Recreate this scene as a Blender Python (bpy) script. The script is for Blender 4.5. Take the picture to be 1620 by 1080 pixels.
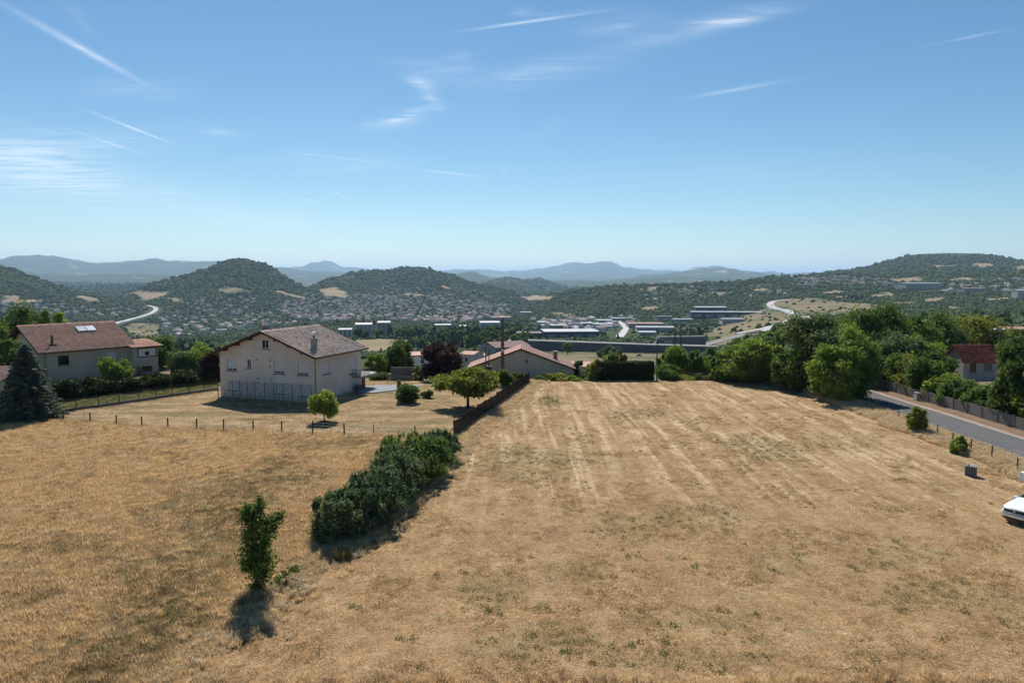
import bpy, math
import numpy as np
from mathutils import Vector, Matrix

R = math.radians
scene = bpy.context.scene
for o in list(bpy.data.objects):
    bpy.data.objects.remove(o)

# ------------------------------------------------------------------ camera
CZ = 16.0
FPX = 1080.0
PITCH = math.atan(100 / 1080)
CP, SP = math.cos(PITCH), math.sin(PITCH)
cam_data = bpy.data.cameras.new('camera')
cam = bpy.data.objects.new('camera', cam_data)
scene.collection.objects.link(cam)
cam.location = (0, 0, CZ)
cam.rotation_euler = (math.pi / 2 - PITCH, 0, 0)
cam_data.sensor_width = 36
cam_data.lens = 24
cam_data.clip_start = 0.5
cam_data.clip_end = 120000
scene.camera = cam

# ------------------------------------------------------------------ light
HAZE_D = 4.2e-5
SUN_AZ, SUN_EL = R(-10.5), R(47)
sun_vec = Vector((math.sin(SUN_AZ) * math.cos(SUN_EL), math.cos(SUN_AZ) * math.cos(SUN_EL), math.sin(SUN_EL)))
sl = bpy.data.lights.new('sun', 'SUN')
sl.energy = 5.0
sl.angle = R(0.53)
sl.color = (1.0, 0.955, 0.90)
sun = bpy.data.objects.new('sun', sl)
scene.collection.objects.link(sun)
sun.rotation_euler = (-sun_vec).to_track_quat('-Z', 'Y').to_euler()
sun.location = (0, 0, 200)

scene.view_settings.view_transform = 'Standard'
scene.view_settings.look = 'None'
scene.view_settings.exposure = 0.4
scene.view_settings.gamma = 1.0
scene.view_settings.use_curve_mapping = False
cy = scene.cycles
cy.use_denoising = True
cy.max_bounces = 5
cy.diffuse_bounces = 2
cy.glossy_bounces = 2
cy.transmission_bounces = 3
cy.transparent_max_bounces = 8
cy.volume_bounces = 1
cy.use_adaptive_sampling = True
cy.adaptive_threshold = 0.02
cy.sample_clamp_indirect = 4


# ------------------------------------------------------------------ pixel <-> world
def ray(u, v):
    a, b = u - 810.0, 540.0 - v
    return np.array([a, FPX * CP + b * SP, -FPX * SP + b * CP])


def at_depth(u, v, Y):
    r = ray(u, v)
    t = Y / r[1]
    return np.array([r[0] * t, Y, CZ + r[2] * t])


def project(x, y, z):
    dep = y * CP - (z - CZ) * SP
    up = y * SP + (z - CZ) * CP
    return 810 + FPX * x / dep, 540 - FPX * up / dep


# ------------------------------------------------------------------ shader helpers
def N(nt, typ, ins=None, **props):
    n = nt.nodes.new(typ)
    for k, v in props.items():
        setattr(n, k, v)
    for k, v in (ins or {}).items():
        s = n.inputs[k]
        if isinstance(v, bpy.types.NodeSocket):
            nt.links.new(v, s)
        else:
            s.default_value = v
    return n


def M(nt, op, a, b=None, c=None, clamp=False):
    n = nt.nodes.new('ShaderNodeMath')
    n.operation = op
    n.use_clamp = clamp
    for i, v in enumerate((a, b, c)):
        if v is None:
            continue
        if isinstance(v, bpy.types.NodeSocket):
            nt.links.new(v, n.inputs[i])
        else:
            n.inputs[i].default_value = v
    return n.outputs[0]


def ramp(nt, fac, stops, interp='LINEAR'):
    n = nt.nodes.new('ShaderNodeValToRGB')
    cr = n.color_ramp
    cr.interpolation = interp
    while len(cr.elements) < len(stops):
        cr.elements.new(0.5)
    for e, (p, c) in zip(cr.elements, stops):
        e.position = p
        e.color = (*c, 1) if len(c) == 3 else c
    nt.links.new(fac, n.inputs[0])
    return n.outputs[0]


def mixc(nt, fac, a, b, blend='MIX'):
    n = nt.nodes.new('ShaderNodeMix')
    n.data_type = 'RGBA'
    n.blend_type = blend
    for i, v in ((0, fac), (6, a), (7, b)):
        s = n.inputs[i]
        if isinstance(v, bpy.types.NodeSocket):
            nt.links.new(v, s)
        elif i == 0:
            s.default_value = v
        else:
            s.default_value = (*v, 1) if len(v) == 3 else v
    return n.outputs[2]


def noise(nt, vec, scale, detail=3, rough=0.55, dist=0.0, out=0):
    n = nt.nodes.new('ShaderNodeTexNoise')
    n.inputs['Scale'].default_value = scale
    n.inputs['Detail'].default_value = detail
    n.inputs['Roughness'].default_value = rough
    n.inputs['Distortion'].default_value = dist
    if vec is not None:
        nt.links.new(vec, n.inputs['Vector'])
    return n.outputs[out]


def sstep(nt, x, lo, hi):
    n = nt.nodes.new('ShaderNodeMapRange')
    n.interpolation_type = 'SMOOTHSTEP'
    nt.links.new(x, n.inputs[0])
    n.inputs[1].default_value = lo
    n.inputs[2].default_value = hi
    return n.outputs[0]


def attr(nt, name, out='Fac', kind='GEOMETRY'):
    n = nt.nodes.new('ShaderNodeAttribute')
    n.attribute_name = name
    n.attribute_type = kind
    return n.outputs[out]


def new_mat(name):
    m = bpy.data.materials.new(name)
    m.use_nodes = True
    nt = m.node_tree
    for n in list(nt.nodes):
        nt.nodes.remove(n)
    out = nt.nodes.new('ShaderNodeOutputMaterial')
    return m, nt, out


def finish(nt, out, color, rough=0.9, spec=0.2, bump=None, bump_d=0.02, metal=0.0, bump_s=0.6):
    p = nt.nodes.new('ShaderNodeBsdfPrincipled')
    for k, v in (('Base Color', color), ('Roughness', rough), ('Specular IOR Level', spec), ('Metallic', metal)):
        if isinstance(v, bpy.types.NodeSocket):
            nt.links.new(v, p.inputs[k])
        else:
            p.inputs[k].default_value = (*v, 1) if isinstance(v, tuple) else v
    if bump is not None:
        b = N(nt, 'ShaderNodeBump', {'Height': bump, 'Distance': bump_d, 'Strength': bump_s})
        nt.links.new(b.outputs[0], p.inputs['Normal'])
    nt.links.new(p.outputs[0], out.inputs[0])
    return p


def wpos(nt):
    return nt.nodes.new('ShaderNodeNewGeometry').outputs['Position']


def opos(nt):
    return nt.nodes.new('ShaderNodeTexCoord').outputs['Object']


MATS = {}


def plain(name, col, rough=0.85, var=0.18, scale=1.5, spec=0.2, metal=0.0, bump=0.0, bscale=30, orand=0.0):
    """matte colour with a little mottling and fine relief"""
    if name in MATS:
        return MATS[name]
    m, nt, out = new_mat(name)
    p = opos(nt)
    a = noise(nt, p, scale, 5, 0.6)
    b = noise(nt, p, scale * 9, 3, 0.6)
    f = M(nt, 'ADD', M(nt, 'MULTIPLY', a, 0.7), M(nt, 'MULTIPLY', b, 0.3))
    lo = tuple(c * (1 - var) for c in col)
    hi = tuple(min(1, c * (1 + var)) for c in col)
    c = ramp(nt, f, [(0.3, lo), (0.7, hi)])
    if orand:
        oi = nt.nodes.new('ShaderNodeObjectInfo').outputs['Random']
        c = mixc(nt, 1.0, c, ramp(nt, oi, [(0, (1 - orand,) * 3), (1, (1 + orand,) * 3)]), 'MULTIPLY')
    finish(nt, out, c, rough, spec, noise(nt, p, bscale, 3) if bump else None, bump, metal)
    MATS[name] = m
    return m


# ------------------------------------------------------------------ world: Nishita sky with cirrus and contrails
world = bpy.data.worlds.new('World')
scene.world = world
world.use_nodes = True
wt = world.node_tree
for n in list(wt.nodes):
    wt.nodes.remove(n)
w_out = wt.nodes.new('ShaderNodeOutputWorld')
sky = N(wt, 'ShaderNodeTexSky', sky_type='NISHITA', sun_disc=False, sun_elevation=SUN_EL, sun_rotation=SUN_AZ,
        altitude=700, air_density=1.0, dust_density=0.15, ozone_density=1.4)
SKY_STRENGTH = 0.068
wdir = wt.nodes.new('ShaderNodeTexCoord').outputs['Generated']
sx = N(wt, 'ShaderNodeSeparateXYZ', {0: wdir})
dz = M(wt, 'MAXIMUM', sx.outputs[2], 0.03)
cpx, cpy = M(wt, 'DIVIDE', sx.outputs[0], dz), M(wt, 'DIVIDE', sx.outputs[1], dz)
cplane = N(wt, 'ShaderNodeCombineXYZ', {0: cpx, 1: cpy}).outputs[0]
wn = wt.nodes.new('ShaderNodeTexNoise')
wn.inputs['Scale'].default_value = 2.6
wn.inputs['Detail'].default_value = 7
wn.inputs['Roughness'].default_value = 0.62
wn.inputs['Distortion'].default_value = 0.5
fib_a, fib_b = ray(700, 150), ray(1300, 0)
fib_d = np.array([fib_b[0] / fib_b[2] - fib_a[0] / fib_a[2], fib_b[1] / fib_b[2] - fib_a[1] / fib_a[2]])
fib_m = N(wt, 'ShaderNodeMapping', {0: cplane, 'Rotation': (0, 0, -math.atan2(fib_d[1], fib_d[0])), 'Scale': (0.55, 2.6, 1)}).outputs[0]
wt.links.new(fib_m, wn.inputs['Vector'])
wn_tex = sstep(wt, wn.outputs[0], 0.26, 0.80)
# the same noise frays the streaks' edges
fray_v = N(wt, 'ShaderNodeVectorMath', {0: wn.outputs[1], 1: (0.5, 0.5, 0.5)}, operation='SUBTRACT').outputs[0]
fray_v = N(wt, 'ShaderNodeVectorMath', {0: fray_v, 3: 0.14}, operation='SCALE').outputs[0]
cp_f = N(wt, 'ShaderNodeVectorMath', {0: cplane, 1: fray_v}, operation='ADD').outputs[0]


def sky_xy(u, v):
    r = ray(u, v)
    return np.array([r[0] / r[2], r[1] / r[2]])


sky_acc = {0: None, 1: None}


def streak(p0, p1, half_px, amount, fray=0.5, which=None, fade=0.12):
    """a straight streak high in the sky between two directions: a long soft ellipse on the cirrus plane"""
    A, B = sky_xy(*p0), sky_xy(*p1)
    d = B - A
    L = np.linalg.norm(d)
    d /= L
    nrm = np.array([-d[1], d[0]])
    mid = ((p0[0] + p1[0]) / 2, (p0[1] + p1[1]) / 2)
    pd = np.array([p1[0] - p0[0], p1[1] - p0[1]], float)
    pd /= np.linalg.norm(pd)
    q = sky_xy(mid[0] - pd[1] * half_px, mid[1] + pd[0] * half_px)
    hw = abs(np.dot(q - sky_xy(*mid), nrm)) + 1e-4
    c = (A + B) / 2
    soft = fray > 0.65
    mp = N(wt, 'ShaderNodeMapping', {0: cp_f if soft else cplane, 'Location': (float(c[0]), float(c[1]), 0), 'Rotation': (0, 0, math.atan2(d[1], d[0])),
                                    'Scale': (float(L * .56), float(hw * (2.2 if soft else 1.2)), 1)}, vector_type='TEXTURE')
    g = N(wt, 'ShaderNodeTexGradient', {0: mp.outputs[0]}, gradient_type='QUADRATIC_SPHERE').outputs[1]
    k = 1 if soft else 0
    prev = sky_acc[k]
    n = wt.nodes.new('ShaderNodeMath')
    n.operation = 'MULTIPLY_ADD'
    wt.links.new(g, n.inputs[0])
    n.inputs[1].default_value = amount * (2.1 if soft else 1.6)
    if prev is None:
        n.inputs[2].default_value = 0.0
    else:
        wt.links.new(prev, n.inputs[2])
    sky_acc[k] = n.outputs[0]


streaks = [
    streak((-60, -30), (262, 152), 9, 0.34, 0.6, fade=0.2),
    streak((95, 158), (285, 232), 3.2, 0.30, 0.45, fade=0.3),
    streak((190, 196), (275, 228), 2.2, 0.22, 0.3, fade=0.3),
    streak((70, 192), (262, 256), 3.0, 0.20, 0.5, fade=0.3),
    streak((685, 56), (1010, 10), 4, 0.34, 0.45, fade=0.2),
    streak((1040, 164), (1300, 118), 5, 0.20, 0.5, fade=0.3),
    streak((1440, 78), (1640, 38), 3.5, 0.14, 0.4, fade=0.3),
    streak((610, 262), (795, 284), 3.0, 0.26, 0.4, fade=0.25),
    streak((420, 236), (640, 262), 2.4, 0.16, 0.4, fade=0.3),
    streak((490, 286), (572, 324), 1.8, 0.26, 0.3, fade=0.25),
    streak((428, 300), (535, 330), 1.8, 0.24, 0.3, fade=0.25),
    streak((470, 320), (510, 333), 1.5, 0.20, 0.3, fade=0.25),
    # soft cirrus
    streak((560, 214), (720, 160), 12, 0.30, 0.9),
    streak((640, 130), (760, 90), 26, 0.22, 1.0),
    streak((655, 120), (705, 185), 10, 0.30, 0.8),
    streak((700, 150), (1120, 60), 16, 0.20, 0.9, fade=0.3),
    streak((960, 82), (1330, -14), 13, 0.32, 0.75, fade=0.3),
    streak((880, 60), (1100, 20), 16, 0.16, 0.9, fade=0.3),
    streak((800, 24), (850, 10), 7, 0.26, 0.7, fade=0.3),
    streak((-80, 160), (130, 330), 60, 0.34, 0.95, fade=0.3),
    streak((-60, 250), (150, 250), 26, 0.22, 0.9, fade=0.3),
    streak((120, 160), (330, 120), 22, 0.13, 0.9, fade=0.3),
    streak((310, 190), (380, 222), 8, 0.14, 0.8, fade=0.3),
    streak((380, 260), (700, 245), 12, 0.12, 0.9, fade=0.35),
    streak((440, 280), (680, 252), 6, 0.14, 0.8, fade=0.35),
    streak((200, 306), (310, 300), 8, 0.12, 0.8, fade=0.35),
    streak((-100, 390), (460, 380), 10, 0.10, 0.7, fade=0.3),
    streak((-100, 350), (900, 352), 14, 0.08, 0.7, fade=0.3),
    streak((-120, 215), (160, 260), 40, 0.22, 0.95),
    streak((-420, 250), (330, 250), 150, 0.16, 0.95),
    streak((-300, 330), (500, 340), 50, 0.10, 0.95),
    streak((640, 112), (700, 150), 9, 0.24, 0.8),
    streak((690, 100), (760, 76), 8, 0.22, 0.8),
    streak((600, 200), (690, 165), 5, 0.30, 0.8),
    streak((720, 140), (930, 92), 9, 0.20, 0.9),
    streak((1060, 56), (1300, 4), 7, 0.34, 0.7),
    streak((780, 34), (1000, 4), 4, 0.14, 0.8),
    streak((90, -20), (150, 70), 10, 0.12, 0.9),
    streak((790, 274), (806, 266), 3, 0.22, 0.3),
    streak((820, 230), (920, 170), 10, 0.07, 0.9),
    streak((1000, 300), (1500, 250), 26, 0.05, 0.9),
]
hard = M(wt, 'MULTIPLY', sky_acc[0], M(wt, 'MULTIPLY_ADD', wn_tex, 0.55, 0.5))
cl = M(wt, 'MINIMUM', M(wt, 'MULTIPLY_ADD', M(wt, 'MULTIPLY', sky_acc[1], 0.72), wn_tex, hard), 0.42)
sky_s = N(wt, 'ShaderNodeSeparateColor', {0: sky.outputs[0]})
# a little more contrast between zenith blue and horizon, per channel
sky_p = [M(wt, 'MULTIPLY', M(wt, 'POWER', M(wt, 'MULTIPLY', sky_s.outputs[i], SKY_STRENGTH), e_), g_ / SKY_STRENGTH) for i, (e_, g_) in enumerate(((1.30, 1.13), (1.10, 1.11), (0.97, 1.06)))]
sky_col = N(wt, 'ShaderNodeCombineColor', {0: sky_p[0], 1: sky_p[1], 2: sky_p[2]}).outputs[0]
sky_c = mixc(wt, cl, sky_col, (13.0, 13.6, 14.0))
bg = N(wt, 'ShaderNodeBackground', {0: sky_c, 1: SKY_STRENGTH})
wt.links.new(bg.outputs[0], w_out.inputs[0])
world.cycles.sampling_method = 'MANUAL'
world.cycles.sample_map_resolution = 256


# ------------------------------------------------------------------ numeric noise
def _hash(ix, iy, seed):
    h = ix * np.uint32(374761393) + iy * np.uint32(668265263) + np.uint32((seed * 974634777) & 0xFFFFFFFF)
    h = (h ^ (h >> np.uint32(13))) * np.uint32(1274126177)
    return ((h ^ (h >> np.uint32(16))) & np.uint32(0xFFFF)) * (1 / 65535.0)


def vnoise(x, y, seed=0):
    ix, iy = np.floor(x), np.floor(y)
    fx, fy = x - ix, y - iy
    fx, fy = fx * fx * (3 - 2 * fx), fy * fy * (3 - 2 * fy)
    ix, iy = (np.atleast_1d(q).astype(np.int64).astype(np.uint32).reshape(np.shape(q)) for q in (ix, iy))
    ix, iy = np.asarray(ix), np.asarray(iy)
    one = np.uint32(1)
    with np.errstate(over='ignore'):
        a, b = _hash(ix, iy, seed), _hash(ix + one, iy, seed)
        c, d = _hash(ix, iy + one, seed), _hash(ix + one, iy + one, seed)
    return (a + (b - a) * fx) * (1 - fy) + (c + (d - c) * fx) * fy - 0.5


def fbm(x, y, seed=0, oct=4):
    r, a = 0, 1.0
    for i in range(oct):
        r = r + a * vnoise(x, y, seed + i)
        x, y, a = x * 2.03 + 11.3, y * 2.03 + 5.7, a * 0.5
    return r


# ------------------------------------------------------------------ terrain height
PROF_L = [(0, 0), (125, 0), (160, -4), (250, -15), (400, -32), (630, -52), (1000, -78), (1400, -100), (1800, -112), (2400, -118), (3200, -110), (5000, -90), (8000, -50), (20000, 0), (60000, 0)]
PROF_C = [(0, 0), (106, 0), (118, -2.5), (135, -4.5), (200, -12), (250, -16), (400, -32), (560, -46), (600, -46.5), (660, -46.5), (800, -50), (1000, -59), (1400, -75), (1800, -85), (2200, -94), (2600, -100), (3200, -97), (5000, -85), (8000, -55), (20000, 0), (60000, 0)]
PROF_R = [(0, 0), (105, 0), (115, -1.5), (150, -4.5), (250, -10), (500, -20), (900, -34), (1500, -42), (2200, -32), (3000, 0), (5000, 10), (8000, 0), (20000, 0), (60000, 0)]
# ridges: depth, front width, back width, skyline in the photograph
RIDGES = [
    (24000, 5000, 5000, [(-700, 424), (300, 424), (430, 424), (480, 423), (496, 415.5), (526, 416), (545, 424), (600, 429), (690, 429), (760, 428), (800, 430), (860, 426), (888, 420), (905, 416.5), (922, 418.5), (936, 416), (952, 412.5), (966, 416), (985, 423), (1010, 427), (1040, 429), (1080, 429), (1098, 421.5), (1112, 423), (1130, 420.5), (1160, 427), (1210, 432), (1300, 434), (1620, 432), (2300, 430)]),
    (14000, 3000, 4000, [(-700, 408), (-100, 412), (0, 411), (25, 406), (75, 406), (92, 404.5), (120, 412), (160, 415), (200, 415), (228, 411), (250, 408.5), (275, 412.5), (345, 415), (420, 424), (600, 437), (760, 444), (1600, 444), (2300, 440)]),
    (13000, 2200, 3000, [(-700, 470), (400, 470), (430, 446), (470, 436), (500, 433), (530, 434), (560, 444), (600, 460), (930, 460), (980, 442), (1040, 435), (1090, 431), (1115, 426.5), (1140, 425), (1165, 428), (1200, 432), (1240, 440), (1320, 460), (2300, 470)]),
    (9000, 1800, 2500, [(-700, 430), (0, 431), (60, 433), (120, 435), (240, 434), (345, 437), (420, 450), (600, 470), (650, 452), (700, 440), (735, 431), (752, 431), (775, 439), (830, 446), (960, 446), (1040, 440), (1140, 441), (1240, 450), (1400, 470), (2300, 470)]),
    (6500, 1200, 1800, [(-700, 446), (60, 446), (340, 447), (430, 455), (640, 470), (690, 462), (760, 448), (785, 441), (803, 437.5), (822, 442), (838, 443), (852, 439), (868, 444), (890, 452), (930, 460), (1000, 480), (2300, 480)]),
    (4600, 1000, 1200, [(-700, 450), (0, 452), (120, 452), (240, 450), (330, 452), (400, 462), (480, 470), (600, 500), (760, 470), (830, 462), (880, 463), (930, 470), (1000, 500), (2300, 500)]),
    (2500, 620, 800, [(-700, 405), (-150, 412), (0, 422), (25, 426), (45, 434), (75, 445), (110, 456), (160, 468), (220, 482), (320, 510), (2300, 560)]),
    (3000, 620, 800, [(-700, 560), (120, 500), (200, 464), (250, 447), (300, 435), (335, 424), (360, 413), (380, 410), (400, 412), (425, 419), (445, 430), (465, 445), (485, 455), (520, 466), (570, 478), (640, 500), (2300, 560)]),
    (3700, 750, 900, [(-700, 560), (400, 510), (450, 472), (490, 455), (520, 441), (560, 431), (590, 428), (620, 427), (640, 423.5), (668, 423.5), (690, 429), (720, 438), (745, 446), (790, 455), (840, 468), (900, 485), (1000, 520), (2300, 560)]),
    (2500, 650, 1500, [(-700, 560), (740, 520), (800, 494), (850, 478), (880, 467), (920, 458), (960, 453), (1010, 451), (1080, 449), (1140, 447), (1180, 443), (1230, 438), (1300, 436), (1400, 434), (1700, 430), (2300, 430)]),
    (4200, 900, 1500, [(-700, 560), (1100, 480), (1180, 450), (1260, 437), (1330, 429), (1370, 424), (1400, 415), (1425, 408), (1450, 403.5), (1490, 402), (1540, 403), (1580, 408), (1620, 415), (1700, 425), (1900, 432), (2300, 440)]),
]
_near_amp = 0.10


def T(x, y):
    x = np.asarray(x, float)
    y = np.asarray(y, float)
    yy = np.maximum(y, 40.0)
    u = 810 + FPX * x / yy
    zl = np.interp(yy, *zip(*PROF_L))
    zc = np.interp(yy, *zip(*PROF_C))
    zr = np.interp(yy, *zip(*PROF_R))
    sm = lambda t: np.clip(t, 0, 1) ** 2 * (3 - 2 * np.clip(t, 0, 1))
    a = sm((u - 300) / 250)
    b = sm((u - 1080) / 240)
    z = zl * (1 - a) + zc * a
    z = z * (1 - b) + zr * b
    far = np.clip((yy - 500) / 2500, 0, 1)
    if np.max(far) > 0:
        z = z + far * 16 * fbm(x / 420, y / 420, 3, 3) + far * 5 * fbm(x / 90, y / 90, 9, 2)
    shp = z.shape
    z, xf, yf, uf = np.atleast_1d(z).ravel().copy(), np.atleast_1d(x).ravel(), np.atleast_1d(yy).ravel(), np.atleast_1d(u).ravel()
    for i, (D, wf, wb, sky_) in enumerate(RIDGES if np.max(yf) > 700 else []):
        q = np.nonzero((yf > 0.9 * D - 2.8 * wf) & (yf < 1.1 * D + 2.8 * wb))[0]
        if not len(q):
            continue
        xq, yq, uq, zq = xf[q], yf[q], uf[q], z[q]
        su, sv = zip(*sky_)
        v = np.interp(uq + (6 if D < 5000 else 3) * fbm(xq / 160, yq / 160, 40 + i, 2), su, sv)
        Dv = D * (1 + 0.10 * fbm(uq / 210, uq * 0 + i * 3.1, 60 + i, 2))
        zt = CZ + (440 - v) / 1080 * D
        w = np.where(yq < Dv, wf, wb)
        g = np.exp(-((yq - Dv) / w) ** 2)
        spur = 1 + 0.10 * fbm(xq / (0.07 * D), yq / (0.07 * D), 80 + i, 3)
        base_far = np.minimum(zq, zt)
        h = base_far + (zt - base_far) * np.clip(g * (1 - (1 - g) * (1 - spur)), 0, 1.0)
        h = h + (0.0022 if D < 8000 else 0.0055) * D * fbm(xq / (0.02 * D), yq / (0.02 * D), 120 + i, 2) * g * (zt > zq)
        z[q] = np.where(zt > zq, np.maximum(zq, h), zq)
    z = z.reshape(shp)
    near = np.clip((160 - yy) / 40, 0, 1)
    if np.min(yy) < 160:
        z = z + near * _near_amp * fbm(x / 8, y / 8, 21, 2)
    return z


# first point of the terrain seen through each pixel
_HU = np.arange(-40, 1661, 6.0)
_HY = np.exp(np.linspace(math.log(20), math.log(45000), 1000))
_hx = (_HU[:, None] - 810) / FPX * _HY[None, :]
_hz = T(_hx, np.repeat(_HY[None, :], len(_HU), 0))
_hv = project(_hx, _HY[None, :], _hz)[1]
_hm = np.minimum.accumulate(_hv, axis=1)


def hit(u, v):
    i = int(np.clip(round((u + 40) / 6), 0, len(_HU) - 1))
    j = int(np.searchsorted(-_hm[i], -v))
    if j >= len(_HY):
        return None
    p = at_depth(u, v, _HY[j])
    if 0 < j:
        v1, v0 = _hm[i, j], _hm[i, j - 1]
        t = 0 if v0 == v1 else (v0 - v) / (v0 - v1)
        Y = _HY[j - 1] + (_HY[j] - _HY[j - 1]) * float(np.clip(t, 0, 1))
        p = at_depth(u, v, Y)
    p[2] = float(T(p[0], p[1]))
    return p


def ground(u, v):
    r = ray(u, v)
    z = 0.0
    for _ in range(6):
        t = (z - CZ) / r[2]
        x, y = r[0] * t, r[1] * t
        z = float(T(x, y))
    return np.array([x, y, z])


# ------------------------------------------------------------------ mesh helpers
COL = scene.collection


def link(o):
    COL.objects.link(o)
    return o


def tag(o, label=None, cat=None, group=None, kind=None):
    for k, v in (('label', label), ('category', cat), ('group', group), ('kind', kind)):
        if v:
            o[k] = v
    return o


def empty(name, loc=(0, 0, 0), rz=0.0):
    o = bpy.data.objects.new(name, None)
    o.location = tuple(float(c) for c in loc)
    o.rotation_euler = (0, 0, rz)
    o.empty_display_size = 0.5
    return link(o)


def np_mesh(name, verts, faces, mat=None, smooth=False):
    """verts (n,3), faces (m,k) of one arity"""
    me = bpy.data.meshes.new(name)
    verts = np.asarray(verts, np.float32)
    faces = np.asarray(faces, np.int32)
    k = faces.shape[1]
    me.vertices.add(len(verts))
    me.vertices.foreach_set('co', verts.ravel())
    me.loops.add(faces.size)
    me.loops.foreach_set('vertex_index', faces.ravel())
    me.polygons.add(len(faces))
    me.polygons.foreach_set('loop_start', np.arange(0, faces.size, k, dtype=np.int32))
    me.polygons.foreach_set('loop_total', np.full(len(faces), k, np.int32))
    me.update(calc_edges=True)
    if smooth:
        me.polygons.foreach_set('use_smooth', np.ones(len(faces), bool))
    if mat:
        me.materials.append(mat)
    return me


def add_obj(name, me, parent=None):
    o = bpy.data.objects.new(name, me)
    if parent is not None:
        o.parent = parent
    return link(o)


def set_attr(me, name, vals):
    a = me.attributes.new(name, 'FLOAT', 'POINT')
    a.data.foreach_set('value', np.asarray(vals, np.float32).ravel())


class MB:
    """collects simple solids into one mesh"""
    def __init__(s):
        s.v, s.f, s.m = [], [], []

    def add(s, vs, fs, mi=0):
        o = len(s.v)
        s.v += [tuple(float(c) for c in p) for p in vs]
        s.f += [tuple(i + o for i in f) for f in fs]
        s.m += [mi] * len(fs)
        return s

    def box(s, x0, x1, y0, y1, z0, z1, mi=0):
        return s.add([(x0, y0, z0), (x1, y0, z0), (x1, y1, z0), (x0, y1, z0), (x0, y0, z1), (x1, y0, z1), (x1, y1, z1), (x0, y1, z1)],
                     [(0, 3, 2, 1), (4, 5, 6, 7), (0, 1, 5, 4), (1, 2, 6, 5), (2, 3, 7, 6), (3, 0, 4, 7)], mi)

    def hexa(s, b, t, mi=0):
        """b, t: four points each, bottom and top"""
        return s.add(list(b) + list(t), [(3, 2, 1, 0), (4, 5, 6, 7), (0, 1, 5, 4), (1, 2, 6, 5), (2, 3, 7, 6), (3, 0, 4, 7)], mi)

    def tube(s, p0, p1, r0, r1=None, n=6, mi=0, cap=True):
        r1 = r0 if r1 is None else r1
        p0, p1 = Vector(p0), Vector(p1)
        d = (p1 - p0).normalized()
        a = d.orthogonal().normalized()
        b = d.cross(a)
        vs = []
        for p, r in ((p0, r0), (p1, r1)):
            for i in range(n):
                t = 2 * math.pi * i / n
                vs.append(p + a * (r * math.cos(t)) + b * (r * math.sin(t)))
        fs = [(i, (i + 1) % n, n + (i + 1) % n, n + i) for i in range(n)]
        if cap:
            fs += [tuple(range(n - 1, -1, -1)), tuple(range(n, 2 * n))]
        return s.add(vs, fs, mi)

    def slab(s, poly, n, th, mi=0):
        """flat polygon (3-D points) thickened by th along n"""
        n = Vector(n).normalized() * th
        k = len(poly)
        top = [Vector(p) for p in poly]
        bot = [p - n for p in top]
        return s.add(top + bot, [tuple(range(k)), tuple(range(2 * k - 1, k - 1, -1))] + [(i, k + i, k + (i + 1) % k, (i + 1) % k) for i in range(k)], mi)

    def build(s, name, mats, parent=None, smooth=False):
        me = bpy.data.meshes.new(name)
        me.from_pydata(s.v, [], s.f)
        for m in (mats if isinstance(mats, (list, tuple)) else [mats]):
            me.materials.append(m)
        me.polygons.foreach_set('material_index', s.m)
        if smooth:
            me.polygons.foreach_set('use_smooth', [True] * len(s.f))
        me.update()
        return add_obj(name, me, parent)


def copy_tree(o, parent=None):
    c = o.copy()
    link(c)
    if parent is not None:
        c.parent = parent
    for ch in list(o.children):
        copy_tree(ch, c)
    return c


def in_poly(px, py, poly):
    px, py = np.asarray(px, float), np.asarray(py, float)
    r = np.zeros(px.shape, bool)
    n = len(poly)
    for i in range(n):
        x0, y0 = poly[i][0], poly[i][1]
        x1, y1 = poly[(i + 1) % n][0], poly[(i + 1) % n][1]
        c = ((y0 > py) != (y1 > py)) & (px < (x1 - x0) * (py - y0) / (y1 - y0 + 1e-9) + x0)
        r ^= c
    return r


def px_poly(pts):
    """photograph outline laid on the terrain, as world x, y"""
    out = []
    for u, v in pts:
        h = hit(u, v)
        if h is not None:
            out.append((h[0], h[1]))
    return out

# ------------------------------------------------------------------ lie of the land
EDGE_PX = [(150, 1140), (232, 1080), (408, 940), (500, 862), (640, 748), (722, 690), (835, 605)]
_e = np.array([ground(*p)[:2] for p in EDGE_PX])
_ey = np.concatenate([[-30], _e[:, 1], [130]])
_ex = np.concatenate([[_e[0, 0] - 1], _e[:, 0], [_e[-1, 0] + 2]])


def edge_x(y):
    return np.interp(y, _ey, _ex)


POST_PX = [(100, 667), (143, 670), (184, 673), (225, 677), (266, 679), (311, 681), (354, 682.5), (401, 683), (446, 684), (495, 686.5), (545, 689), (591, 690), (657, 693)]
POSTS = np.array([ground(*p)[:2] for p in POST_PX])


def post_y(x):
    o = np.argsort(POSTS[:, 0])
    xs, ys = POSTS[o, 0], POSTS[o, 1]
    sl_ = (ys[1] - ys[0]) / (xs[1] - xs[0])
    y = np.interp(x, xs, ys)
    return np.where(x < xs[0], ys[0] + (x - xs[0]) * -0.12, y)


ROAD_X0, ROAD_X1 = 45.2, 50.6
FIELD_R = 43.6

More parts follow.
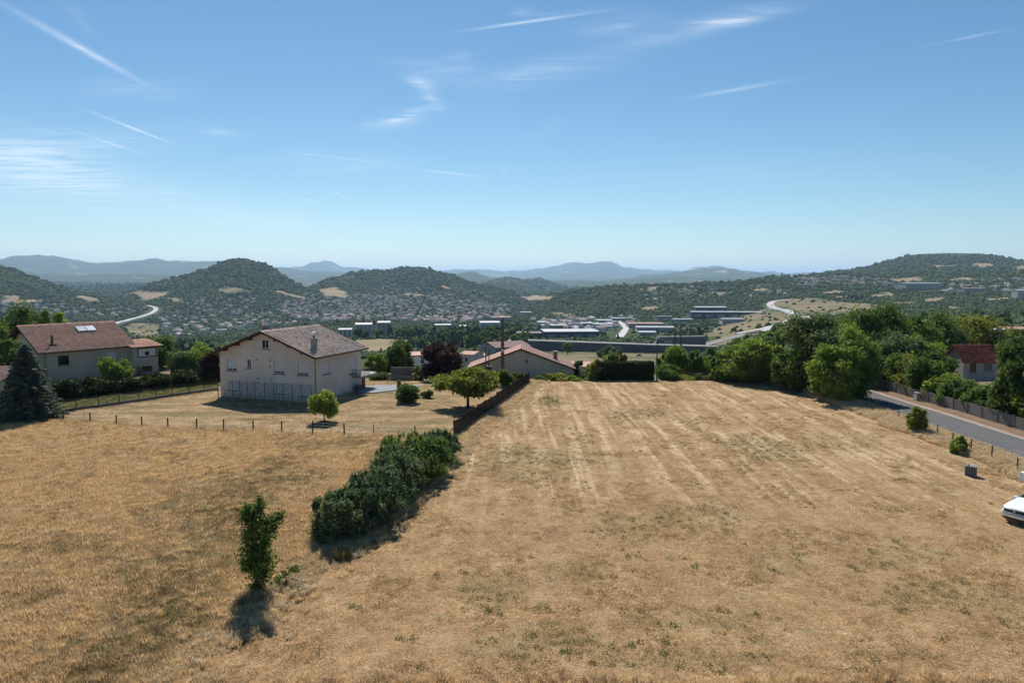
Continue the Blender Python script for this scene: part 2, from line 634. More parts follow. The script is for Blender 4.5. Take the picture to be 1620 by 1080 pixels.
# open land: outlines of the bare fields as seen from the field
TAN_PX = [
    [(188, 470), (205, 463), (240, 462), (270, 459), (264, 467), (240, 474), (226, 477), (216, 468)],
    [(118, 470), (128, 466), (145, 470), (162, 477), (150, 480), (130, 475)],
    [(0, 468), (28, 467), (34, 474), (68, 473), (72, 479), (30, 479), (0, 478)],
    [(342, 457), (360, 451), (385, 457), (402, 462), (370, 465), (348, 463)],
    [(498, 459), (530, 454), (552, 464), (548, 473), (512, 468)],
    [(818, 468), (850, 466), (880, 470), (872, 475), (832, 474)],
    [(1374, 465), (1412, 463), (1414, 468), (1380, 470)],
    [(1458, 473), (1492, 470), (1492, 477), (1466, 479)],
    [(1400, 440), (1456, 438), (1462, 444), (1410, 446)],
    [(1500, 440), (1540, 439), (1542, 444), (1504, 445)],
    [(1532, 493), (1556, 497), (1604, 505), (1600, 511), (1556, 505)],
    [(1535, 418), (1560, 416), (1580, 421), (1556, 424)],
    [(1474, 419), (1512, 419), (1514, 422), (1476, 423)],
    [(690, 452), (706, 458), (716, 456), (700, 450)],
    [(1606, 422), (1620, 420), (1640, 426), (1610, 428)],
    [(1450, 500), (1500, 508), (1530, 514), (1530, 520), (1495, 514)],
    [(1320, 470), (1342, 468), (1344, 471), (1322, 473)],
    [(1020, 454), (1040, 452), (1042, 458), (1024, 462)],
    [(1012, 486), (1040, 484), (1042, 490), (1016, 491)],
    [(262, 470), (292, 472), (288, 478), (268, 476)],
    [(1556, 472), (1592, 470), (1600, 474), (1566, 476)],
    [(1300, 462), (1336, 460), (1340, 463), (1304, 466)],
    [(1410, 478), (1446, 476), (1450, 480), (1414, 482)],
    [(1500, 484), (1530, 486), (1526, 490), (1498, 488)],
    [(1120, 462), (1150, 460), (1154, 464), (1124, 466)],
    [(1190, 458), (1216, 456), (1218, 460), (1194, 461)],
    [(640, 462), (668, 466), (664, 470), (640, 467)],
    [(430, 458), (470, 466), (500, 472), (470, 472), (436, 463)],
]
WHEAT_PX = [[(560, 538), (600, 536), (650, 537), (690, 540), (650, 545), (640, 547), (600, 560), (570, 558)]]
DRY_PX = [
    [(1218, 478), (1285, 471), (1330, 477), (1388, 482), (1392, 491), (1330, 500), (1282, 499), (1250, 488)],
    [(1110, 528), (1150, 512), (1205, 486), (1232, 494), (1250, 506), (1240, 516), (1190, 530), (1120, 545)],
    [(1250, 500), (1268, 503), (1266, 510), (1240, 516)],
    [(860, 556), (1000, 556), (1110, 560), (1130, 575), (900, 575)],
    [(195, 516), (215, 510), (252, 513), (254, 533), (215, 534)],
    [(1130, 535), (1200, 528), (1240, 520), (1270, 512), (1260, 525), (1150, 548)],
    [(870, 492), (912, 496), (908, 503), (876, 500)],
]
TAN = [p for p in map(px_poly, TAN_PX) if len(p) > 2]
WHEAT = [p for p in map(px_poly, WHEAT_PX) if len(p) > 2]
DRY = [p for p in map(px_poly, DRY_PX) if len(p) > 2]


def any_poly(x, y, polys):
    r = np.zeros(np.shape(x), bool)
    for p in polys:
        a = np.array(p)
        lo, hi = a.min(0), a.max(0)
        sel = (x >= lo[0]) & (x <= hi[0]) & (y >= lo[1]) & (y <= hi[1])
        if sel.any():
            rr = np.zeros(np.shape(x), bool)
            rr[sel] = in_poly(x[sel], y[sel], p)
            r |= rr
    return r


# ------------------------------------------------------------------ terrain sheet
OY = -45.0
rr_ = np.concatenate([np.exp(np.linspace(math.log(16), math.log(900), 190)), np.exp(np.linspace(math.log(907), math.log(5200), 230))[0:], np.exp(np.linspace(math.log(5300), math.log(60000), 90))])
aa_ = np.radians(np.linspace(-56, 56, 640))
Rg, Ag = np.meshgrid(rr_, aa_, indexing='ij')
tx, ty = Rg * np.sin(Ag), OY + Rg * np.cos(Ag)
tz = T(tx, ty)
low = np.clip((ROAD_X1 + 2.6 - tx) / 0.8, 0, 1) * np.clip((tx + 118) / 2, 0, 1) * np.clip((110.5 - ty) / 2.5, 0, 1)
low = np.maximum(low, np.clip((ROAD_X1 + 2.6 - tx) / 0.8, 0, 1) * np.clip((tx - 42.5) / 0.8, 0, 1) * np.clip((170 - ty) / 4, 0, 1))
tz = tz - 0.5 * low
nr, nc = Rg.shape
idx = np.arange(nr * nc).reshape(nr, nc)
tf = np.stack([idx[:-1, :-1], idx[:-1, 1:], idx[1:, 1:], idx[1:, :-1]], -1).reshape(-1, 4)
m, nt, out = new_mat('terrain')
p = wpos(nt)
far_n = noise(nt, p, 0.0016, 5, 0.62)
mid_n = noise(nt, p, 0.012, 5, 0.6)
fin_n = noise(nt, p, 0.12, 4, 0.65)
wood = mixc(nt, fin_n, (0.030, 0.046, 0.016), (0.058, 0.082, 0.028))
wood = mixc(nt, M(nt, 'MULTIPLY', sstep(nt, mid_n, 0.50, 0.66), 0.6), wood, mixc(nt, fin_n, (0.04, 0.048, 0.022), (0.09, 0.085, 0.045)))
dryc = mixc(nt, sstep(nt, fin_n, 0.3, 0.7), (0.13, 0.105, 0.06), (0.26, 0.20, 0.115))
dryc = mixc(nt, sstep(nt, mid_n, 0.45, 0.6), dryc, (0.10, 0.105, 0.05))
tanc = mixc(nt, fin_n, (0.20, 0.145, 0.088), (0.34, 0.26, 0.165))
tanc = mixc(nt, M(nt, 'MULTIPLY', sstep(nt, mid_n, 0.45, 0.62), 0.6), tanc, (0.17, 0.15, 0.085))
c = mixc(nt, attr(nt, 'dry'), wood, dryc)
c = mixc(nt, attr(nt, 'tan'), c, tanc)
patch = M(nt, 'MULTIPLY', sstep(nt, far_n, 0.60, 0.66), attr(nt, 'far'))
c = mixc(nt, patch, c, (0.30, 0.25, 0.15))
finish(nt, out, c, 0.95, 0.05, fin_n, 1.5)
terrain_me = np_mesh('terrain', np.stack([tx, ty, tz], -1).reshape(-1, 3), tf, m, True)
fx, fy = tx.ravel(), ty.ravel()
jx, jy = fx + 34 * fbm(fx / 70, fy / 70, 5, 3), fy + 70 * fbm(fx / 70, fy / 70, 6, 3)
tan_m = any_poly(jx, jy, TAN) | any_poly(fx, fy, WHEAT)
dry_m = any_poly(jx, jy, DRY)
pu = 810 + 1080 * fx / np.maximum(fy, 1)
set_attr(terrain_me, 'tan', tan_m)
set_attr(terrain_me, 'dry', dry_m | (fy < 180))
set_attr(terrain_me, 'far', np.clip((fy - 5200) / 1500, 0, 1))
terrain = add_obj('terrain', terrain_me)
tag(terrain, 'wooded hills, valley floor and far blue mountains', kind='structure')


# ------------------------------------------------------------------ near ground sheets
def grid_sheet(name, fxy, ns, nt_, mat, lift, attrs=None, extra=None):
    s, t = np.meshgrid(np.linspace(0, 1, ns), np.linspace(0, 1, nt_), indexing='ij')
    x, y = fxy(s, t)
    z = T(x, y) + lift
    if extra is not None:
        z = z + extra(x, y)
    i = np.arange(ns * nt_).reshape(ns, nt_)
    f = np.stack([i[:-1, :-1], i[1:, :-1], i[1:, 1:], i[:-1, 1:]], -1).reshape(-1, 4)
    me = np_mesh(name, np.stack([x, y, z], -1).reshape(-1, 3), f, mat, True)
    for k, fn in (attrs or {}).items():
        set_attr(me, k, fn(x, y))
    return tag(add_obj(name, me), kind='structure')


def blob(x, y, px, n=0.25, seed=1):
    """soft patch on the ground given by centre pixel and radii in pixels"""
    u, v, ru, rv = px
    c, e1, e2 = ground(u, v), ground(u + ru, v), ground(u, v - rv)
    a = np.linalg.norm(e1[:2] - c[:2])
    b = np.linalg.norm(e2[:2] - c[:2])
    d = np.hypot((x - c[0]) / a, (y - c[1]) / b) + 0.9 * fbm(x / 3, y / 3, seed, 3)
    return np.clip((1.15 - d) / 0.5, 0, 1)


GREENS = [(850, 728, 120, 22), (640, 700, 20, 8), (1210, 705, 60, 18), (870, 635, 22, 10), (1110, 820, 70, 22), (900, 905, 60, 18), (1230, 880, 60, 25), (760, 930, 90, 40), (860, 1010, 140, 25), (1090, 980, 120, 25), (790, 660, 60, 10), (1010, 655, 60, 8), (1190, 610, 40, 6), (1330, 700, 60, 12), (1420, 880, 90, 20), (980, 830, 50, 20), (1500, 950, 120, 25), (1050, 1040, 160, 14)]


def green_mask(x, y):
    g = np.zeros(np.shape(x))
    for i, q in enumerate(GREENS):
        g = np.maximum(g, blob(x, y, q, seed=200 + i) * (0.85 if i < 4 else 0.55))
    return g


def straw_nodes(nt, p, lawn=False):
    sep = N(nt, 'ShaderNodeSeparateXYZ', {0: p})
    big = noise(nt, p, 0.07, 4, 0.6, 0.4)
    mid = noise(nt, p, 0.42, 5, 0.62, 0.3)
    fine = noise(nt, p, 3.4, 5, 0.68)
    mp = N(nt, 'ShaderNodeMapping', {0: p, 'Rotation': (0, 0, 0.6), 'Scale': (14, 3.5, 6)}).outputs[0]
    mp2 = N(nt, 'ShaderNodeMapping', {0: p, 'Rotation': (0, 0, -0.9), 'Scale': (15, 4, 6)}).outputs[0]
    fib = M(nt, 'ADD', M(nt, 'MULTIPLY', noise(nt, mp, 1.0, 4, 0.6), 0.5), M(nt, 'MULTIPLY', noise(nt, mp2, 1.0, 4, 0.6), 0.5))
    return sep, big, mid, fine, fib


# mown field
m, nt, out = new_mat('mown_straw')
p = opos(nt)
sep, big, mid, fine, fib = straw_nodes(nt, p)
grit = noise(nt, p, 9.0, 4, 0.7)
f = M(nt, 'ADD', M(nt, 'ADD', M(nt, 'MULTIPLY', mid, 0.24), M(nt, 'MULTIPLY', fine, 0.30)), M(nt, 'ADD', M(nt, 'MULTIPLY', fib, 0.24), M(nt, 'MULTIPLY', grit, 0.24)))
c = ramp(nt, f, [(0.39, (0.085, 0.052, 0.027)), (0.455, (0.20, 0.118, 0.056)), (0.51, (0.31, 0.190, 0.092)), (0.565, (0.40, 0.272, 0.142)), (0.64, (0.56, 0.44, 0.26))])
mott = sstep(nt, noise(nt, p, 1.1, 5, 0.65, 0.4), 0.52, 0.66)
c = mixc(nt, M(nt, 'MULTIPLY', M(nt, 'MULTIPLY', mott, sstep(nt, noise(nt, p, 0.11, 3, 0.6), 0.40, 0.60)), 0.55), c, mixc(nt, grit, (0.10, 0.095, 0.040), (0.23, 0.20, 0.095)))
c = mixc(nt, M(nt, 'MULTIPLY', sstep(nt, big, 0.5, 0.64), 0.35), c, (0.33, 0.20, 0.105), 'MIX')
lmap = N(nt, 'ShaderNodeMapping', {0: p, 'Rotation': (0, 0, 0.03), 'Scale': (1.0, 0.035, 1)}).outputs[0]
line_n = noise(nt, lmap, 1.15, 5, 0.6, 0.25)
lfade = sstep(nt, sep.outputs[1], 36.0, 58.0)
c = mixc(nt, M(nt, 'MULTIPLY', M(nt, 'MULTIPLY', sstep(nt, line_n, 0.52, 0.66), lfade), 0.72), c, (0.56, 0.43, 0.26))
c = mixc(nt, M(nt, 'MULTIPLY', M(nt, 'MULTIPLY', M(nt, 'SUBTRACT', 1.0, sstep(nt, line_n, 0.36, 0.47)), lfade), 0.5), c, (0.27, 0.17, 0.09))
# swaths left by the mower: pale lines that run away down the field and bend with the plot's right side
bend = M(nt, 'MULTIPLY', M(nt, 'POWER', M(nt, 'MAXIMUM', M(nt, 'SUBTRACT', sep.outputs[0], 8.0), 0.0), 2.0), 0.0)
xx = M(nt, 'ADD', M(nt, 'ADD', sep.outputs[0], bend), M(nt, 'MULTIPLY', M(nt, 'SUBTRACT', noise(nt, p, 0.055, 2), 0.5), 5.0))
xx = M(nt, 'ADD', xx, M(nt, 'MULTIPLY', sep.outputs[1], -0.03))
xx = M(nt, 'ADD', xx, M(nt, 'MULTIPLY', M(nt, 'SUBTRACT', noise(nt, p, 0.5, 3), 0.5), 0.9))
w1 = M(nt, 'ADD', M(nt, 'MULTIPLY', M(nt, 'SINE', M(nt, 'MULTIPLY', xx, 2 * math.pi / 3.1)), 0.5), 0.5)
w2 = M(nt, 'ADD', M(nt, 'MULTIPLY', M(nt, 'SINE', M(nt, 'MULTIPLY', xx, 2 * math.pi / 1.27)), 0.5), 0.5)
sw = M(nt, 'MULTIPLY', M(nt, 'ADD', M(nt, 'MULTIPLY', sstep(nt, w1, 0.55, 1.0), 0.75), M(nt, 'MULTIPLY', sstep(nt, w2, 0.6, 1.0), 0.35)), sstep(nt, noise(nt, p, 0.16, 4, 0.6), 0.34, 0.58))
sw = M(nt, 'MULTIPLY', sw, sstep(nt, fib, 0.36, 0.56))
sw = M(nt, 'MULTIPLY', sw, sstep(nt, sep.outputs[1], 34.0, 62.0))
c = mixc(nt, M(nt, 'MULTIPLY', sw, 0.80), c, (0.60, 0.47, 0.29))
# loose pale straw in clots
clot = M(nt, 'MULTIPLY', sstep(nt, noise(nt, p, 0.8, 6, 0.7, 0.5), 0.57, 0.72), sstep(nt, fib, 0.42, 0.58))
c = mixc(nt, M(nt, 'MULTIPLY', clot, 0.65), c, (0.54, 0.44, 0.28))
gr = M(nt, 'MULTIPLY', attr(nt, 'green'), sstep(nt, M(nt, 'ADD', M(nt, 'MULTIPLY', fine, 0.6), M(nt, 'MULTIPLY', fib, 0.4)), 0.42, 0.6))
c = mixc(nt, M(nt, 'MULTIPLY', gr, 0.85), c, (0.135, 0.135, 0.058))
spk = sstep(nt, noise(nt, p, 2.1, 4, 0.65), 0.66, 0.72)
c = mixc(nt, M(nt, 'MULTIPLY', spk, 0.7), c, (0.09, 0.062, 0.036))
c = mixc(nt, attr(nt, 'verge'), c, mixc(nt, fib, (0.28, 0.19, 0.10), (0.60, 0.46, 0.27)))
finish(nt, out, c, 0.95, 0.08, M(nt, 'ADD', M(nt, 'MULTIPLY', fine, 0.7), M(nt, 'MULTIPLY', fib, 0.6)), 0.10, bump_s=0.9)


def mown_xy(s, t):
    y = -12 + 121 * t
    x0 = edge_x(y) + 0.15 * fbm(y, y * 0, 3, 2)
    return x0 + (FIELD_R - x0) * s, y


def verge(x, y):
    a = np.clip((x - (FIELD_R - 3.6 + 1.6 * fbm(x / 4, y / 4, 8, 2))) / 1.5, 0, 1)
    b = np.clip((edge_x(y) + 1.6 + 1.4 * fbm(x / 3, y / 3, 9, 2) - x) / 1.2, 0, 1)
    return np.maximum(a, b) * 0.8


def rough_ground(x, y):
    return 0.05 * fbm(x / 0.9, y / 0.9, 31, 2) + 0.10 * np.clip((x - (FIELD_R - 2.5)) / 2, 0, 1)


mown = grid_sheet('mown_field', mown_xy, 130, 190, m, 0.0, {'green': green_mask, 'verge': verge}, rough_ground)
mown['label'] = 'mown field of dry brown stubble and pale straw'

# uncut field
m, nt, out = new_mat('uncut_soil')
p = opos(nt)
sep, big, mid, fine, fib = straw_nodes(nt, p)
f = M(nt, 'ADD', M(nt, 'MULTIPLY', mid, 0.5), M(nt, 'MULTIPLY', fine, 0.5))
c = ramp(nt, f, [(0.34, (0.22, 0.145, 0.066)), (0.5, (0.36, 0.24, 0.112)), (0.66, (0.48, 0.335, 0.165))])
finish(nt, out, c, 0.95, 0.05, fine, 0.1, bump_s=0.9)


def uncut_xy(s, t):
    y0 = -12 + 86 * t
    x = -112 + (edge_x(y0) + 112) * s
    y = -12 + (post_y(x) + 12 - 0.3) * t
    x = -112 + (edge_x(y) + 112) * s
    return x, y


def dip(x, y):
    c1, c2 = ground(470, 700)[:2], ground(200, 1020)[:2]
    d = (c2 - c1) / np.linalg.norm(c2 - c1)
    e = np.abs((x - c1[0]) * -d[1] + (y - c1[1]) * d[0])
    return np.exp(-(e / 2.5) ** 2)


uncut = grid_sheet('uncut_field', uncut_xy, 120, 110, m, 0.0, None, lambda x, y: 0.06 * fbm(x / 1.2, y / 1.2, 33, 2) - 0.10 * dip(x, y))
uncut['label'] = 'hayfield of tall uncut golden grass'

# lawn round the houses
m, nt, out = new_mat('dry_lawn')
p = opos(nt)
sep, big, mid, fine, fib = straw_nodes(nt, p)
mp = N(nt, 'ShaderNodeMapping', {0: p, 'Rotation': (0, 0, 0.25), 'Scale': (0.10, 0.55, 1)}).outputs[0]
band = noise(nt, mp, 1.0, 4, 0.6, 0.5)
f = M(nt, 'ADD', M(nt, 'MULTIPLY', mid, 0.35), M(nt, 'ADD', M(nt, 'MULTIPLY', fine, 0.3), M(nt, 'MULTIPLY', band, 0.35)))
c = ramp(nt, f, [(0.40, (0.13, 0.088, 0.045)), (0.5, (0.28, 0.19, 0.10)), (0.60, (0.42, 0.30, 0.17))])
c = mixc(nt, M(nt, 'MULTIPLY', sstep(nt, noise(nt, mp, 0.7, 4, 0.6, 0.8), 0.48, 0.66), 0.75), c, mixc(nt, fine, (0.10, 0.092, 0.04), (0.20, 0.165, 0.075)))
c = mixc(nt, attr(nt, 'green'), c, mixc(nt, sstep(nt, fine, .35, .65), (0.045, 0.058, 0.018), (0.17, 0.165, 0.065)))
finish(nt, out, c, 0.95, 0.06, fine, 0.06, bump_s=0.8)
GF = [ground(0, 672), ground(60, 660), ground(95, 653), ground(220, 633), ground(345, 612), ground(420, 604)]


def garden_green(x, y):
    xs = np.array([g[0] for g in GF])
    ys = np.array([g[1] for g in GF])
    yl = np.interp(x, xs, ys)
    g = np.clip((y - yl) / 0.4, 0, 1) * np.clip((-33 - x) / 2, 0, 1)
    return g * np.clip(0.75 + 0.7 * fbm(x / 2, y / 2, 71, 3), 0, 1)


def lawn_xy(s, t):
    xa = -116 + (edge_x(90.0) + 116) * s
    y0 = post_y(xa) - 0.5
    y = y0 + (110 - y0) * t
    x = -116 + (edge_x(y) + 116) * s
    return x, y


lawn = grid_sheet('lawn', lawn_xy, 170, 70, m, 0.0, {'green': garden_green})
lawn['label'] = 'sun-scorched lawn around the houses'

# road with kerb, walk and markings
m_asphalt, nt, out = new_mat('asphalt')
p = opos(nt)
a = noise(nt, p, 0.5, 5, 0.65)
b = noise(nt, p, 40, 3)
mp = N(nt, 'ShaderNodeMapping', {0: p, 'Scale': (1.6, 0.05, 1)}).outputs[0]
tr = noise(nt, mp, 1.0, 3)
c = mixc(nt, M(nt, 'ADD', M(nt, 'MULTIPLY', a, 0.6), M(nt, 'MULTIPLY', tr, 0.4)), (0.055, 0.055, 0.058), (0.10, 0.098, 0.096))
c = mixc(nt, M(nt, 'MULTIPLY', b, 0.25), c, (0.2, 0.2, 0.19))
pt_ = N(nt, 'ShaderNodeTexVoronoi', {'Vector': p, 'Scale': 0.22, 'Randomness': 1.0}, feature='DISTANCE_TO_EDGE').outputs[0]
c = mixc(nt, M(nt, 'MULTIPLY', M(nt, 'SUBTRACT', 1.0, sstep(nt, M(nt, 'ADD', pt_, M(nt, 'MULTIPLY', noise(nt, p, 2.0, 4), 0.02)), 0.012, 0.03)), 0.6), c, (0.045, 0.045, 0.046))
c = mixc(nt, M(nt, 'MULTIPLY', sstep(nt, noise(nt, p, 0.35, 4, 0.6), 0.58, 0.66), 0.4), c, (0.17, 0.155, 0.135))
finish(nt, out, c, 0.85, 0.25, b, 0.01)
road = grid_sheet('road', lambda s, t: (ROAD_X0 + (ROAD_X1 - ROAD_X0) * s, 15 + 150 * t), 5, 120, m_asphalt, 0.02)
m_path = plain('pinkish_gravel', (0.29, 0.21, 0.16), 0.95, 0.35, 2.0, 0.05, bump=0.02, bscale=40)
path = grid_sheet('path', lambda s, t: (ROAD_X1 + 0.16 + 0.85 * s, 15 + 150 * t), 4, 120, m_path, 0.13)
kb = MB()
for i in range(60):
    y0 = 15 + i * 2.5
    x = ROAD_X1
    za, zb = float(T(x, y0)), float(T(x, y0 + 2.48))
    kb.hexa([(x, y0, za - .2), (x + .16, y0, za - .2), (x + .16, y0 + 2.48, zb - .2), (x, y0 + 2.48, zb - .2)],
            [(x, y0, za + .14), (x + .16, y0, za + .14), (x + .16, y0 + 2.48, zb + .14), (x, y0 + 2.48, zb + .14)])
kerb = tag(kb.build('kerb', plain('kerb_stone', (0.42, 0.38, 0.33), 0.9, 0.2, 1.0)), kind='structure')
dirt = grid_sheet('roadside_bank', lambda s, t: (ROAD_X1 + 0.98 + 1.9 * s, 15 + 150 * t), 5, 120, plain('dry_bank', (0.19, 0.135, 0.085), 0.95, 0.35, 1.2, 0.05), 0.16)
dirt2 = grid_sheet('roadside_verge', lambda s, t: (FIELD_R - 0.15 + (ROAD_X0 - FIELD_R + 0.2) * s, -12 + 177 * t), 6, 150, plain('verge_soil', (0.38, 0.28, 0.16), 0.95, 0.35, 1.4, 0.05), 0.03, None, lambda x, y: 0.12 * np.clip((ROAD_X0 - 0.2 - x) / 1.2, 0, 1))

# driveway of the big house
DV = [ground(*q) for q in [(566, 622), (592, 622), (642, 616), (662, 612), (662, 609), (600, 610), (560, 612)]]
mb = MB()
mb.add([(q[0], q[1], float(T(q[0], q[1])) + 0.12) for q in DV] + [(q[0], q[1], float(T(q[0], q[1])) - 0.3) for q in DV],
       [tuple(range(len(DV)))] + [(i, i + len(DV), (i + 1) % len(DV) + len(DV), (i + 1) % len(DV)) for i in range(len(DV))])
drive = tag(mb.build('driveway', plain('pale_asphalt', (0.23, 0.235, 0.25), 0.9, 0.15)), 'pale grey driveway beside the big house', kind='structure')


# far roads: ribbons laid on the land
def ribbon(name, pts_px, width, mat, lift, zfix=None, thick=0.0):
    P = []
    for q in pts_px:
        h = hit(q[0], q[1])
        if h is not None:
            P.append(h)
    P = np.array(P)
    # resample
    seg = np.r_[0, np.cumsum(np.linalg.norm(np.diff(P[:, :2], axis=0), axis=1))]
    s = np.linspace(0, seg[-1], 60)
    X, Y = np.interp(s, seg, P[:, 0]), np.interp(s, seg, P[:, 1])
    for _ in range(3):
        X[1:-1] = (X[:-2] + 2 * X[1:-1] + X[2:]) / 4
        Y[1:-1] = (Y[:-2] + 2 * Y[1:-1] + Y[2:]) / 4
    Z = T(X, Y)
    for _ in range(20):
        Z[1:-1] = (Z[:-2] + 2 * Z[1:-1] + Z[2:]) / 4
    Z = np.maximum(Z, T(X, Y)) + lift
    tx_, ty_ = np.gradient(X), np.gradient(Y)
    L = np.hypot(tx_, ty_)
    nx, ny = -ty_ / L, tx_ / L
    mb = MB()
    n = len(X)
    vs, fs = [], []
    for i in range(n):
        a = (X[i] + nx[i] * width / 2, Y[i] + ny[i] * width / 2)
        b = (X[i] - nx[i] * width / 2, Y[i] - ny[i] * width / 2)
        dn = 6 + thick
        vs += [(*a, Z[i]), (*b, Z[i]), (*a, Z[i] - dn), (*b, Z[i] - dn)]
    for i in range(n - 1):
        o, q = 4 * i, 4 * i + 4
        fs += [(o, o + 1, q + 1, q), (o, q, q + 2, o + 2), (o + 1, o + 3, q + 3, q + 1)]
    mb.add(vs, fs)
    o = mb.build(name, mat)
    ROADS.append((X, Y, width))
    return tag(o, kind='structure')


ROADS = []
m_far_road = plain('worn_concrete_road', (0.42, 0.40, 0.38), 0.9, 0.15, 0.02)
h1 = ribbon('highway', [(1252, 474), (1236, 475.5), (1222, 478), (1217, 482), (1229, 488), (1245, 492), (1261, 498), (1276, 502.5), (1271, 510), (1249, 517), (1228, 521), (1206, 525)], 15, m_far_road, 1.2)
h1b = ribbon('lower_road', [(1210, 525), (1180, 530), (1140, 540), (1110, 548)], 8, plain('grey_road', (0.22, 0.215, 0.21), 0.9, 0.15, 0.02), 1.0)
h1b['label'] = 'narrow grey road running on below the highway bend'
h1['label'] = 'pale highway curving down the dry slope'
h2 = ribbon('slip_road', [(1243, 491), (1251, 497), (1252, 502), (1245, 511), (1230, 516), (1200, 522), (1165, 529)], 8, m_far_road, 1.0)
h2['label'] = 'slip road looping beside the highway'
h3 = ribbon('valley_highway', [(234, 484.5), (242, 486), (248, 489), (246, 493), (236, 498), (222, 503), (205, 507), (184, 513), (150, 522)], 14, m_far_road, 3.0)
h3['label'] = 'pale highway bending through the valley behind the tiled roof'
h4 = ribbon('industrial_street', [(980, 534), (986, 527), (991, 519), (984, 512), (978, 508)], 9, m_far_road, 0.8)
h4['label'] = 'street winding up between the warehouses'
h5 = ribbon('far_road', [(255, 553), (276, 554), (300, 556)], 5, m_far_road, 0.6)
h5['label'] = 'pale road below the garden trees'


def near_road(x, y):
    r = np.zeros(np.shape(x), bool)
    for X, Y, w in ROADS:
        for i in range(0, len(X), 2):
            r |= (np.abs(x - X[i]) < 60) & (np.hypot(x - X[i], (y - Y[i]) * 0.4) < w * 0.9 + 3)
    return r

# ------------------------------------------------------------------ building materials
m_plaster = plain('beige_render', (0.60, 0.515, 0.45), 0.92, 0.18, 0.30, 0.1, bump=0.01, bscale=60)
m_plaster2 = plain('yellowish_render', (0.42, 0.375, 0.31), 0.92, 0.14, 0.35, 0.1, bump=0.01, bscale=60)
m_plaster3 = plain('sand_render', (0.48, 0.41, 0.33), 0.92, 0.12, 0.35, 0.1)
m_wood = plain('dark_stained_wood', (0.075, 0.035, 0.026), 0.8, 0.3, 3.0)
m_shutter = plain('white_shutter', (0.62, 0.61, 0.62), 0.6, 0.06, 2.0, 0.3)
m_sill = plain('grey_sill', (0.17, 0.165, 0.165), 0.9, 0.2, 2.0)
m_iron = plain('dark_iron', (0.035, 0.035, 0.04), 0.6, 0.3, 3.0, 0.4)
m_steel = plain('grey_steel', (0.20, 0.22, 0.25), 0.55, 0.2, 4.0, 0.5, 0.3)
m_conc = plain('weathered_concrete', (0.30, 0.29, 0.28), 0.93, 0.3, 0.8, 0.1, bump=0.02, bscale=20)
m_conc_d = plain('dark_concrete', (0.135, 0.13, 0.135), 0.93, 0.3, 0.25, 0.1)
m_white = plain('white_paint', (0.76, 0.76, 0.75), 0.6, 0.05, 1.0, 0.3)
m_brick = plain('red_brick', (0.26, 0.13, 0.09), 0.9, 0.3, 4.0)
m_pole_wood = plain('weathered_pole', (0.115, 0.088, 0.065), 0.9, 0.3, 2.0)
m_post = plain('creosote_post', (0.040, 0.030, 0.025), 0.9, 0.3, 6.0)
m_post_l = plain('silvered_post', (0.20, 0.165, 0.13), 0.9, 0.3, 6.0)
m_glass, nt, out = new_mat('window_glass')
finish(nt, out, (0.012, 0.014, 0.016), 0.08, 0.6)


def tile_mat(name, cols, scale=3.2):
    m, nt, out = new_mat(name)
    p = opos(nt)
    isl = nt.nodes.new('ShaderNodeNewGeometry').outputs['Random Per Island']
    a = noise(nt, p, 0.5, 4, 0.6)
    v = N(nt, 'ShaderNodeTexVoronoi', {'Vector': p, 'Scale': scale})
    cell = N(nt, 'ShaderNodeSeparateColor', {0: v.outputs['Color']}).outputs[0]
    f = M(nt, 'ADD', M(nt, 'MULTIPLY', a, 0.45), M(nt, 'MULTIPLY', cell, 0.55))
    c = ramp(nt, f, [(0.15, cols[0]), (0.5, cols[1]), (0.85, cols[2])])
    finish(nt, out, c, 0.85, 0.15, noise(nt, p, 25, 3), 0.01)
    return m


m_tile_a = tile_mat('mottled_brown_tile', [(0.22, 0.15, 0.12), (0.44, 0.32, 0.26), (0.64, 0.51, 0.43)], 3.4)
m_tile_b = tile_mat('red_brown_tile', [(0.50, 0.235, 0.145), (0.64, 0.335, 0.22), (0.74, 0.46, 0.335)], 3.0)
m_tile_c = tile_mat('pink_tile', [(0.34, 0.19, 0.15), (0.47, 0.28, 0.22), (0.56, 0.37, 0.30)], 3.0)
m_tile_d = tile_mat('red_tile', [(0.17, 0.045, 0.03), (0.30, 0.085, 0.052), (0.40, 0.14, 0.088)], 2.6)


def tiled_slope(name, parent, p0, e, s, n, tw, ch, mat, amp=0.03, step=0.02):
    """a roof slope of real overlapping tile courses; p0 eave corner, e along the eave, s up the slope"""
    p0, e, s, n = (np.array(q, float) for q in (p0, e, s, n))
    le, ls = np.linalg.norm(e), np.linalg.norm(s)
    nt_, nc_ = max(2, round(le / tw)), max(2, round(ls / ch))
    k = 4
    a = np.linspace(0, 1, nt_ * k + 1)
    prof = amp * np.abs(np.sin(np.arange(nt_ * k + 1) * math.pi / k)) ** 0.8
    V, F = [], []
    w = len(a)
    for j in range(nc_):
        sag = 0.012 * math.sin(j * 12.9898)
        for b, lift in ((j / nc_ - 0.012, step + sag), ((j + 1) / nc_, 0.004)):
            pts = p0 + a[:, None] * e + b * s + (prof + lift)[:, None] * n
            V.append(pts)
        V.append(p0 + a[:, None] * e + (j / nc_ - 0.012) * s + (prof * 0)[:, None] * n)
        o = 3 * j * w
        i = np.arange(w - 1)
        F.append(np.stack([o + i, o + i + 1, o + w + i + 1, o + w + i], -1))
        F.append(np.stack([o + 2 * w + i, o + 2 * w + i + 1, o + i + 1, o + i], -1))
    me = np_mesh(name, np.concatenate(V), np.concatenate(F), mat)
    o = add_obj(name, me, parent)
    o['kind'] = 'stuff'
    return o


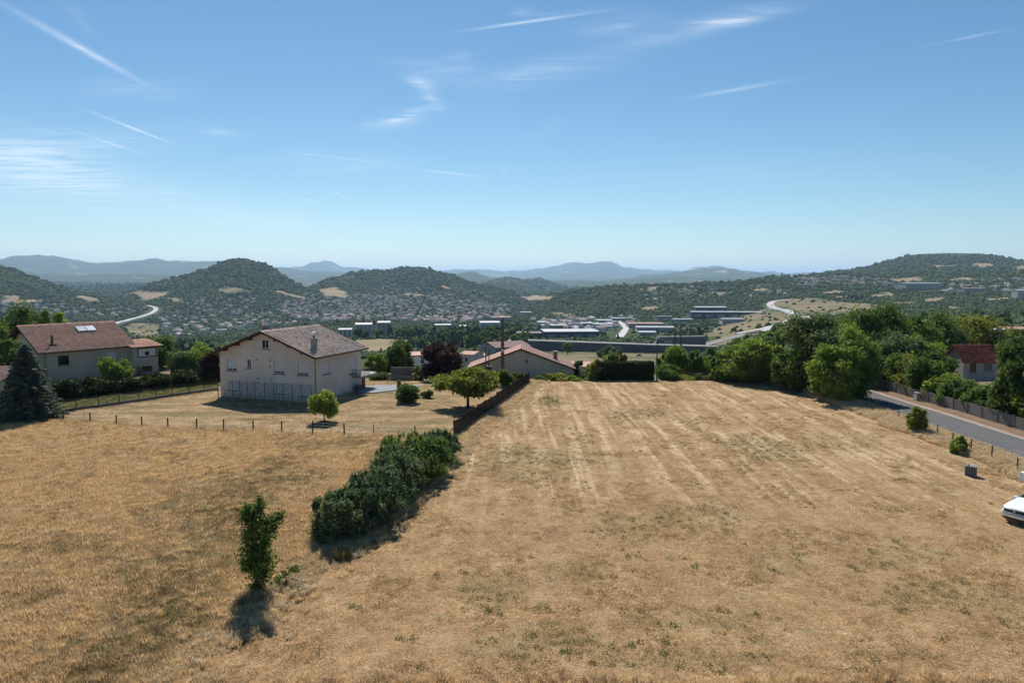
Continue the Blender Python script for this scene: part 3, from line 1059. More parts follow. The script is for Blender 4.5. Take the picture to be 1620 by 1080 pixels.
def wall_panel(mb, o, ex, inn, W, z0, z1, holes, depth=0.2, mi=0):
    """flat wall with real openings; o = foot of its start, ex along it, inn inwards"""
    o, ex, inn = Vector(o), Vector(ex), Vector(inn)
    xs = sorted({0.0, W, *[h[0] for h in holes], *[h[1] for h in holes]})
    zs = sorted({z0, z1, *[h[2] for h in holes], *[h[3] for h in holes]})
    P = lambda x, z, d=0.0: o + ex * x + inn * d + Vector((0, 0, z))
    for i in range(len(xs) - 1):
        for j in range(len(zs) - 1):
            cx, cz = (xs[i] + xs[i + 1]) / 2, (zs[j] + zs[j + 1]) / 2
            if any(h[0] < cx < h[1] and h[2] < cz < h[3] for h in holes):
                continue
            mb.add([P(xs[i], zs[j]), P(xs[i + 1], zs[j]), P(xs[i + 1], zs[j + 1]), P(xs[i], zs[j + 1])], [(0, 1, 2, 3)], mi)
    for a, b, c, d in holes:
        for q in ([(a, c), (b, c)], [(b, c), (b, d)], [(b, d), (a, d)], [(a, d), (a, c)]):
            mb.add([P(*q[0]), P(*q[1]), P(*q[1], depth), P(*q[0], depth)], [(0, 1, 2, 3)], mi)


class House:
    """gabled house: local x along the eaves, y away from them, gable ends at x = 0 and x = L"""
    def __init__(s, name, origin, rz, L, D, H, Rz, label, cat='house', z0=None):
        s.o = np.array(origin[:2], float)
        s.z = float(T(*s.o)) if z0 is None else z0
        s.root = tag(empty(name, (*s.o, s.z), rz), label, cat)
        s.ex = np.array([math.cos(rz), math.sin(rz)])
        s.ey = np.array([-math.sin(rz), math.cos(rz)])
        s.L, s.D, s.H, s.R = L, D, H, Rz
        s.rz = rz

    def on_eave(s, u, v):
        """pixel -> (x, z) on the wall y = 0"""
        r = ray(u, v)
        t = np.dot(s.o, s.ey) / np.dot(r[:2], s.ey)
        return np.dot(r[:2] * t - s.o, s.ex), CZ + r[2] * t - s.z

    def on_gable(s, u, v):
        r = ray(u, v)
        t = np.dot(s.o, s.ex) / np.dot(r[:2], s.ex)
        return np.dot(r[:2] * t - s.o, s.ey), CZ + r[2] * t - s.z

    def erect(s, m_wall, m_tile, eave_holes=(), gable_holes=(), ov_e=0.7, ov_g=0.9, tw=0.3, ch=0.36, th=0.16, rafters=True, gutter=True, plinth=0.6, hide_far=False):
        L, D, H, Rz = s.L, s.D, s.H, s.R
        mb = MB()
        b = -plinth
        wall_panel(mb, (0, 0, 0), (1, 0, 0), (0, 1, 0), L, b, H, list(eave_holes))
        # gable wall runs from y = D to y = 0 as seen from outside
        wall_panel(mb, (0, D, 0), (0, -1, 0), (1, 0, 0), D, b, H, [(D - h[1], D - h[0], h[2], h[3]) for h in gable_holes])
        wall_panel(mb, (L, 0, 0), (0, 1, 0), (-1, 0, 0), D, b, H, [])
        wall_panel(mb, (L, D, 0), (-1, 0, 0), (0, -1, 0), L, b, H, [])
        mb.add([(0, 0, H), (0, D, H), (0, D / 2, Rz)], [(0, 2, 1)])
        mb.add([(L, 0, H), (L, D, H), (L, D / 2, Rz)], [(0, 1, 2)])
        mb.build('wall', m_wall, s.root)
        sl = (Rz - H) / (D / 2)
        ze = H - ov_e * sl
        roof = MB()
        nz = 1 / math.hypot(1, sl)
        for sg in (0, 1):
            y0 = -ov_e if sg == 0 else D + ov_e
            n = (0, -sl * nz if sg == 0 else sl * nz, nz)
            poly = [(-ov_g, y0, ze), (L + ov_g, y0, ze), (L + ov_g, D / 2, Rz), (-ov_g, D / 2, Rz)]
            if sg:
                poly.reverse()
            off = Vector(n) * th
            roof.slab([Vector(q) + off for q in poly], n, th)
        ro = roof.build('roof', m_wood, s.root)
        up = lambda sg: np.array([0, (-1 if sg == 0 else 1) * sl * nz, nz])
        e = np.array([L + 2 * ov_g, 0, 0])
        for sg in (0, 1):
            if sg == 1 and hide_far:
                pass
            y0 = -ov_e - 0.03 if sg == 0 else D + ov_e + 0.03
            p0 = np.array([-ov_g, y0, ze - 0.01]) + up(sg) * (th + 0.01)
            sv = np.array([0, D / 2 - y0, Rz - ze + 0.01])
            if sg == 1:
                tiled_slope('roof_tiles', ro, p0 + e, -e, sv, up(sg), tw, ch, m_tile)
            else:
                tiled_slope('roof_tiles', ro, p0, e, sv, up(sg), tw, ch, m_tile)
        # ridge caps
        rb = MB()
        nr_ = max(4, round((L + 2 * ov_g) / 0.42))
        for i in range(nr_):
            x0 = -ov_g + (L + 2 * ov_g) * i / nr_
            x1 = -ov_g + (L + 2 * ov_g) * (i + 1.06) / nr_
            zt = Rz + th / nz + 0.05
            rb.add([(x0, D / 2 - .16, zt - .06), (x0, D / 2, zt + .07), (x0, D / 2 + .16, zt - .06), (x1, D / 2 - .15, zt - .075), (x1, D / 2, zt + .05), (x1, D / 2 + .15, zt - .075)],
                   [(0, 3, 4, 1), (1, 4, 5, 2), (0, 1, 2), (3, 5, 4)])
        o = rb.build('ridge_tiles', m_tile, ro)
        o['kind'] = 'stuff'
        # verge boards
        for sg in (0, 1):
            y0 = -ov_e if sg == 0 else D + ov_e
            vb = MB()
            a0, a1 = Vector((-ov_g - .04, y0, ze - .06)), Vector((-ov_g - .04, D / 2, Rz - .06))
            vb.add([a0, a1, a1 + Vector((0, 0, .28)), a0 + Vector((0, 0, .28)), a0 + Vector((.035, 0, 0)), a1 + Vector((.035, 0, 0)), a1 + Vector((.035, 0, .28)), a0 + Vector((.035, 0, .28))],
                   [(0, 1, 2, 3), (7, 6, 5, 4), (0, 4, 5, 1), (2, 6, 7, 3)])
            vb.build('verge_board', m_wood, ro)
        if rafters:
            for k in range(1, 8):
                if k == 4:
                    continue
                y = -ov_e + (D + 2 * ov_e) * k / 8
                z = ze + (min(y, D - y) + ov_e) * sl - 0.02
                MB().box(-ov_g + .06, 0.1, y - .09, y + .09, z - .26, z - .03).build('purlin', m_wood, ro)
        if gutter:
            g = MB()
            g.tube((-ov_g, -ov_e - .06, ze + .02), (L + ov_g, -ov_e - .06, ze + .02), .07, n=8)
            g.build('gutter', m_wood, s.root)
            d = MB()
            d.tube((0.12, -0.10, ze - .25), (0.12, -0.10, -.1), .05, n=8)
            d.tube((0.12, -0.10, ze - .25), (-0.1, -ov_e - .04, ze - .02), .05, n=6)
            d.build('downpipe', m_sill, s.root)
        return s

    def window(s, side, a, b, z0, z1, drop=1.0, m_sh=None, gap=True, sill=True, panes=0, dark=False):
        """side 'e' or 'g'; a..b along the wall; roller shutter lowered by drop"""
        m_sh = m_sh or m_shutter
        if side == 'e':
            P = lambda q, d, z: (q, d, z)
        else:
            P = lambda q, d, z: (d, q, z)

        def bx(name, mat, q0, q1, d0, d1, za, zb, par):
            p0, p1 = P(q0, d0, za), P(q1, d1, zb)
            lo = [min(p0[i], p1[i]) for i in range(3)]
            hi = [max(p0[i], p1[i]) for i in range(3)]
            return MB().box(lo[0], hi[0], lo[1], hi[1], lo[2], hi[2]).build(name, mat, par)
        mb = MB()
        fw = 0.06
        for q in ((a, a + fw, z0, z1), (b - fw, b, z0, z1), (a + fw, b - fw, z1 - fw, z1), (a + fw, b - fw, z0, z0 + fw)):
            p0, p1 = P(q[0], .13, q[2]), P(q[1], .19, q[3])
            mb.box(min(p0[0], p1[0]), max(p0[0], p1[0]), min(p0[1], p1[1]), max(p0[1], p1[1]), q[2], q[3])
        w = mb.build('window', m_sh if not dark else m_wood, s.root)
        bx('pane', m_glass, a, b, .175, .20, z0, z1, w)
        if panes:
            bx('mullion', m_sh, (a + b) / 2 - .03, (a + b) / 2 + .03, .14, .176, z0 + fw, z1 - fw, w)
        if drop > 0:
            zl = z1 - (z1 - z0) * drop
            n = max(4, int((z1 - zl) / 0.09))
            sb = MB()
            for i in range(n):
                za, zb = zl + (z1 - zl) * i / n, zl + (z1 - zl) * (i + 1) / n
                p0, p1 = P(a + fw * .5, .10, za), P(b - fw * .5, .125, zb - .012)
                sb.box(min(p0[0], p1[0]), max(p0[0], p1[0]), min(p0[1], p1[1]), max(p0[1], p1[1]), za, zb - .012)
            sb.build('shutter', m_sh, w)
        if sill:
            bx('sill', m_sill, a - .12, b + .12, -.14, .12, z0 - .14, z0 - .02, w)
        return w


def rect_from_px(fn, u0, u1, v0, v1):
    um, vm = (u0 + u1) / 2, (v0 + v1) / 2
    a, b = fn(u0, vm)[0], fn(u1, vm)[0]
    z1, z0 = fn(um, v0)[1], fn(um, v1)[1]
    return min(a, b), max(a, b), z0, z1


# ------------------------------------------------------------------ the big beige house
TH = R(18.5)
fc = at_depth(498.5, 638, 87.0)
hA = House('big_house', (fc[0], fc[1]), math.pi / 2 - TH, 11.4, 14.9, 6.1, 8.95, 'big two-storey beige house with mottled brown tiled roof beside the dry lawn')
g = hA.on_gable
upper = [rect_from_px(g, 359, 374, 567.6, 585.5), rect_from_px(g, 433.4, 449.7, 572, 590.5), rect_from_px(g, 471, 487.4, 574, 593)]
slit = rect_from_px(g, 390.5, 396.5, 568.6, 582)
lowerw = [rect_from_px(g, 362, 374.5, 602, 617), rect_from_px(g, 437, 450.7, 607.5, 622.6), rect_from_px(g, 473, 486, 610, 625.6)]
vents = [rect_from_px(g, 440.5, 444.5, 627.5, 634), rect_from_px(g, 478, 482, 630, 637)]
e = hA.on_eave
w7 = rect_from_px(e, 510.8, 521.6, 573, 591)
bd = rect_from_px(e, 552.6, 564.0, 566, 594)
gd = rect_from_px(e, 556.7, 564.4, 599.5, 612.5)
hA.erect(m_plaster, m_tile_a, [w7, bd, gd], upper + [slit] + lowerw + vents, tw=0.30, ch=0.34)
for q in upper:
    hA.window('g', *q, drop=0.84, panes=1)
hA.window('g', *slit, drop=0, panes=1)
for q in lowerw:
    hA.window('g', *q, drop=1.0)
for q in vents:
    hA.window('g', *q, drop=0, sill=False, dark=True)
hA.window('e', *w7, drop=1.0)
hA.window('e', *bd, drop=0.85, sill=False)
hA.window('e', *gd, drop=1.0)
aw = rect_from_px(g, 415, 425.5, 537.5, 551)
mb = MB()
mb.box(-.05, .02, aw[0] - .06, aw[1] + .06, aw[2] - .06, aw[3] + .06)
w = mb.build('attic_window', m_shutter, hA.root)
MB().box(-.065, -.045, aw[0] + .05, (aw[0] + aw[1]) / 2 - .04, aw[2] + .05, aw[3] - .05).build('pane', m_glass, w)
MB().box(-.065, -.045, (aw[0] + aw[1]) / 2 + .04, aw[1] - .05, aw[2] + .05, aw[3] - .05).build('pane', m_glass, w)
MB().box(-.18, .02, aw[0] - .15, aw[1] + .15, aw[2] - .18, aw[2] - .08).build('sill', m_sill, w)
# small wall vents
for q in [(407, 569), (427.5, 570), (427, 580), (408.5, 598.5), (408.7, 606), (429, 600.5)]:
    y, z = g(*q)
    MB().box(-.04, .02, y - .10, y + .10, z - .10, z + .10).build('vent', m_sill, hA.root)
# plinth band
MB().box(-.03, -.004, 0.0, hA.D, -.4, .55).build('plinth', m_plaster3, hA.root)
MB().box(0.0, hA.L, -.03, -.004, -.4, .35).build('plinth', m_plaster3, hA.root)
# chimney
cb = MB()
cx_, cy_ = 2.0, 1.3
zb = 6.1 + cy_ * (8.95 - 6.1) / 7.45
cb.box(cx_ - .3, cx_ + .3, cy_ - .3, cy_ + .3, zb - .3, zb + 1.5)
ch = cb.build('chimney', m_conc, hA.root)
MB().box(cx_ - .38, cx_ + .38, cy_ - .38, cy_ + .38, zb + 1.5, zb + 1.6).build('cap', m_conc, ch)
tb = MB()
tb.tube((cx_, cy_, zb + 1.6), (cx_, cy_, zb + 1.95), .16, .14, 10)
tb.build('pot', m_brick, ch)
tb = MB()
tb.tube((cx_, cy_, zb + 1.95), (cx_, cy_, zb + 2.3), .12, .12, 10)
tb.tube((cx_, cy_, zb + 2.3), (cx_, cy_, zb + 2.5), .30, .05, 10)
tb.build('cowl', m_white, ch)
# second stack and aerial behind the ridge
cb = MB().box(1.2, 1.9, 8.2, 8.8, 8.2, 9.6)
c2 = cb.build('chimney', m_conc_d, hA.root)
MB().box(1.1, 2.0, 8.1, 8.9, 9.6, 9.72).build('cap', m_conc_d, c2)
ab = MB()
ab.tube((1.5, 8.5, 9.7), (1.5, 8.5, 11.2), .035, n=5)
for k, l in enumerate((.5, .4, .35, .3)):
    ab.tube((1.5 - l, 8.5, 10.6 + k * .16), (1.5 + l, 8.5, 10.6 + k * .16), .015, n=4)
ab.build('aerial', m_iron, c2)
# balcony
bb = MB().box(8.9, 13.6, -1.35, -.01, bd[2] - .28, bd[2] - .06)
bal = bb.build('balcony', m_conc, hA.root)
rb = MB()
zf = bd[2] - .06
for k in range(16):
    x = 8.95 + k * .17
    rb.box(x, x + .03, -1.33, -1.30, zf, zf + .95)
for k in range(8):
    y = -1.3 + k * .17
    rb.box(8.92, 8.95, y, y + .03, zf, zf + .95)
rb.box(8.9, 11.6, -1.36, -1.29, zf + .95, zf + 1.0)
rb.box(8.9, 8.97, -1.30, -.02, zf + .95, zf + 1.0)
rb.build('railing', m_sill, bal)
MB().box(11.42, 11.9, -.35, -.02, -.3, gd[3]).build('brick_pier', m_brick, hA.root)
# eaves slab over the side door
MB().box(11.5, 14.5, -.6, 2.4, bd[2] - .30, bd[2] - .08).build('porch_roof', m_conc, hA.root)
MB().box(14.1, 14.4, 2.0, 2.3, -.3, bd[2] - .31).build('porch_post', m_plaster, hA.root)

# rain barrel by the side wall
pb = hA.o + hA.ex * 9.6 + hA.ey * -0.55
zg = float(T(*pb))
root = tag(empty('rain_barrel', (*pb, zg)), 'dark rain barrel with a pale lid against the side wall of the big house', 'barrel')
mb = MB()
for z0, z1, r0, r1 in ((0, .35, .36, .42), (.35, .65, .42, .42), (.65, 1.0, .42, .36)):
    mb.tube((0, 0, z0), (0, 0, z1), r0, r1, 14)
mb.build('body', plain('blue_grey_plastic', (0.10, 0.11, 0.13), 0.5), root, True)
MB().tube((0, 0, 1.0), (0, 0, 1.07), .39, .37, 14).build('lid', m_conc, root)
MB().tube((0, -.40, .2), (0, -.52, .2), .03, .03, 6).build('tap', m_iron, root)
pb2 = pb + hA.ex * 1.2 + hA.ey * -0.1
root = tag(empty('flower_tub', (*pb2, zg)), 'low pale tub with a small plant beside the rain barrel', 'plant pot')
MB().tube((0, 0, 0), (0, 0, .42), .26, .36, 12).build('tub', m_conc, root)
# (its plant is added with the other foliage)
FLOWER_TUB = root

# ------------------------------------------------------------------ the left house
TH2 = R(55)
near = at_depth(72, 600, 104.0)
hB = House('tiled_house', (near[0], near[1]), TH2, 12.4, 13.0, 5.0, 8.35, 'cream house with a red-brown tiled roof and two solar panels behind the blue spruce')
e = hB.on_eave
wa = rect_from_px(e, 92, 109.5, 562, 577)
wb_ = rect_from_px(e, 169, 184, 557.5, 571)
hB.erect(m_plaster2, m_tile_b, [wa, wb_], [], tw=0.32, ch=0.38, ov_e=0.8, ov_g=1.1, rafters=True)
hB.window('e', *wa, drop=0, dark=True, sill=True)
hB.window('e', *wb_, drop=1.0, panes=1)
# solar panels lie on the slope
sl = (8.35 - 5.0) / 6.5
nz = 1 / math.hypot(1, sl)
m_solar, nt, out = new_mat('solar_glass')
finish(nt, out, (0.30, 0.36, 0.42), 0.12, 0.9)
for k in range(2):
    x0, y0 = 6.6 + k * 1.42, 3.9
    q = [Vector((x0, y0, 5.0 + y0 * sl)), Vector((x0 + 1.32, y0, 5.0 + y0 * sl)), Vector((x0 + 1.32, y0 + 1.35, 5.0 + (y0 + 1.35) * sl)), Vector((x0, y0 + 1.35, 5.0 + (y0 + 1.35) * sl))]
    n = Vector((0, -sl * nz, nz))
    sp = MB().slab([p_ + n * .44 for p_ in q], n, .10).build('solar_panel', m_iron, hB.root)
    c_ = sum(q, Vector()) / 4
    MB().slab([c_ + (p_ - c_) * .94 + n * .448 for p_ in q], n, .006).build('glass', m_solar, sp)
# stove pipe
zb = 5.0 + 1.0 * sl
pb_ = MB().tube((1.6, 1.0, zb), (1.6, 1.0, zb + 1.6), .17, .17, 10)
sp = pb_.build('flue_pipe', m_iron, hB.root)
MB().box(1.1, 2.1, .6, 1.45, zb + .02, zb + .28).build('flashing', m_iron, sp)
# veranda at the far end
vx0, vx1 = 12.45, 16.6
vz = 2.6
mb = MB()
wh = [(0.9, vx1 - vx0 - 0.35, 2.85, 4.15), (1.3, 3.1, 0.1, 1.15)]
wall_panel(mb, (vx0, -1.6, 0), (1, 0, 0), (0, 1, 0), vx1 - vx0, -.6, 4.5, wh)
wall_panel(mb, (vx0, 0.0, 0), (0, -1, 0), (1, 0, 0), 1.6, -.6, 4.5, [])
wall_panel(mb, (vx1, -1.6, 0), (0, 1, 0), (-1, 0, 0), 7.0, -.6, 4.5, [])
mb.build('veranda', m_plaster2, hB.root)
vr = MB()
vr.slab([(vx0 - .5, -2.4, 4.55), (vx1 + .6, -2.4, 4.55), (vx1 + .6, 2.6, 5.45), (vx0 - .5, 2.6, 5.45)], (0, -.18, 1), .16)
vro = vr.build('veranda_roof', m_wood, hB.root)
tiled_slope('roof_tiles', vro, (vx0 - .5, -2.45, 4.56), (vx1 - vx0 + 1.1, 0, 0), (0, 5.05, .91), (0, -.177, .984), 0.32, 0.38, m_tile_b)
fm = MB()
a, b, c_, d = wh[0]
for q in ((vx0 + a - .12, vx0 + a, c_ - .12, d + .12), (vx0 + b, vx0 + b + .12, c_ - .12, d + .12), (vx0 + a, vx0 + b, d, d + .14), (vx0 + a, vx0 + b, c_ - .14, c_)):
    fm.box(q[0], q[1], -1.66, -1.604, q[2], q[3])
vw = fm.build('veranda_window', m_wood, hB.root)
xm = vx0 + (a + b) / 2
MB().box(vx0 + a, xm - .03, -1.58, -1.54, c_, d).build('shutter', m_shutter, vw)
MB().box(xm + .03, vx0 + b, -1.58, -1.54, c_, d).build('shutter', m_shutter, vw)
MB().box(xm - .35, xm + .35, -1.60, -1.582, c_ + .15, c_ + .8).build('hatch', m_wood, vw)
ga = MB()
a, b, c_, d = wh[1]
ga.box(vx0 + a, vx0 + b, -1.42, -1.40, c_, d)
ga.build('arched_opening', m_glass, hB.root)
MB().box(vx0 + a - .2, vx0 + b + .3, -1.85, -1.605, c_ - .16, c_ - .02).build('sill', m_shutter, hB.root)
MB().box(vx0 + .5, vx0 + 1.15, -1.66, -1.605, .0, 1.2).build('brick_pier', m_brick, hB.root)
# balcony on the long wall
bb = MB().box(7.2, 9.6, -1.0, -.01, 2.0, 2.15)
bal = bb.build('balcony', m_conc_d, hB.root)
rb = MB()
for k in range(14):
    rb.box(7.2 + k * .18, 7.25 + k * .18, -1.0, -.96, 2.15, 3.0)
rb.box(7.2, 9.6, -1.02, -.94, 3.0, 3.06)
rb.build('railing', m_wood, bal)

# bit of a tiled lean-to at the picture's left border
lo = ground(-6, 640)
q0 = at_depth(-8, 585, 84)
root = tag(empty('lean_to', (q0[0], q0[1], float(T(q0[0], q0[1])))), 'red tiled lean-to half hidden by the spruce at the left border', 'shed')
MB().box(-6, 0.2, 0, 4, -.3, 3.2).build('wall', m_plaster2, root)
rs = MB().slab([(-6.4, -.5, 3.2), (.7, -.5, 3.2), (.7, 4.4, 4.6), (-6.4, 4.4, 4.6)], (0, -.27, 1), .14).build('roof', m_wood, root)
tiled_slope('roof_tiles', rs, (-6.4, -.55, 3.19), (7.1, 0, 0), (0, 4.95, 1.41), (0, -.273, .962), .3, .36, m_tile_c)

# ------------------------------------------------------------------ the low house past the end of the slat fence
Yh = 119.0
ge = at_depth(906, 585, Yh)
hC = House('low_house', (ge[0], ge[1]), R(88), 8.0, 18.2, at_depth(900, 583, Yh)[2] + 3.2, at_depth(832, 553, Yh)[2] + 3.2, 'low sand-coloured house with a pink tiled gable roof beyond the field edge', z0=-3.2)
hC.erect(m_plaster3, m_tile_c, [], [], tw=0.34, ch=0.42, ov_e=0.35, ov_g=0.5, gutter=False, rafters=False)
y, z = hC.on_gable(833, 571)
MB().tube((-.06, y, z), (.02, y, z), .28, .28, 10).build('round_vent', m_glass, hC.root)
zb = hC.H + 3.0 * (hC.R - hC.H) / 9.1
cb = MB().box(3.2, 3.9, 2.6, 3.3, zb - .3, zb + 1.5).build('chimney', m_brick, hC.root)
MB().box(3.1, 4.0, 2.5, 3.4, zb + 1.5, zb + 1.62).build('cap', m_conc, cb)

# ------------------------------------------------------------------ red-roofed hut among the right-hand trees
Ys = 112.0
se = at_depth(1528, 572, Ys)
hz0 = float(T(se[0], se[1]))
hD = House('red_roofed_hut', (se[0], se[1] + .5), R(-3), 5.4, 5.2, se[2] - hz0 + .2, at_depth(1545, 547, Ys + 2.6)[2] - hz0, 'small grey hut with a red tiled roof rising above the roadside hedge', 'hut')
eh = [(1.0, 2.0, hD.H - 1.9, hD.H - .35), (3.3, 4.6, hD.H - 1.6, hD.H - .5)]
hD.erect(m_conc, m_tile_d, eh, [], tw=0.30, ch=0.36, ov_e=0.45, ov_g=0.35, gutter=False, rafters=False)
hD.window('e', *eh[0], drop=0, dark=True)
hD.window('e', *eh[1], drop=1, m_sh=m_sill)
hq = at_depth(1496, 590, 112)
root = tag(empty('small_outhouse', (hq[0], hq[1], float(T(hq[0], hq[1])))), 'narrow whitish outhouse in the trees beside the red-roofed hut', 'outhouse')
zt = at_depth(1496, 568, 112)[2] - float(T(hq[0], hq[1]))
MB().box(-.7, .7, 0, 1.4, -.5, zt).build('wall', m_white, root)
MB().box(-.95, .95, -.3, 1.7, zt, zt + .14).build('roof', m_conc, root)
hq = at_depth(1606, 560, 190)
root = tag(empty('brick_building', (hq[0], hq[1], float(T(hq[0], hq[1])))), 'dark brick building behind the trees at the right border', 'building')
zt = at_depth(1606, 523, 190)[2] - float(T(hq[0], hq[1]))
MB().box(-4.5, 14, 0, 9, -1, zt).build('wall', plain('dull_brick', (0.10, 0.055, 0.05), 0.9, 0.3), root)
MB().box(-5, 14.5, -.5, 9.5, zt, zt + .5).build('roof', plain('dull_pink_roof', (0.30, 0.17, 0.14), 0.9, 0.2), root)

# ------------------------------------------------------------------ houses just below the field
def small_house(u, v_top, v_eave, w_px, Y, depth, rz, mw, mr, label, flat=False, name='house'):
    p = at_depth(u, v_eave, Y)
    zg = float(T(p[0], p[1]))
    Wd = w_px / 1080 * Y
    H = p[2] - zg
    Rz = at_depth(u, v_top, Y + depth / 2)[2] - zg
    root = tag(empty(name, (p[0], p[1], zg), R(rz)), label, 'house')
    mb = MB().box(-Wd / 2, Wd / 2, 0, depth, -3, H)
    if not flat:
        mb.add([(-Wd / 2, 0, H), (-Wd / 2, depth, H), (-Wd / 2, depth / 2, Rz)], [(0, 2, 1)])
        mb.add([(Wd / 2, 0, H), (Wd / 2, depth, H), (Wd / 2, depth / 2, Rz)], [(0, 1, 2)])
    mb.build('wall', mw, root)
    if flat:
        MB().box(-Wd / 2 - .3, Wd / 2 + .3, -.3, depth + .3, H, H + .35).build('roof', mr, root)
    else:
        sl = (Rz - H) / (depth / 2)
        r = MB()
        r.slab([(-Wd / 2 - .4, -.5, H - .5 * sl + .2), (Wd / 2 + .4, -.5, H - .5 * sl + .2), (Wd / 2 + .4, depth / 2, Rz + .2), (-Wd / 2 - .4, depth / 2, Rz + .2)], (0, -sl, 1), .2)
        r.slab([(Wd / 2 + .4, depth + .5, H - .5 * sl + .2), (-Wd / 2 - .4, depth + .5, H - .5 * sl + .2), (-Wd / 2 - .4, depth / 2, Rz + .2), (Wd / 2 + .4, depth / 2, Rz + .2)], (0, sl, 1), .2)
        r.build('roof', mr, root)
    for k in range(max(1, int(Wd / 4))):
        x = -Wd / 2 + (k + .5) * Wd / max(1, int(Wd / 4))
        wn = MB().box(x - .5, x + .5, -.05, .05, H - 2.0, H - .8).build('window', m_shutter, root)
        MB().box(x - .42, x + .42, -.07, -.045, H - 1.92, H - .88).build('pane', m_glass, wn)
    return root


small_house(668, 557, 563.5, 32, 185, 9, 12, m_white, m_tile_c, 'white house with a pink roof left of the burgundy tree', True)
small_house(738, 556, 561, 22, 190, 8, -20, m_plaster, m_tile_c, 'pale house with a pink roof just right of the burgundy tree')
small_house(757, 558, 563, 20, 205, 9, 10, m_conc, m_tile_c, 'small grey house with a pale roof left of the tall pole')
small_house(812, 540, 549, 60, 260, 16, 25, m_conc, plain('dull_brown_roof', (0.20, 0.13, 0.11), 0.9, 0.25), 'large grey house with a dull brown roof behind the tall pole', False, 'large_house')
small_house(912, 574, 580, 36, 150, 8, -10, m_plaster3, m_tile_c, 'pink tiled roof just behind the low house')

# ------------------------------------------------------------------ garden wall with gate beyond the lawn
Yw = 111.0
def garden_piece(u0, u1, v0, Y, name, mat, label, cat, th=.3):
    a, b = at_depth(u0, v0, Y), at_depth(u1, v0, Y)
    zg = float(T((a[0] + b[0]) / 2, Y))
    return MB().box(a[0], b[0], Y, Y + th, zg - .5, a[2]), zg


root = tag(empty('garden_gate', (0, 0, 0)), 'grey concrete garden wall and gate with two pillars at the end of the driveway', 'gate')
mb, zg = garden_piece(618, 654, 581, Yw + 1.5, '', None, '', '')
mb.build('back_wall', m_conc_d, root)
for u in (614, 652.5):
    a = at_depth(u, 592, Yw)
    MB().box(a[0], a[0] + .45, Yw - .2, Yw + .25, zg - .5, a[2]).build('pillar', m_conc, root)
    MB().box(a[0] - .06, a[0] + .51, Yw - .26, Yw + .31, a[2], a[2] + .12).build('pillar_cap', m_conc, root)
a, b = at_depth(619, 595, Yw), at_depth(652, 595, Yw)
for k in range(22):
    x = a[0] + (b[0] - a[0]) * (k + .5) / 22
    MB().box(x - .025, x + .025, Yw, Yw + .05, zg, a[2] - .15).build('bar', m_sill, root)
gt = MB().box(a[0], b[0], Yw, Yw + .06, a[2] - .15, a[2])
gt.box(a[0], b[0], Yw, Yw + .06, zg + .15, zg + .35)
gt.build('gate_rail', m_sill, root)
mb, zg = garden_piece(655, 705, 604, Yw - 2, '', None, '', '')
tag(mb.build('low_wall', m_conc), 'low grey kerb wall under the burgundy tree', 'wall')

# ------------------------------------------------------------------ fences, poles, walls
def rod(name, mat, parent, a, b, r, n=5, r1=None):
    return MB().tube(a, b, r, r1, n).build(name, mat, parent)


def post_on(name, parent, mat, x, y, h, r, lean=(0, 0), n=7, sink=.3):
    z = float(T(x, y))
    return rod(name, mat, parent, (x, y, z - sink), (x + lean[0], y + lean[1], z + h), r, n, r * .92)


rng = np.random.default_rng(7)
fence = tag(empty('field_fence'), 'row of thin dark posts with wire between the tall grass and the lawn', 'fence')
tops = []
for i, (x, y) in enumerate(POSTS):
    lt = i in (11,)
    h = 1.28 + rng.uniform(-.08, .1)
    post_on('post', fence, m_post_l if lt else m_post, x, y, h, .05 if lt else .075, rng.uniform(-.04, .04, 2))
    tops.append((x, y, float(T(x, y)) + h))
for k in (0.45, 0.85, 1.15):
    w = MB()
    for i in range(len(POSTS) - 1):
        a, b = tops[i], tops[i + 1]
        w.tube((a[0], a[1], a[2] - 1.28 + k), (b[0], b[1], b[2] - 1.28 + k), .006, n=3, cap=False)
    w.build('wire', m_steel, fence)

fence = tag(empty('road_fence'), 'old wooden posts with slack wire between the mown field and the road', 'fence')
prev = None
RP = [(1371, 646, 1.2), (1385.5, 650, 1.5), (1421, 664, 1.0), (1482, 690, 1.25), (1507, 702, 1.1), (1535, 715, 1.25), (1568, 728, 1.35), (1609, 746, 1.2), (1662, 768, 1.3)]
pts = []
for i, (u, v, h) in enumerate(RP):
    g_ = ground(u, v)
    x, y = g_[0], g_[1]
    lean = (rng.uniform(-.06, .06), rng.uniform(-.05, .05))
    post_on('post', fence, m_post_l if i in (1, 3) else m_pole_wood, x, y, h, .065, lean)
    pts.append((x + lean[0], y, float(T(x, y)) + h))
for k in (0.12, 0.55):
    w = MB()
    for a, b in zip(pts[:-1], pts[1:]):
        mid = ((a[0] + b[0]) / 2, (a[1] + b[1]) / 2, (a[2] + b[2]) / 2 - k - .12)
        w.tube((a[0], a[1], a[2] - k), mid, .007, n=3, cap=False)
        w.tube(mid, (b[0], b[1], b[2] - k), .007, n=3, cap=False)
    w.build('wire', m_iron, fence)

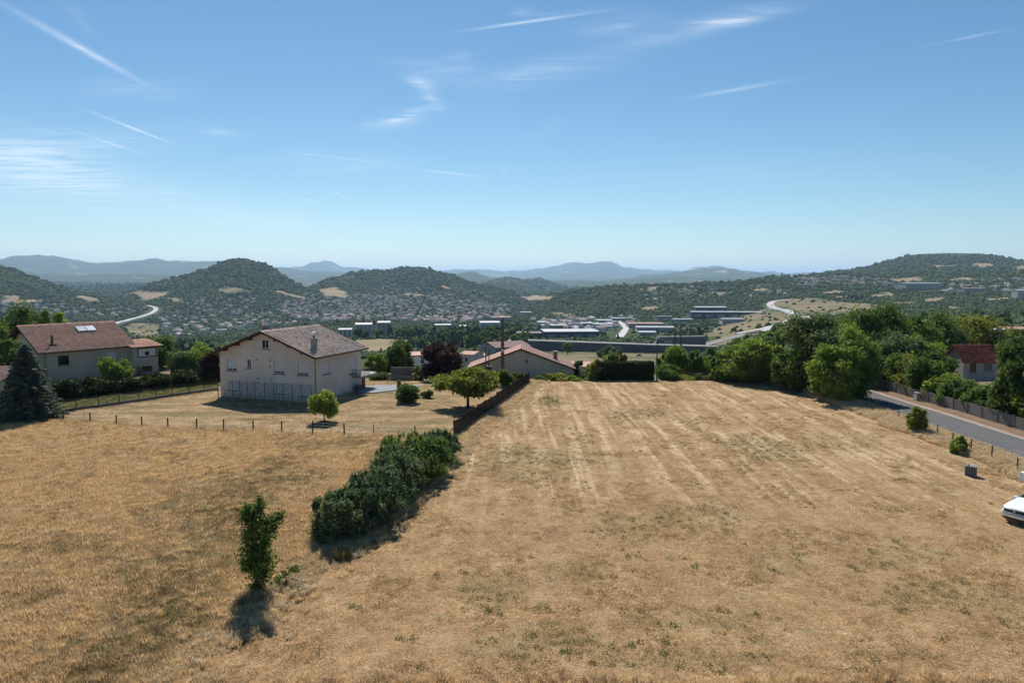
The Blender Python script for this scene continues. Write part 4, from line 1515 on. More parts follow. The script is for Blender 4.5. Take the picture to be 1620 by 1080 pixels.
# garden fence of the left house
fence = tag(empty('garden_fence'), 'wire mesh garden fence on a low shadow-dark base in front of the tiled house', 'fence')
GP = [(60, 659), (90, 654), (121, 648), (156, 643.5), (189, 639), (220, 634.5), (247, 630.5), (273, 626.5), (299, 622.5), (323, 619), (345, 616)]
gp = [ground(*q) for q in GP]
for q in gp:
    post_on('post', fence, m_post, q[0], q[1], 1.5, .06)
bs = MB()
for a, b in zip(gp[:-1], gp[1:]):
    d = Vector((b[0] - a[0], b[1] - a[1], 0)).normalized()
    n_ = Vector((d.y, -d.x, 0)) * .05
    A, B = Vector((a[0], a[1], a[2])), Vector((b[0], b[1], b[2]))
    bs.hexa([A - n_ - Vector((0, 0, .2)), B - n_ - Vector((0, 0, .2)), B + n_ - Vector((0, 0, .2)), A + n_ - Vector((0, 0, .2))],
            [A - n_ + Vector((0, 0, .28)), B - n_ + Vector((0, 0, .28)), B + n_ + Vector((0, 0, .28)), A + n_ + Vector((0, 0, .28))])
bs.build('shadow_base_boards', m_conc_d, fence)  # boards kept dark to paint in the shadow strip along the fence foot
ms = MB()
for a, b in zip(gp[:-1], gp[1:]):
    for k in range(9):
        z = .3 + k * .14
        ms.tube((a[0], a[1], a[2] + z), (b[0], b[1], b[2] + z), .009 if k < 8 else .02, n=3, cap=False)
    for k in range(26):
        t = (k + .5) / 26
        x, y, z = a[0] + (b[0] - a[0]) * t, a[1] + (b[1] - a[1]) * t, a[2] + (b[2] - a[2]) * t
        ms.tube((x, y, z + .28), (x, y, z + 1.42), .007, n=3, cap=False)
ms.build('mesh', plain('green_wire', (0.06, 0.075, 0.06), 0.6), fence)

# dark slat fence along the field edge
fence = tag(empty('slat_fence'), 'dark stepped slat fence panels running away along the mown field', 'fence')
fa, fb = ground(718, 693), ground(838, 606)
m_slat = plain('black_brown_slat', (0.028, 0.022, 0.020), 0.85, 0.35, 4.0)
NPAN = 13
for i in range(NPAN):
    t0, t1 = i / NPAN, (i + 1) / NPAN
    a = Vector((fa[0] + (fb[0] - fa[0]) * t0, fa[1] + (fb[1] - fa[1]) * t0, 0))
    b = Vector((fa[0] + (fb[0] - fa[0]) * t1, fa[1] + (fb[1] - fa[1]) * t1, 0))
    za = float(T(a.x, a.y))
    d = (b - a).normalized()
    n_ = Vector((d.y, -d.x, 0))
    h = 1.72 + 0.06 * math.sin(i * 2.3)
    pm = MB()
    nb = 15
    for k in range(nb):
        p0 = a + (b - a) * ((k + .01) / nb)
        p1 = a + (b - a) * ((k + .985) / nb)
        off = n_ * (.02 if k % 2 else -.005)
        lo, hi = za - .05, za + h + (.10 if k < 2 else 0) - .05 * k / nb
        pm.hexa([p0 - n_ * .012 + off + Vector((0, 0, lo)), p1 - n_ * .012 + off + Vector((0, 0, lo)), p1 + n_ * .012 + off + Vector((0, 0, lo)), p0 + n_ * .012 + off + Vector((0, 0, lo))],
                [p0 - n_ * .012 + off + Vector((0, 0, hi)), p1 - n_ * .012 + off + Vector((0, 0, hi)), p1 + n_ * .012 + off + Vector((0, 0, hi)), p0 + n_ * .012 + off + Vector((0, 0, hi))])
    pm.build('panel', m_slat, fence)
    rod('post', m_slat, fence, (a.x, a.y, za - .3), (a.x, a.y, za + h + .12), .06, 6)
rod('brace', m_slat, fence, (fa[0] - .9, fa[1] - .5, fa[2] - .1), (fa[0] - .05, fa[1] - .05, fa[2] + 1.1), .05, 6)

# wire frame of posts against the gable of the big house
tr = tag(empty('trellis_frame', (*hA.o, hA.z), hA.rz), 'frame of grey metal posts and rails in front of the big house gable', 'trellis')
for y0, y1, n in ((9.0, 12.6, 4), (0.3, 7.4, 6)):
    for k in range(n):
        y = y0 + (y1 - y0) * k / (n - 1)
        for x, h in ((-.45, 2.35), (-3.1, 1.55)):
            rod('post', m_steel, tr, (x, y, -.4), (x, y, h), .07, 6)
        rod('rail', m_steel, tr, (-.45, y, 2.3), (-3.1, y, 1.5), .022, 4)
    for x, z in ((-.45, 2.3), (-3.1, 1.5), (-3.1, .8)):
        rod('rail', m_steel, tr, (x, y0, z), (x, y1, z), .02, 4)
    w = MB()
    for k in range(int((y1 - y0) / .5)):
        y = y0 + .25 + k * .5
        w.tube((-.45, y, 2.3), (-3.1, y, 1.5), .006, n=3, cap=False)
    w.build('wire', m_steel, tr)

# poles
def wood_pole(u, v_top, Y, r, label, arms=0, name='utility_pole', lean=0.0):
    p = at_depth(u, v_top, Y)
    zg = float(T(p[0], p[1]))
    root = tag(empty(name, (p[0], p[1], zg)), label, 'pole', 'utility poles beyond the field')
    h = p[2] - zg
    rod('pole', m_pole_wood, root, (0, 0, -.5), (lean, 0, h), r * 1.25, 9, r * .8)
    for k in range(arms):
        z = h - .35 - .7 * k
        MB().box(-1.0, 1.0, -.06, .06, z - .06, z + .06).build('crossarm', m_pole_wood, root)
        for x in (-.85, -.3, .3, .85):
            MB().tube((x, 0, z + .06), (x, 0, z + .25), .05, .035, 6).build('insulator', m_white, root)
    return root


pole_a = wood_pole(795, 503, 113, .28, 'tall thick wooden pole in front of the low house')
MB().box(-.16, .16, -.3, -.2, 5.2, 5.7).build('lamp_box', m_white, pole_a)
pole_b = wood_pole(768.5, 546, 114, .10, 'slim dark pole left of the tall thick pole', 1)
pole_c = wood_pole(773.5, 552, 114.5, .09, 'short dark pole leaning beside the slim pole')
MB().box(-.45, .45, -.3, .3, 1.8, 3.0).build('transformer', m_iron, pole_c)
wood_pole(1073, 511, 127, .11, 'paired dark pole with a lean beyond the clipped hedge', 0, lean=-.7)
wood_pole(1077.5, 511, 127.3, .12, 'upright dark pole of the pair beyond the clipped hedge', 1)
wood_pole(1040, 535, 122, .10, 'single dark pole behind the clipped hedge', 1)
wood_pole(1147, 551, 150, .09, 'short dark pole among the trees below the highway')
# cables slung between the poles
def cable(a, b, sag, label):
    a, b = Vector(a), Vector(b)
    w = MB()
    prev = a
    for i in range(1, 13):
        t = i / 12
        q = a + (b - a) * t - Vector((0, 0, sag * 4 * t * (1 - t)))
        w.tube(prev, q, .018, n=4, cap=False)
        prev = q
    return tag(w.build('cable', m_iron), label, 'cable')


cable(at_depth(1040, 537, 122), at_depth(795, 512, 113), 1.4, 'thin overhead cable from the tall thick pole to the single pole')
cable(at_depth(1040, 538, 122), at_depth(1077, 514, 127), .5, 'thin overhead cable between the poles beyond the clipped hedge')
cable(at_depth(1078, 514, 127), at_depth(1300, 560, 118), 1.2, 'thin overhead cable running into the trees by the road')

# street lamp above the hut
p_ = at_depth(1582, 520, 118)
zg = float(T(p_[0], p_[1]))
root = tag(empty('street_lamp', (p_[0], p_[1], zg)), 'street lamp with two white heads above the red-roofed hut', 'street lamp')
h = p_[2] - zg
rod('pole', m_steel, root, (0, 0, -.5), (0, 0, h), .08, 8, .05)
for s_ in (-1, 1):
    rod('arm', m_steel, root, (0, 0, h - .3), (s_ * .75, 0, h), .035, 6)
    hb = MB()
    hb.tube((s_ * .75, 0, h - .12), (s_ * .75, 0, h + .10), .30, .12, 10)
    hb.build('lamp_head', m_white, root)

# ------------------------------------------------------------------ wall along the road
rw = tag(empty('roadside_wall'), 'weathered grey panel wall below the hedge along the road', 'wall')
WX = ROAD_X1 + 2.75
m_wallp = plain('stained_panel', (0.155, 0.14, 0.125), 0.95, 0.4, 0.7, 0.1, bump=0.03, bscale=8)
for i in range(40):
    y0, y1 = 44 + i * 2.5, 44 + (i + 1) * 2.5
    za, zb = float(T(WX, y0)), float(T(WX, y1))
    h = 1.45 + .05 * math.sin(i * 1.7)
    tilt = .03 * math.sin(i * 3.1)
    MB().hexa([(WX, y0 + .08, za - .2), (WX + .09, y0 + .08, za - .2), (WX + .09, y1 - .05, zb - .2), (WX, y1 - .05, zb - .2)],
              [(WX + tilt, y0 + .08, za + h), (WX + .09 + tilt, y0 + .08, za + h), (WX + .09 + tilt, y1 - .05, zb + h), (WX + tilt, y1 - .05, zb + h)]).build('panel', m_wallp, rw)
    MB().box(WX - .05, WX + .12, y0 - .07, y0 + .075, za - .2, za + h + .06).build('post', m_wallp, rw)
cbp = (WX - .55, 88.0)
zg = float(T(*cbp)) + .15
root = tag(empty('utility_cabinet', (*cbp, zg)), 'small pale utility cabinet against the roadside wall', 'cabinet')
MB().box(-.2, .2, -.4, .4, 0, 1.0).build('body', m_conc, root)
MB().box(-.24, .24, -.44, .44, 1.0, 1.06).build('lid', m_conc, root)
MB().box(-.225, -.2, -.34, .34, .08, .92).build('door', plain('pale_cabinet_door', (0.42, 0.41, 0.40), 0.7), root)

# ------------------------------------------------------------------ slatted crate in the dry grass
g_ = ground(1535, 752)
root = tag(empty('slatted_crate', (g_[0], g_[1], g_[2]), R(-38)), 'small grey open crate with dark gaps between its slats on the dry grass', 'crate')
root.scale = (.72, .72, .85)
m_grey_wood = plain('silver_grey_board', (0.20, 0.20, 0.205), 0.85, 0.3, 5.0)
for k in range(5):
    x = -.5 + k * .235
    MB().box(x, x + .12, -.36, -.33, 0, .92).build('slat', m_grey_wood, root)
    MB().box(x, x + .12, .33, .36, 0, .92).build('slat', m_grey_wood, root)
for k in range(4):
    y = -.32 + k * .18
    MB().box(-.53, -.502, y, y + .1, 0, .92).build('slat', m_grey_wood, root)
    MB().box(.562, .59, y, y + .1, 0, .92).build('slat', m_grey_wood, root)
MB().box(-.47, .53, -.30, .30, .05, .80).build('liner', m_iron, root)
lid = MB().box(-.56, .62, -.40, .0, .925, .965)
lid.box(-.56, .62, .06, .40, .925, .965)
lid.build('lid', m_grey_wood, root)
MB().tube((-.2, -.15, .97), (-.2, -.15, 1.06), .09, .07, 8).build('knob', m_iron, root)
g_ = ground(1626, 762)
root = tag(empty('concrete_block', (g_[0], g_[1], g_[2]), R(15)), 'pale concrete block at the road verge on the right border', 'block')
MB().hexa([(-.5, -.4, -.1), (.5, -.4, -.1), (.5, .4, -.1), (-.5, .4, -.1)], [(-.42, -.33, .75), (.42, -.33, .75), (.42, .33, .75), (-.42, .33, .75)]).build('block', m_white, root)

# ------------------------------------------------------------------ white car
m_car, nt, out = new_mat('white_car_paint')
pr = finish(nt, out, (0.78, 0.79, 0.80), 0.25, 0.5)
pr.inputs['Coat Weight'].default_value = 0.7
pr.inputs['Coat Roughness'].default_value = 0.05
m_carblk = plain('black_trim', (0.012, 0.012, 0.014), 0.4, 0.2, 4.0, 0.4)
m_rubber = plain('tyre_rubber', (0.02, 0.02, 0.02), 0.9, 0.2, 8.0, 0.2)
m_alloy = plain('alloy', (0.5, 0.5, 0.52), 0.3, 0.1, 4.0, 0.5, 0.9)
m_lamp = plain('headlight_glass', (0.55, 0.58, 0.62), 0.08, 0.1, 4.0, 0.8)
m_red = plain('tail_light_red', (0.25, 0.01, 0.01), 0.2, 0.1, 4.0, 0.6)

fl = ground(1589, 824)          # far-left corner of the nose
heading = R(180 + 27)
fwd = np.array([math.cos(heading), math.sin(heading)])
lat = np.array([-fwd[1], fwd[0]])          # left of the car
cc = fl[:2] - fwd * 2.12 + lat * 0.70
car = tag(empty('parked_car', (cc[0], cc[1], float(T(*cc)) + .02), heading), 'white car parked on the dry grass at the right border', 'car')
car.scale = (1.06, 1.04, 1.18)
ST = [  # x, half width, bottom, belt z, top z, top half width
    (2.22, .62, .34, .62, .70, .50), (2.16, .80, .25, .70, .80, .62), (2.00, .88, .20, .80, .92, .70), (1.70, .91, .19, .88, 1.00, .76),
    (1.10, .92, .19, .95, 1.06, .80), (.42, .92, .19, .98, 1.11, .80), (-.25, .92, .19, 1.00, 1.50, .66), (-.75, .92, .19, 1.01, 1.60, .66),
    (-1.30, .92, .19, 1.02, 1.57, .65), (-1.80, .91, .20, 1.03, 1.40, .64), (-2.10, .86, .30, 1.00, 1.12, .66), (-2.18, .74, .40, .92, 1.0, .6)]
V, F, MI = [], [], []
for x, w, zb, zl, zt, wt_ in ST:
    half = [(w * .9, zb), (w, zb + .16), (w, (zb + zl) / 2 + .08), (w * .985, zl), (wt_ + (w - wt_) * .45, zl + (zt - zl) * .35), (wt_, zt - .05 * (zt - zl > .3)), (wt_ * .5, zt + .012), (0, zt + .02)]
    ring = [(x, y, z) for y, z in half] + [(x, -y, z) for y, z in reversed(half[:-1])]
    V += ring
nrg = len(V) // len(ST)
for i in range(len(ST) - 1):
    for j in range(nrg):
        j2 = (j + 1) % nrg
        F.append((i * nrg + j, i * nrg + j2, (i + 1) * nrg + j2, (i + 1) * nrg + j))
        side = j in (4, nrg - 6) and 5 <= i <= 8
        shield = i == 5 and 4 <= j <= nrg - 6
        rear = i == 9 and 5 <= j <= nrg - 7
        MI.append(1 if side or shield or rear else 0)
F.append(tuple(range(nrg - 1, -1, -1)))
F.append(tuple((len(ST) - 1) * nrg + j for j in range(nrg)))
MI += [0, 0]
bm_ = MB()
bm_.v, bm_.f, bm_.m = V, F, MI
body = bm_.build('body', [m_car, m_glass], car, True)
sb_ = body.modifiers.new('smooth', 'SUBSURF')
sb_.levels = sb_.render_levels = 2


def front_strip(name, mat, z0, z1, half, out_=.012, x0=2.0, parent=None):
    """strip that wraps round the nose"""
    mb = MB()
    n = 14
    vs = []
    for k in range(n + 1):
        t = -1 + 2 * k / n
        y = half * t
        for z in (z0, z1):
            f = abs(y) / .88
            x = 2.235 - .26 * f ** 2.6 - max(0, z - .62) * .55 - max(0, .34 - z) * .5
            vs.append((x + out_, y, z - .02 * f))
    fs = [(2 * k, 2 * k + 2, 2 * k + 3, 2 * k + 1) for k in range(n)]
    m0 = len(vs)
    vs += [(p[0] - .12, p[1] * .97, p[2]) for p in vs]
    fs += [(a + m0 for a in reversed(f)) for f in fs]
    fs = [tuple(f) for f in fs]
    fs += [(2 * k, m0 + 2 * k, m0 + 2 * k + 2, 2 * k + 2) for k in range(n)] + [(2 * k + 1, 2 * k + 3, m0 + 2 * k + 3, m0 + 2 * k + 1) for k in range(n)]
    mb.add(vs, fs)
    return mb.build(name, mat, parent or car, True)


gl = front_strip('grille', m_carblk, .68, .84, .86, .12)
MB().tube((2.26, 0, .76), (2.31, 0, .76), .075, .07, 12).build('emblem', m_alloy, gl)
front_strip('bumper', m_car, .40, .68, .90, .085)
front_strip('lower_intake', m_carblk, .22, .40, .84, .05)
front_strip('bumper_slit', m_carblk, .56, .59, .66, .10)
front_strip('skid_plate', m_alloy, .18, .24, .62, .03)
for s_ in (-1, 1):
    hb = MB()
    hb.hexa([(2.06, s_ * .50, .69), (1.78, s_ * .90, .72), (1.70, s_ * .88, .73), (1.9, s_ * .5, .70)], [(2.04, s_ * .50, .79), (1.76, s_ * .89, .83), (1.68, s_ * .86, .84), (1.9, s_ * .5, .80)])
    hb.build('headlight', m_lamp, car)
    for x in (1.35, -1.30):
        wb = MB()
        wb.tube((x, s_ * .72, .34), (x, s_ * .935, .34), .34, .33, 24)
        wh_ = wb.build('wheel', m_rubber, car)
        rb = MB()
        rb.tube((x, s_ * .936, .34), (x, s_ * .945, .34), .22, .21, 20)
        rb.build('rim', m_alloy, wh_)
        ab = MB()
        n = 12
        vs, fs = [], []
        for k in range(n + 1):
            a = math.pi * k / n
            for r_ in (.37, .45):
                vs.append((x + r_ * math.cos(a), s_ * .938, .34 + r_ * math.sin(a)))
        fs = [(2 * k, 2 * k + 1, 2 * k + 3, 2 * k + 2) for k in range(n)]
        ab.add(vs, fs)
        ab.build('wheel_arch', m_carblk, car)
    MB().box(.16, .38, min(s_ * .93, s_ * 1.10), max(s_ * .93, s_ * 1.10), .98, 1.12).build('mirror', m_car, car)
    MB().box(-2.19, -2.12, min(s_ * .45, s_ * .8), max(s_ * .45, s_ * .8), .82, .95).build('tail_light', m_red, car)

# ------------------------------------------------------------------ foliage
def leaf_mat(name, dark, mid, light, tr=0.35, rough=0.55, inst=False):
    m, nt, out = new_mat(name)
    geo = nt.nodes.new('ShaderNodeNewGeometry')
    r = geo.outputs['Random Per Island']
    oi = nt.nodes.new('ShaderNodeObjectInfo').outputs['Random']
    p = geo.outputs['Position']
    cl_ = noise(nt, p, 0.9, 3, 0.6)
    f = M(nt, 'ADD', M(nt, 'MULTIPLY', r, 0.45), M(nt, 'MULTIPLY', cl_, 0.55))
    c = ramp(nt, f, [(0.25, dark), (0.48, mid), (0.78, light)])
    tone = ramp(nt, oi, [(0, (0.75, 0.82, 0.85)), (0.5, (1, 1, 1)), (1, (1.22, 1.12, 0.95))])
    c = mixc(nt, 1.0, c, tone, 'MULTIPLY')
    d = N(nt, 'ShaderNodeBsdfPrincipled', {'Base Color': c, 'Roughness': 0.7, 'Specular IOR Level': 0.15})
    t = N(nt, 'ShaderNodeBsdfTranslucent', {'Color': mixc(nt, 1.0, c, (1.25, 1.35, 0.7), 'MULTIPLY')})
    mx = N(nt, 'ShaderNodeMixShader', {0: tr, 1: d.outputs[0], 2: t.outputs[0]})
    nt.links.new(mx.outputs[0], out.inputs[0])
    return m


L_DARK = leaf_mat('dark_leaves', (0.037, 0.058, 0.018), (0.079, 0.121, 0.035), (0.139, 0.191, 0.056))
L_MID = leaf_mat('green_leaves', (0.053, 0.087, 0.023), (0.112, 0.170, 0.042), (0.206, 0.270, 0.071))
L_BRIGHT = leaf_mat('bright_leaves', (0.101, 0.146, 0.027), (0.202, 0.260, 0.050), (0.337, 0.385, 0.088), 0.4)
L_OLIVE = leaf_mat('olive_leaves', (0.108, 0.117, 0.023), (0.206, 0.216, 0.046), (0.314, 0.308, 0.080), 0.4)
L_GREY = leaf_mat('grey_green_leaves', (0.052, 0.078, 0.041), (0.103, 0.145, 0.073), (0.172, 0.224, 0.117), 0.3)
L_BLUE = leaf_mat('blue_needles', (0.041, 0.061, 0.057), (0.086, 0.117, 0.105), (0.173, 0.213, 0.198), 0.15)
L_RED = leaf_mat('burgundy_leaves', (0.020, 0.010, 0.013), (0.043, 0.018, 0.022), (0.075, 0.033, 0.037), 0.25)
L_RUST = leaf_mat('rusty_leaves', (0.066, 0.037, 0.020), (0.121, 0.070, 0.033), (0.176, 0.116, 0.055), 0.3)
L_HEDGE = leaf_mat('shaded_hedge_leaves', (0.016, 0.026, 0.009), (0.032, 0.048, 0.015), (0.058, 0.076, 0.025), 0.25)  # darker leaf variety for the hedges
m_bark = plain('bark', (0.085, 0.065, 0.050), 0.95, 0.35, 4.0, 0.1, bump=0.03, bscale=12)
m_bark_l = plain('pale_bark', (0.16, 0.13, 0.10), 0.95, 0.3, 4.0, 0.1)


def leaves(rng, C, size, outward, flat=0.25, elong=0.55):
    """diamond leaves at points C facing roughly outward"""
    n = len(C)
    nrm = outward * 0.55 + rng.normal(0, 0.6, (n, 3)) + np.array([0, 0, flat])
    nrm /= np.linalg.norm(nrm, axis=1, keepdims=True) + 1e-9
    a = np.cross(nrm, rng.normal(0, 1, (n, 3)))
    a /= np.linalg.norm(a, axis=1, keepdims=True) + 1e-9
    b = np.cross(nrm, a)
    s = (size * rng.uniform(0.6, 1.35, n))[:, None]
    fold = nrm * s * 0.18
    V = np.stack([C - a * s, C + b * s * elong + fold, C + a * s, C - b * s * elong + fold], 1).reshape(-1, 3)
    F = np.arange(4 * n, dtype=np.int32).reshape(n, 4)
    return V, F


def cloud(rng, clumps, n_total, size, core=0.12):
    """leaf cloud spread over ellipsoid clumps: list of (centre, radii)"""
    Cn = np.array([c for c, _ in clumps])
    Rd = np.array([r for _, r in clumps])
    wgt = (Rd[:, 0] * Rd[:, 2]) ** 1.0
    pick = rng.choice(len(clumps), n_total, p=wgt / wgt.sum())
    d = rng.normal(0, 1, (n_total, 3))
    d /= np.linalg.norm(d, axis=1, keepdims=True)
    rad = 1 - 0.55 * rng.uniform(0, 1, n_total) ** 1.8
    rad = rad * (1 + 0.16 * rng.normal(0, 1, n_total))
    P = Cn[pick] + d * Rd[pick] * rad[:, None]
    V, F = leaves(rng, P, size, d)
    nc = int(n_total * core)
    if nc:
        pk = rng.choice(len(clumps), nc, p=wgt / wgt.sum())
        d2 = rng.normal(0, 1, (nc, 3))
        d2 /= np.linalg.norm(d2, axis=1, keepdims=True)
        P2 = Cn[pk] + d2 * Rd[pk] * rng.uniform(0, .55, nc)[:, None]
        V2, F2 = leaves(rng, P2, size * 2.6, d2)
        F = np.concatenate([F, F2 + len(V)])
        V = np.concatenate([V, V2])
    return V, F


def crown_clumps(rng, rx, ry, rz, cz, n, shape='round', rel=0.36):
    out = []
    for i in range(n):
        d = rng.normal(0, 1, 3)
        d /= np.linalg.norm(d)
        f = rng.uniform(0.45, 0.80) if i > n * 0.2 else rng.uniform(0, .4)
        k = rel * rng.uniform(0.75, 1.25)
        c = d * f * np.array([rx, ry, rz])
        if shape == 'wide':
            c[2] = abs(c[2]) * .8 - rz * .25
        if shape == 'cone':
            t = (c[2] / rz + 1) / 2
            c[0] *= 1.25 * (1 - .8 * t)
            c[1] *= 1.25 * (1 - .8 * t)
        r = np.array([rx * k, ry * k, min(rz, (rx + ry) / 2) * k * .9])
        c[2] += cz
        out.append((c, np.maximum(r, .12)))
    return out


def trunk_mesh(rng, H, r, clumps, cz, mat, limbs=7, lean=0.0, stems=1):
    mb = MB()
    for s_ in range(stems):
        ox, oy = (rng.uniform(-.35, .35, 2) * (stems > 1))
        top = Vector((lean + ox * 2.2, oy * 2.2, cz))
        prev = Vector((ox, oy, -.35))
        n = 5
        for i in range(1, n + 1):
            t = i / n
            q = Vector((ox, oy, -.35)).lerp(top, t) + Vector((rng.normal(0, .05), rng.normal(0, .05), 0)) * (r * 4) * (t < 1)
            mb.tube(prev, q, r * (1.25 - .75 * (i - 1) / n) if i > 1 else r * 1.5, r * (1.25 - .75 * i / n), 7, cap=False)
            prev = q
        ks = rng.permutation(len(clumps))[:limbs]
        for k in ks:
            c = Vector(clumps[k][0])
            st = Vector((ox, oy, 0)).lerp(top, rng.uniform(.55, .95))
            if (c - st).length < .05:
                continue
            mid = st.lerp(c, .5) + Vector((0, 0, (c - st).length * .10))
            mb.tube(st, mid, r * .42, r * .28, 5, cap=False)
            mb.tube(mid, c, r * .28, r * .10, 5, cap=False)
    return mb


def plant(name, label, cat, u, v_top, w_px, Y, mat, seed, bare=0.12, n_clump=22, dens=2.6, leaf=0.16, shape='round', rel=0.36, trunk_r=None, dfac=0.9, group=None,
          z_base=None, stems=1, core=0.12, bark=None, crown='crown', lean=0.0, off=(0, 0), shoots=0):
    """tree or bush whose top and width are read from the photograph at depth Y"""
    rng = np.random.default_rng(seed)
    p = at_depth(u, v_top, Y)
    zg = float(T(p[0], p[1])) if z_base is None else z_base
    H = max(.4, p[2] - zg)
    W = w_px / 1080 * math.hypot(p[0], Y) * math.cos(math.atan2(abs(p[0]), Y))
    rx, ry = W / 2, W / 2 * dfac
    rz = H * (1 - bare) / 2
    cz = H - rz
    cl_ = crown_clumps(rng, rx, ry, rz, cz, n_clump, shape, rel)
    for _ in range(shoots):
        a_, f_ = rng.uniform(0, 6.283), math.sqrt(rng.uniform(.02, .5))
        cl_.append((np.array([rx * f_ * math.cos(a_), ry * f_ * math.sin(a_), cz + rz * math.sqrt(max(0.05, 1 - f_ * f_)) * .97]), np.array([.09, .09, .30]) * rng.uniform(.7, 1.5)))
    area = 4 * math.pi * ((rx * ry) ** .8 + (rx * rz) ** .8 * 2) ** 1.25 / 3 ** 1.25
    n = int(np.clip(dens * area / (leaf * leaf * 1.1), 150, 13000))
    root = tag(empty(name, (p[0] + off[0], p[1] + off[1], zg), rng.uniform(0, 6.28)), label, cat, group)
    V, F = cloud(rng, cl_, n, leaf, core)
    # stretch the crown to the height and spread it should have
    zs = np.percentile(V[:, 2], (1.0, 99.3))
    V[:, 2] = H * bare * .8 + (V[:, 2] - zs[0]) / (zs[1] - zs[0]) * (H * (1 - bare * .8))
    V[:, 2] = np.maximum(V[:, 2], .02)
    for ax, rr in ((0, rx), (1, ry)):
        V[:, ax] *= rr / max(.05, np.percentile(np.abs(V[:, ax]), 99.2))
    add_obj(crown, np_mesh(crown, V, F, mat), root)
    r = trunk_r or max(.04, H * .022)
    trunk_mesh(rng, H, r, cl_, cz, bark or m_bark, 7, lean, stems).build('trunk', bark or m_bark, root)
    return root


def depth_of(u, v):
    return float(ground(u, v)[1])


# --- on the lawn
plant('young_tree', 'young bright green tree with a slim trunk on the lawn before the house', 'tree', 512, 620, 46, depth_of(513, 666), L_BRIGHT, 11, .28, 26, 3.0, .11, rel=.36, trunk_r=.07)
plant('round_shrub', 'rounded dark green shrub with a taller tuft on the lawn by the driveway', 'shrub', 646, 609, 37, depth_of(646, 637), L_MID, 12, .02, 24, 3.4, .12, rel=.40, stems=3)
plant('shrub_tuft', 'small bright leafy tuft just behind the rounded lawn shrub', 'shrub', 634, 602, 13, depth_of(636, 634) + 1.0, L_OLIVE, 13, .05, 10, 3.0, .11, rel=.5, stems=2)
plant('spreading_tree', 'wide spreading fruit tree with yellowish leaves beside the slat fence', 'tree', 740, 584, 112, depth_of(742, 645), L_OLIVE, 14, .50, 60, 2.4, .15, 'round', .24, trunk_r=.17, dfac=.75)
plant('dark_lawn_bush', 'low dark leafy mound added for an unidentified dark shape under the burgundy tree', 'bush', 677, 617, 20, depth_of(677, 629), L_DARK, 15, .0, 10, 3.2, .12, rel=.5)  # leafy stand-in for a dark shape of unknown nature
for i, (u, vt, w) in enumerate([(797, 585, 34), (818, 590, 28)]):
    plant('hedge_bush', ['dark green bush behind the spreading fruit tree', 'dark green bush by the far end of the slat fence'][i], 'bush', u, vt, w, 101 + i * 2, [L_MID, L_DARK][i], 16 + i, .0, 18, 3.0, .14, rel=.42)
plant('burgundy_tree', 'dense burgundy-leaved tree behind the lawn', 'tree', 700, 546, 68, 108, L_RED, 18, .06, 40, 3.0, .17, rel=.34, trunk_r=.16)
plant('bushy_tree', 'dense dark green tree between the big house and the burgundy tree', 'tree', 631, 543, 52, 119, L_DARK, 19, .04, 36, 3.0, .18, rel=.36)
plant('light_shrub', 'light green shrub behind the corner of the big house', 'shrub', 592, 562, 34, 117, L_BRIGHT, 20, .0, 22, 2.8, .16)
plant('light_shrub', 'yellow-green shrub between the gate and the burgundy tree', 'shrub', 661, 580, 18, 112, L_OLIVE, 21, .0, 14, 2.8, .14)
plant('hedge_bush', 'dark clipped bush left of the garden gate', 'bush', 600, 590, 30, 108, L_DARK, 22, .0, 18, 3.2, .14, rel=.45)
plant('hedge_bush', 'dark clipped bush right of the garden gate', 'bush', 662, 591, 18, 108, L_DARK, 23, .0, 14, 3.2, .14, rel=.45)
# --- left house
plant('leafy_tree', 'round leafy tree in front of the tiled house wall', 'tree', 181, 567, 50, 101, L_MID, 31, .05, 26, 2.8, .15, trunk_r=.1)
plant('round_tree', 'dark round tree right of the tiled house', 'tree', 246, 533, 58, 121, L_MID, 32, .10, 34, 2.8, .17)
plant('garden_shrub', 'mid green garden shrub behind the wire fence next to the round tree', 'shrub', 288, 557, 46, 113, L_GREY, 33, .0, 24, 2.6, .15)
plant('garden_shrub', 'bright green fruit bush left of the big house', 'shrub', 318, 546, 50, 116, L_BRIGHT, 34, .0, 26, 2.6, .15)
plant('red_shrub', 'dark red shrub against the left corner of the big house', 'shrub', 336, 558, 34, 106, L_RED, 35, .0, 20, 2.8, .15)
for i, (u, vt, w, Y) in enumerate([(108, 600, 60, depth_of(108, 629)), (152, 597, 56, depth_of(152, 624)), (202, 598, 56, depth_of(202, 619)), (248, 592, 54, depth_of(248, 613)), (292, 587, 50, depth_of(292, 608)), (328, 584, 40, depth_of(328, 603))]):
    plant('hedge_bush', 'dark hedge bush, %s along the garden fence counting from the spruce' % ['first', 'second', 'third', 'fourth', 'fifth', 'sixth'][i], 'bush', u, vt, w, Y, L_HEDGE, 41 + i, .0, 30, 2.8, .15, rel=.34, group='dark hedge bushes along the garden fence')
for i, (u, vt, w, Y, mt, lb) in enumerate([
        (22, 486, 90, 128, L_DARK, 'tall dark tree at the left border behind the tiled house'),
        (-30, 500, 80, 118, L_MID, 'dark tree cut by the left border behind the spruce'),
        (66, 494, 40, 140, L_MID, 'green tree top showing over the tiled roof ridge'),
        (96, 496, 34, 146, L_BRIGHT, 'bright tree top showing over the tiled roof ridge near the flue'),
        (20, 540, 44, 100, L_DARK, 'dark tree beside the gable of the tiled house')]):
    plant('garden_tree', lb, 'tree', u, vt, w, Y, mt, 51 + i, .06, 36, 2.6, .19)
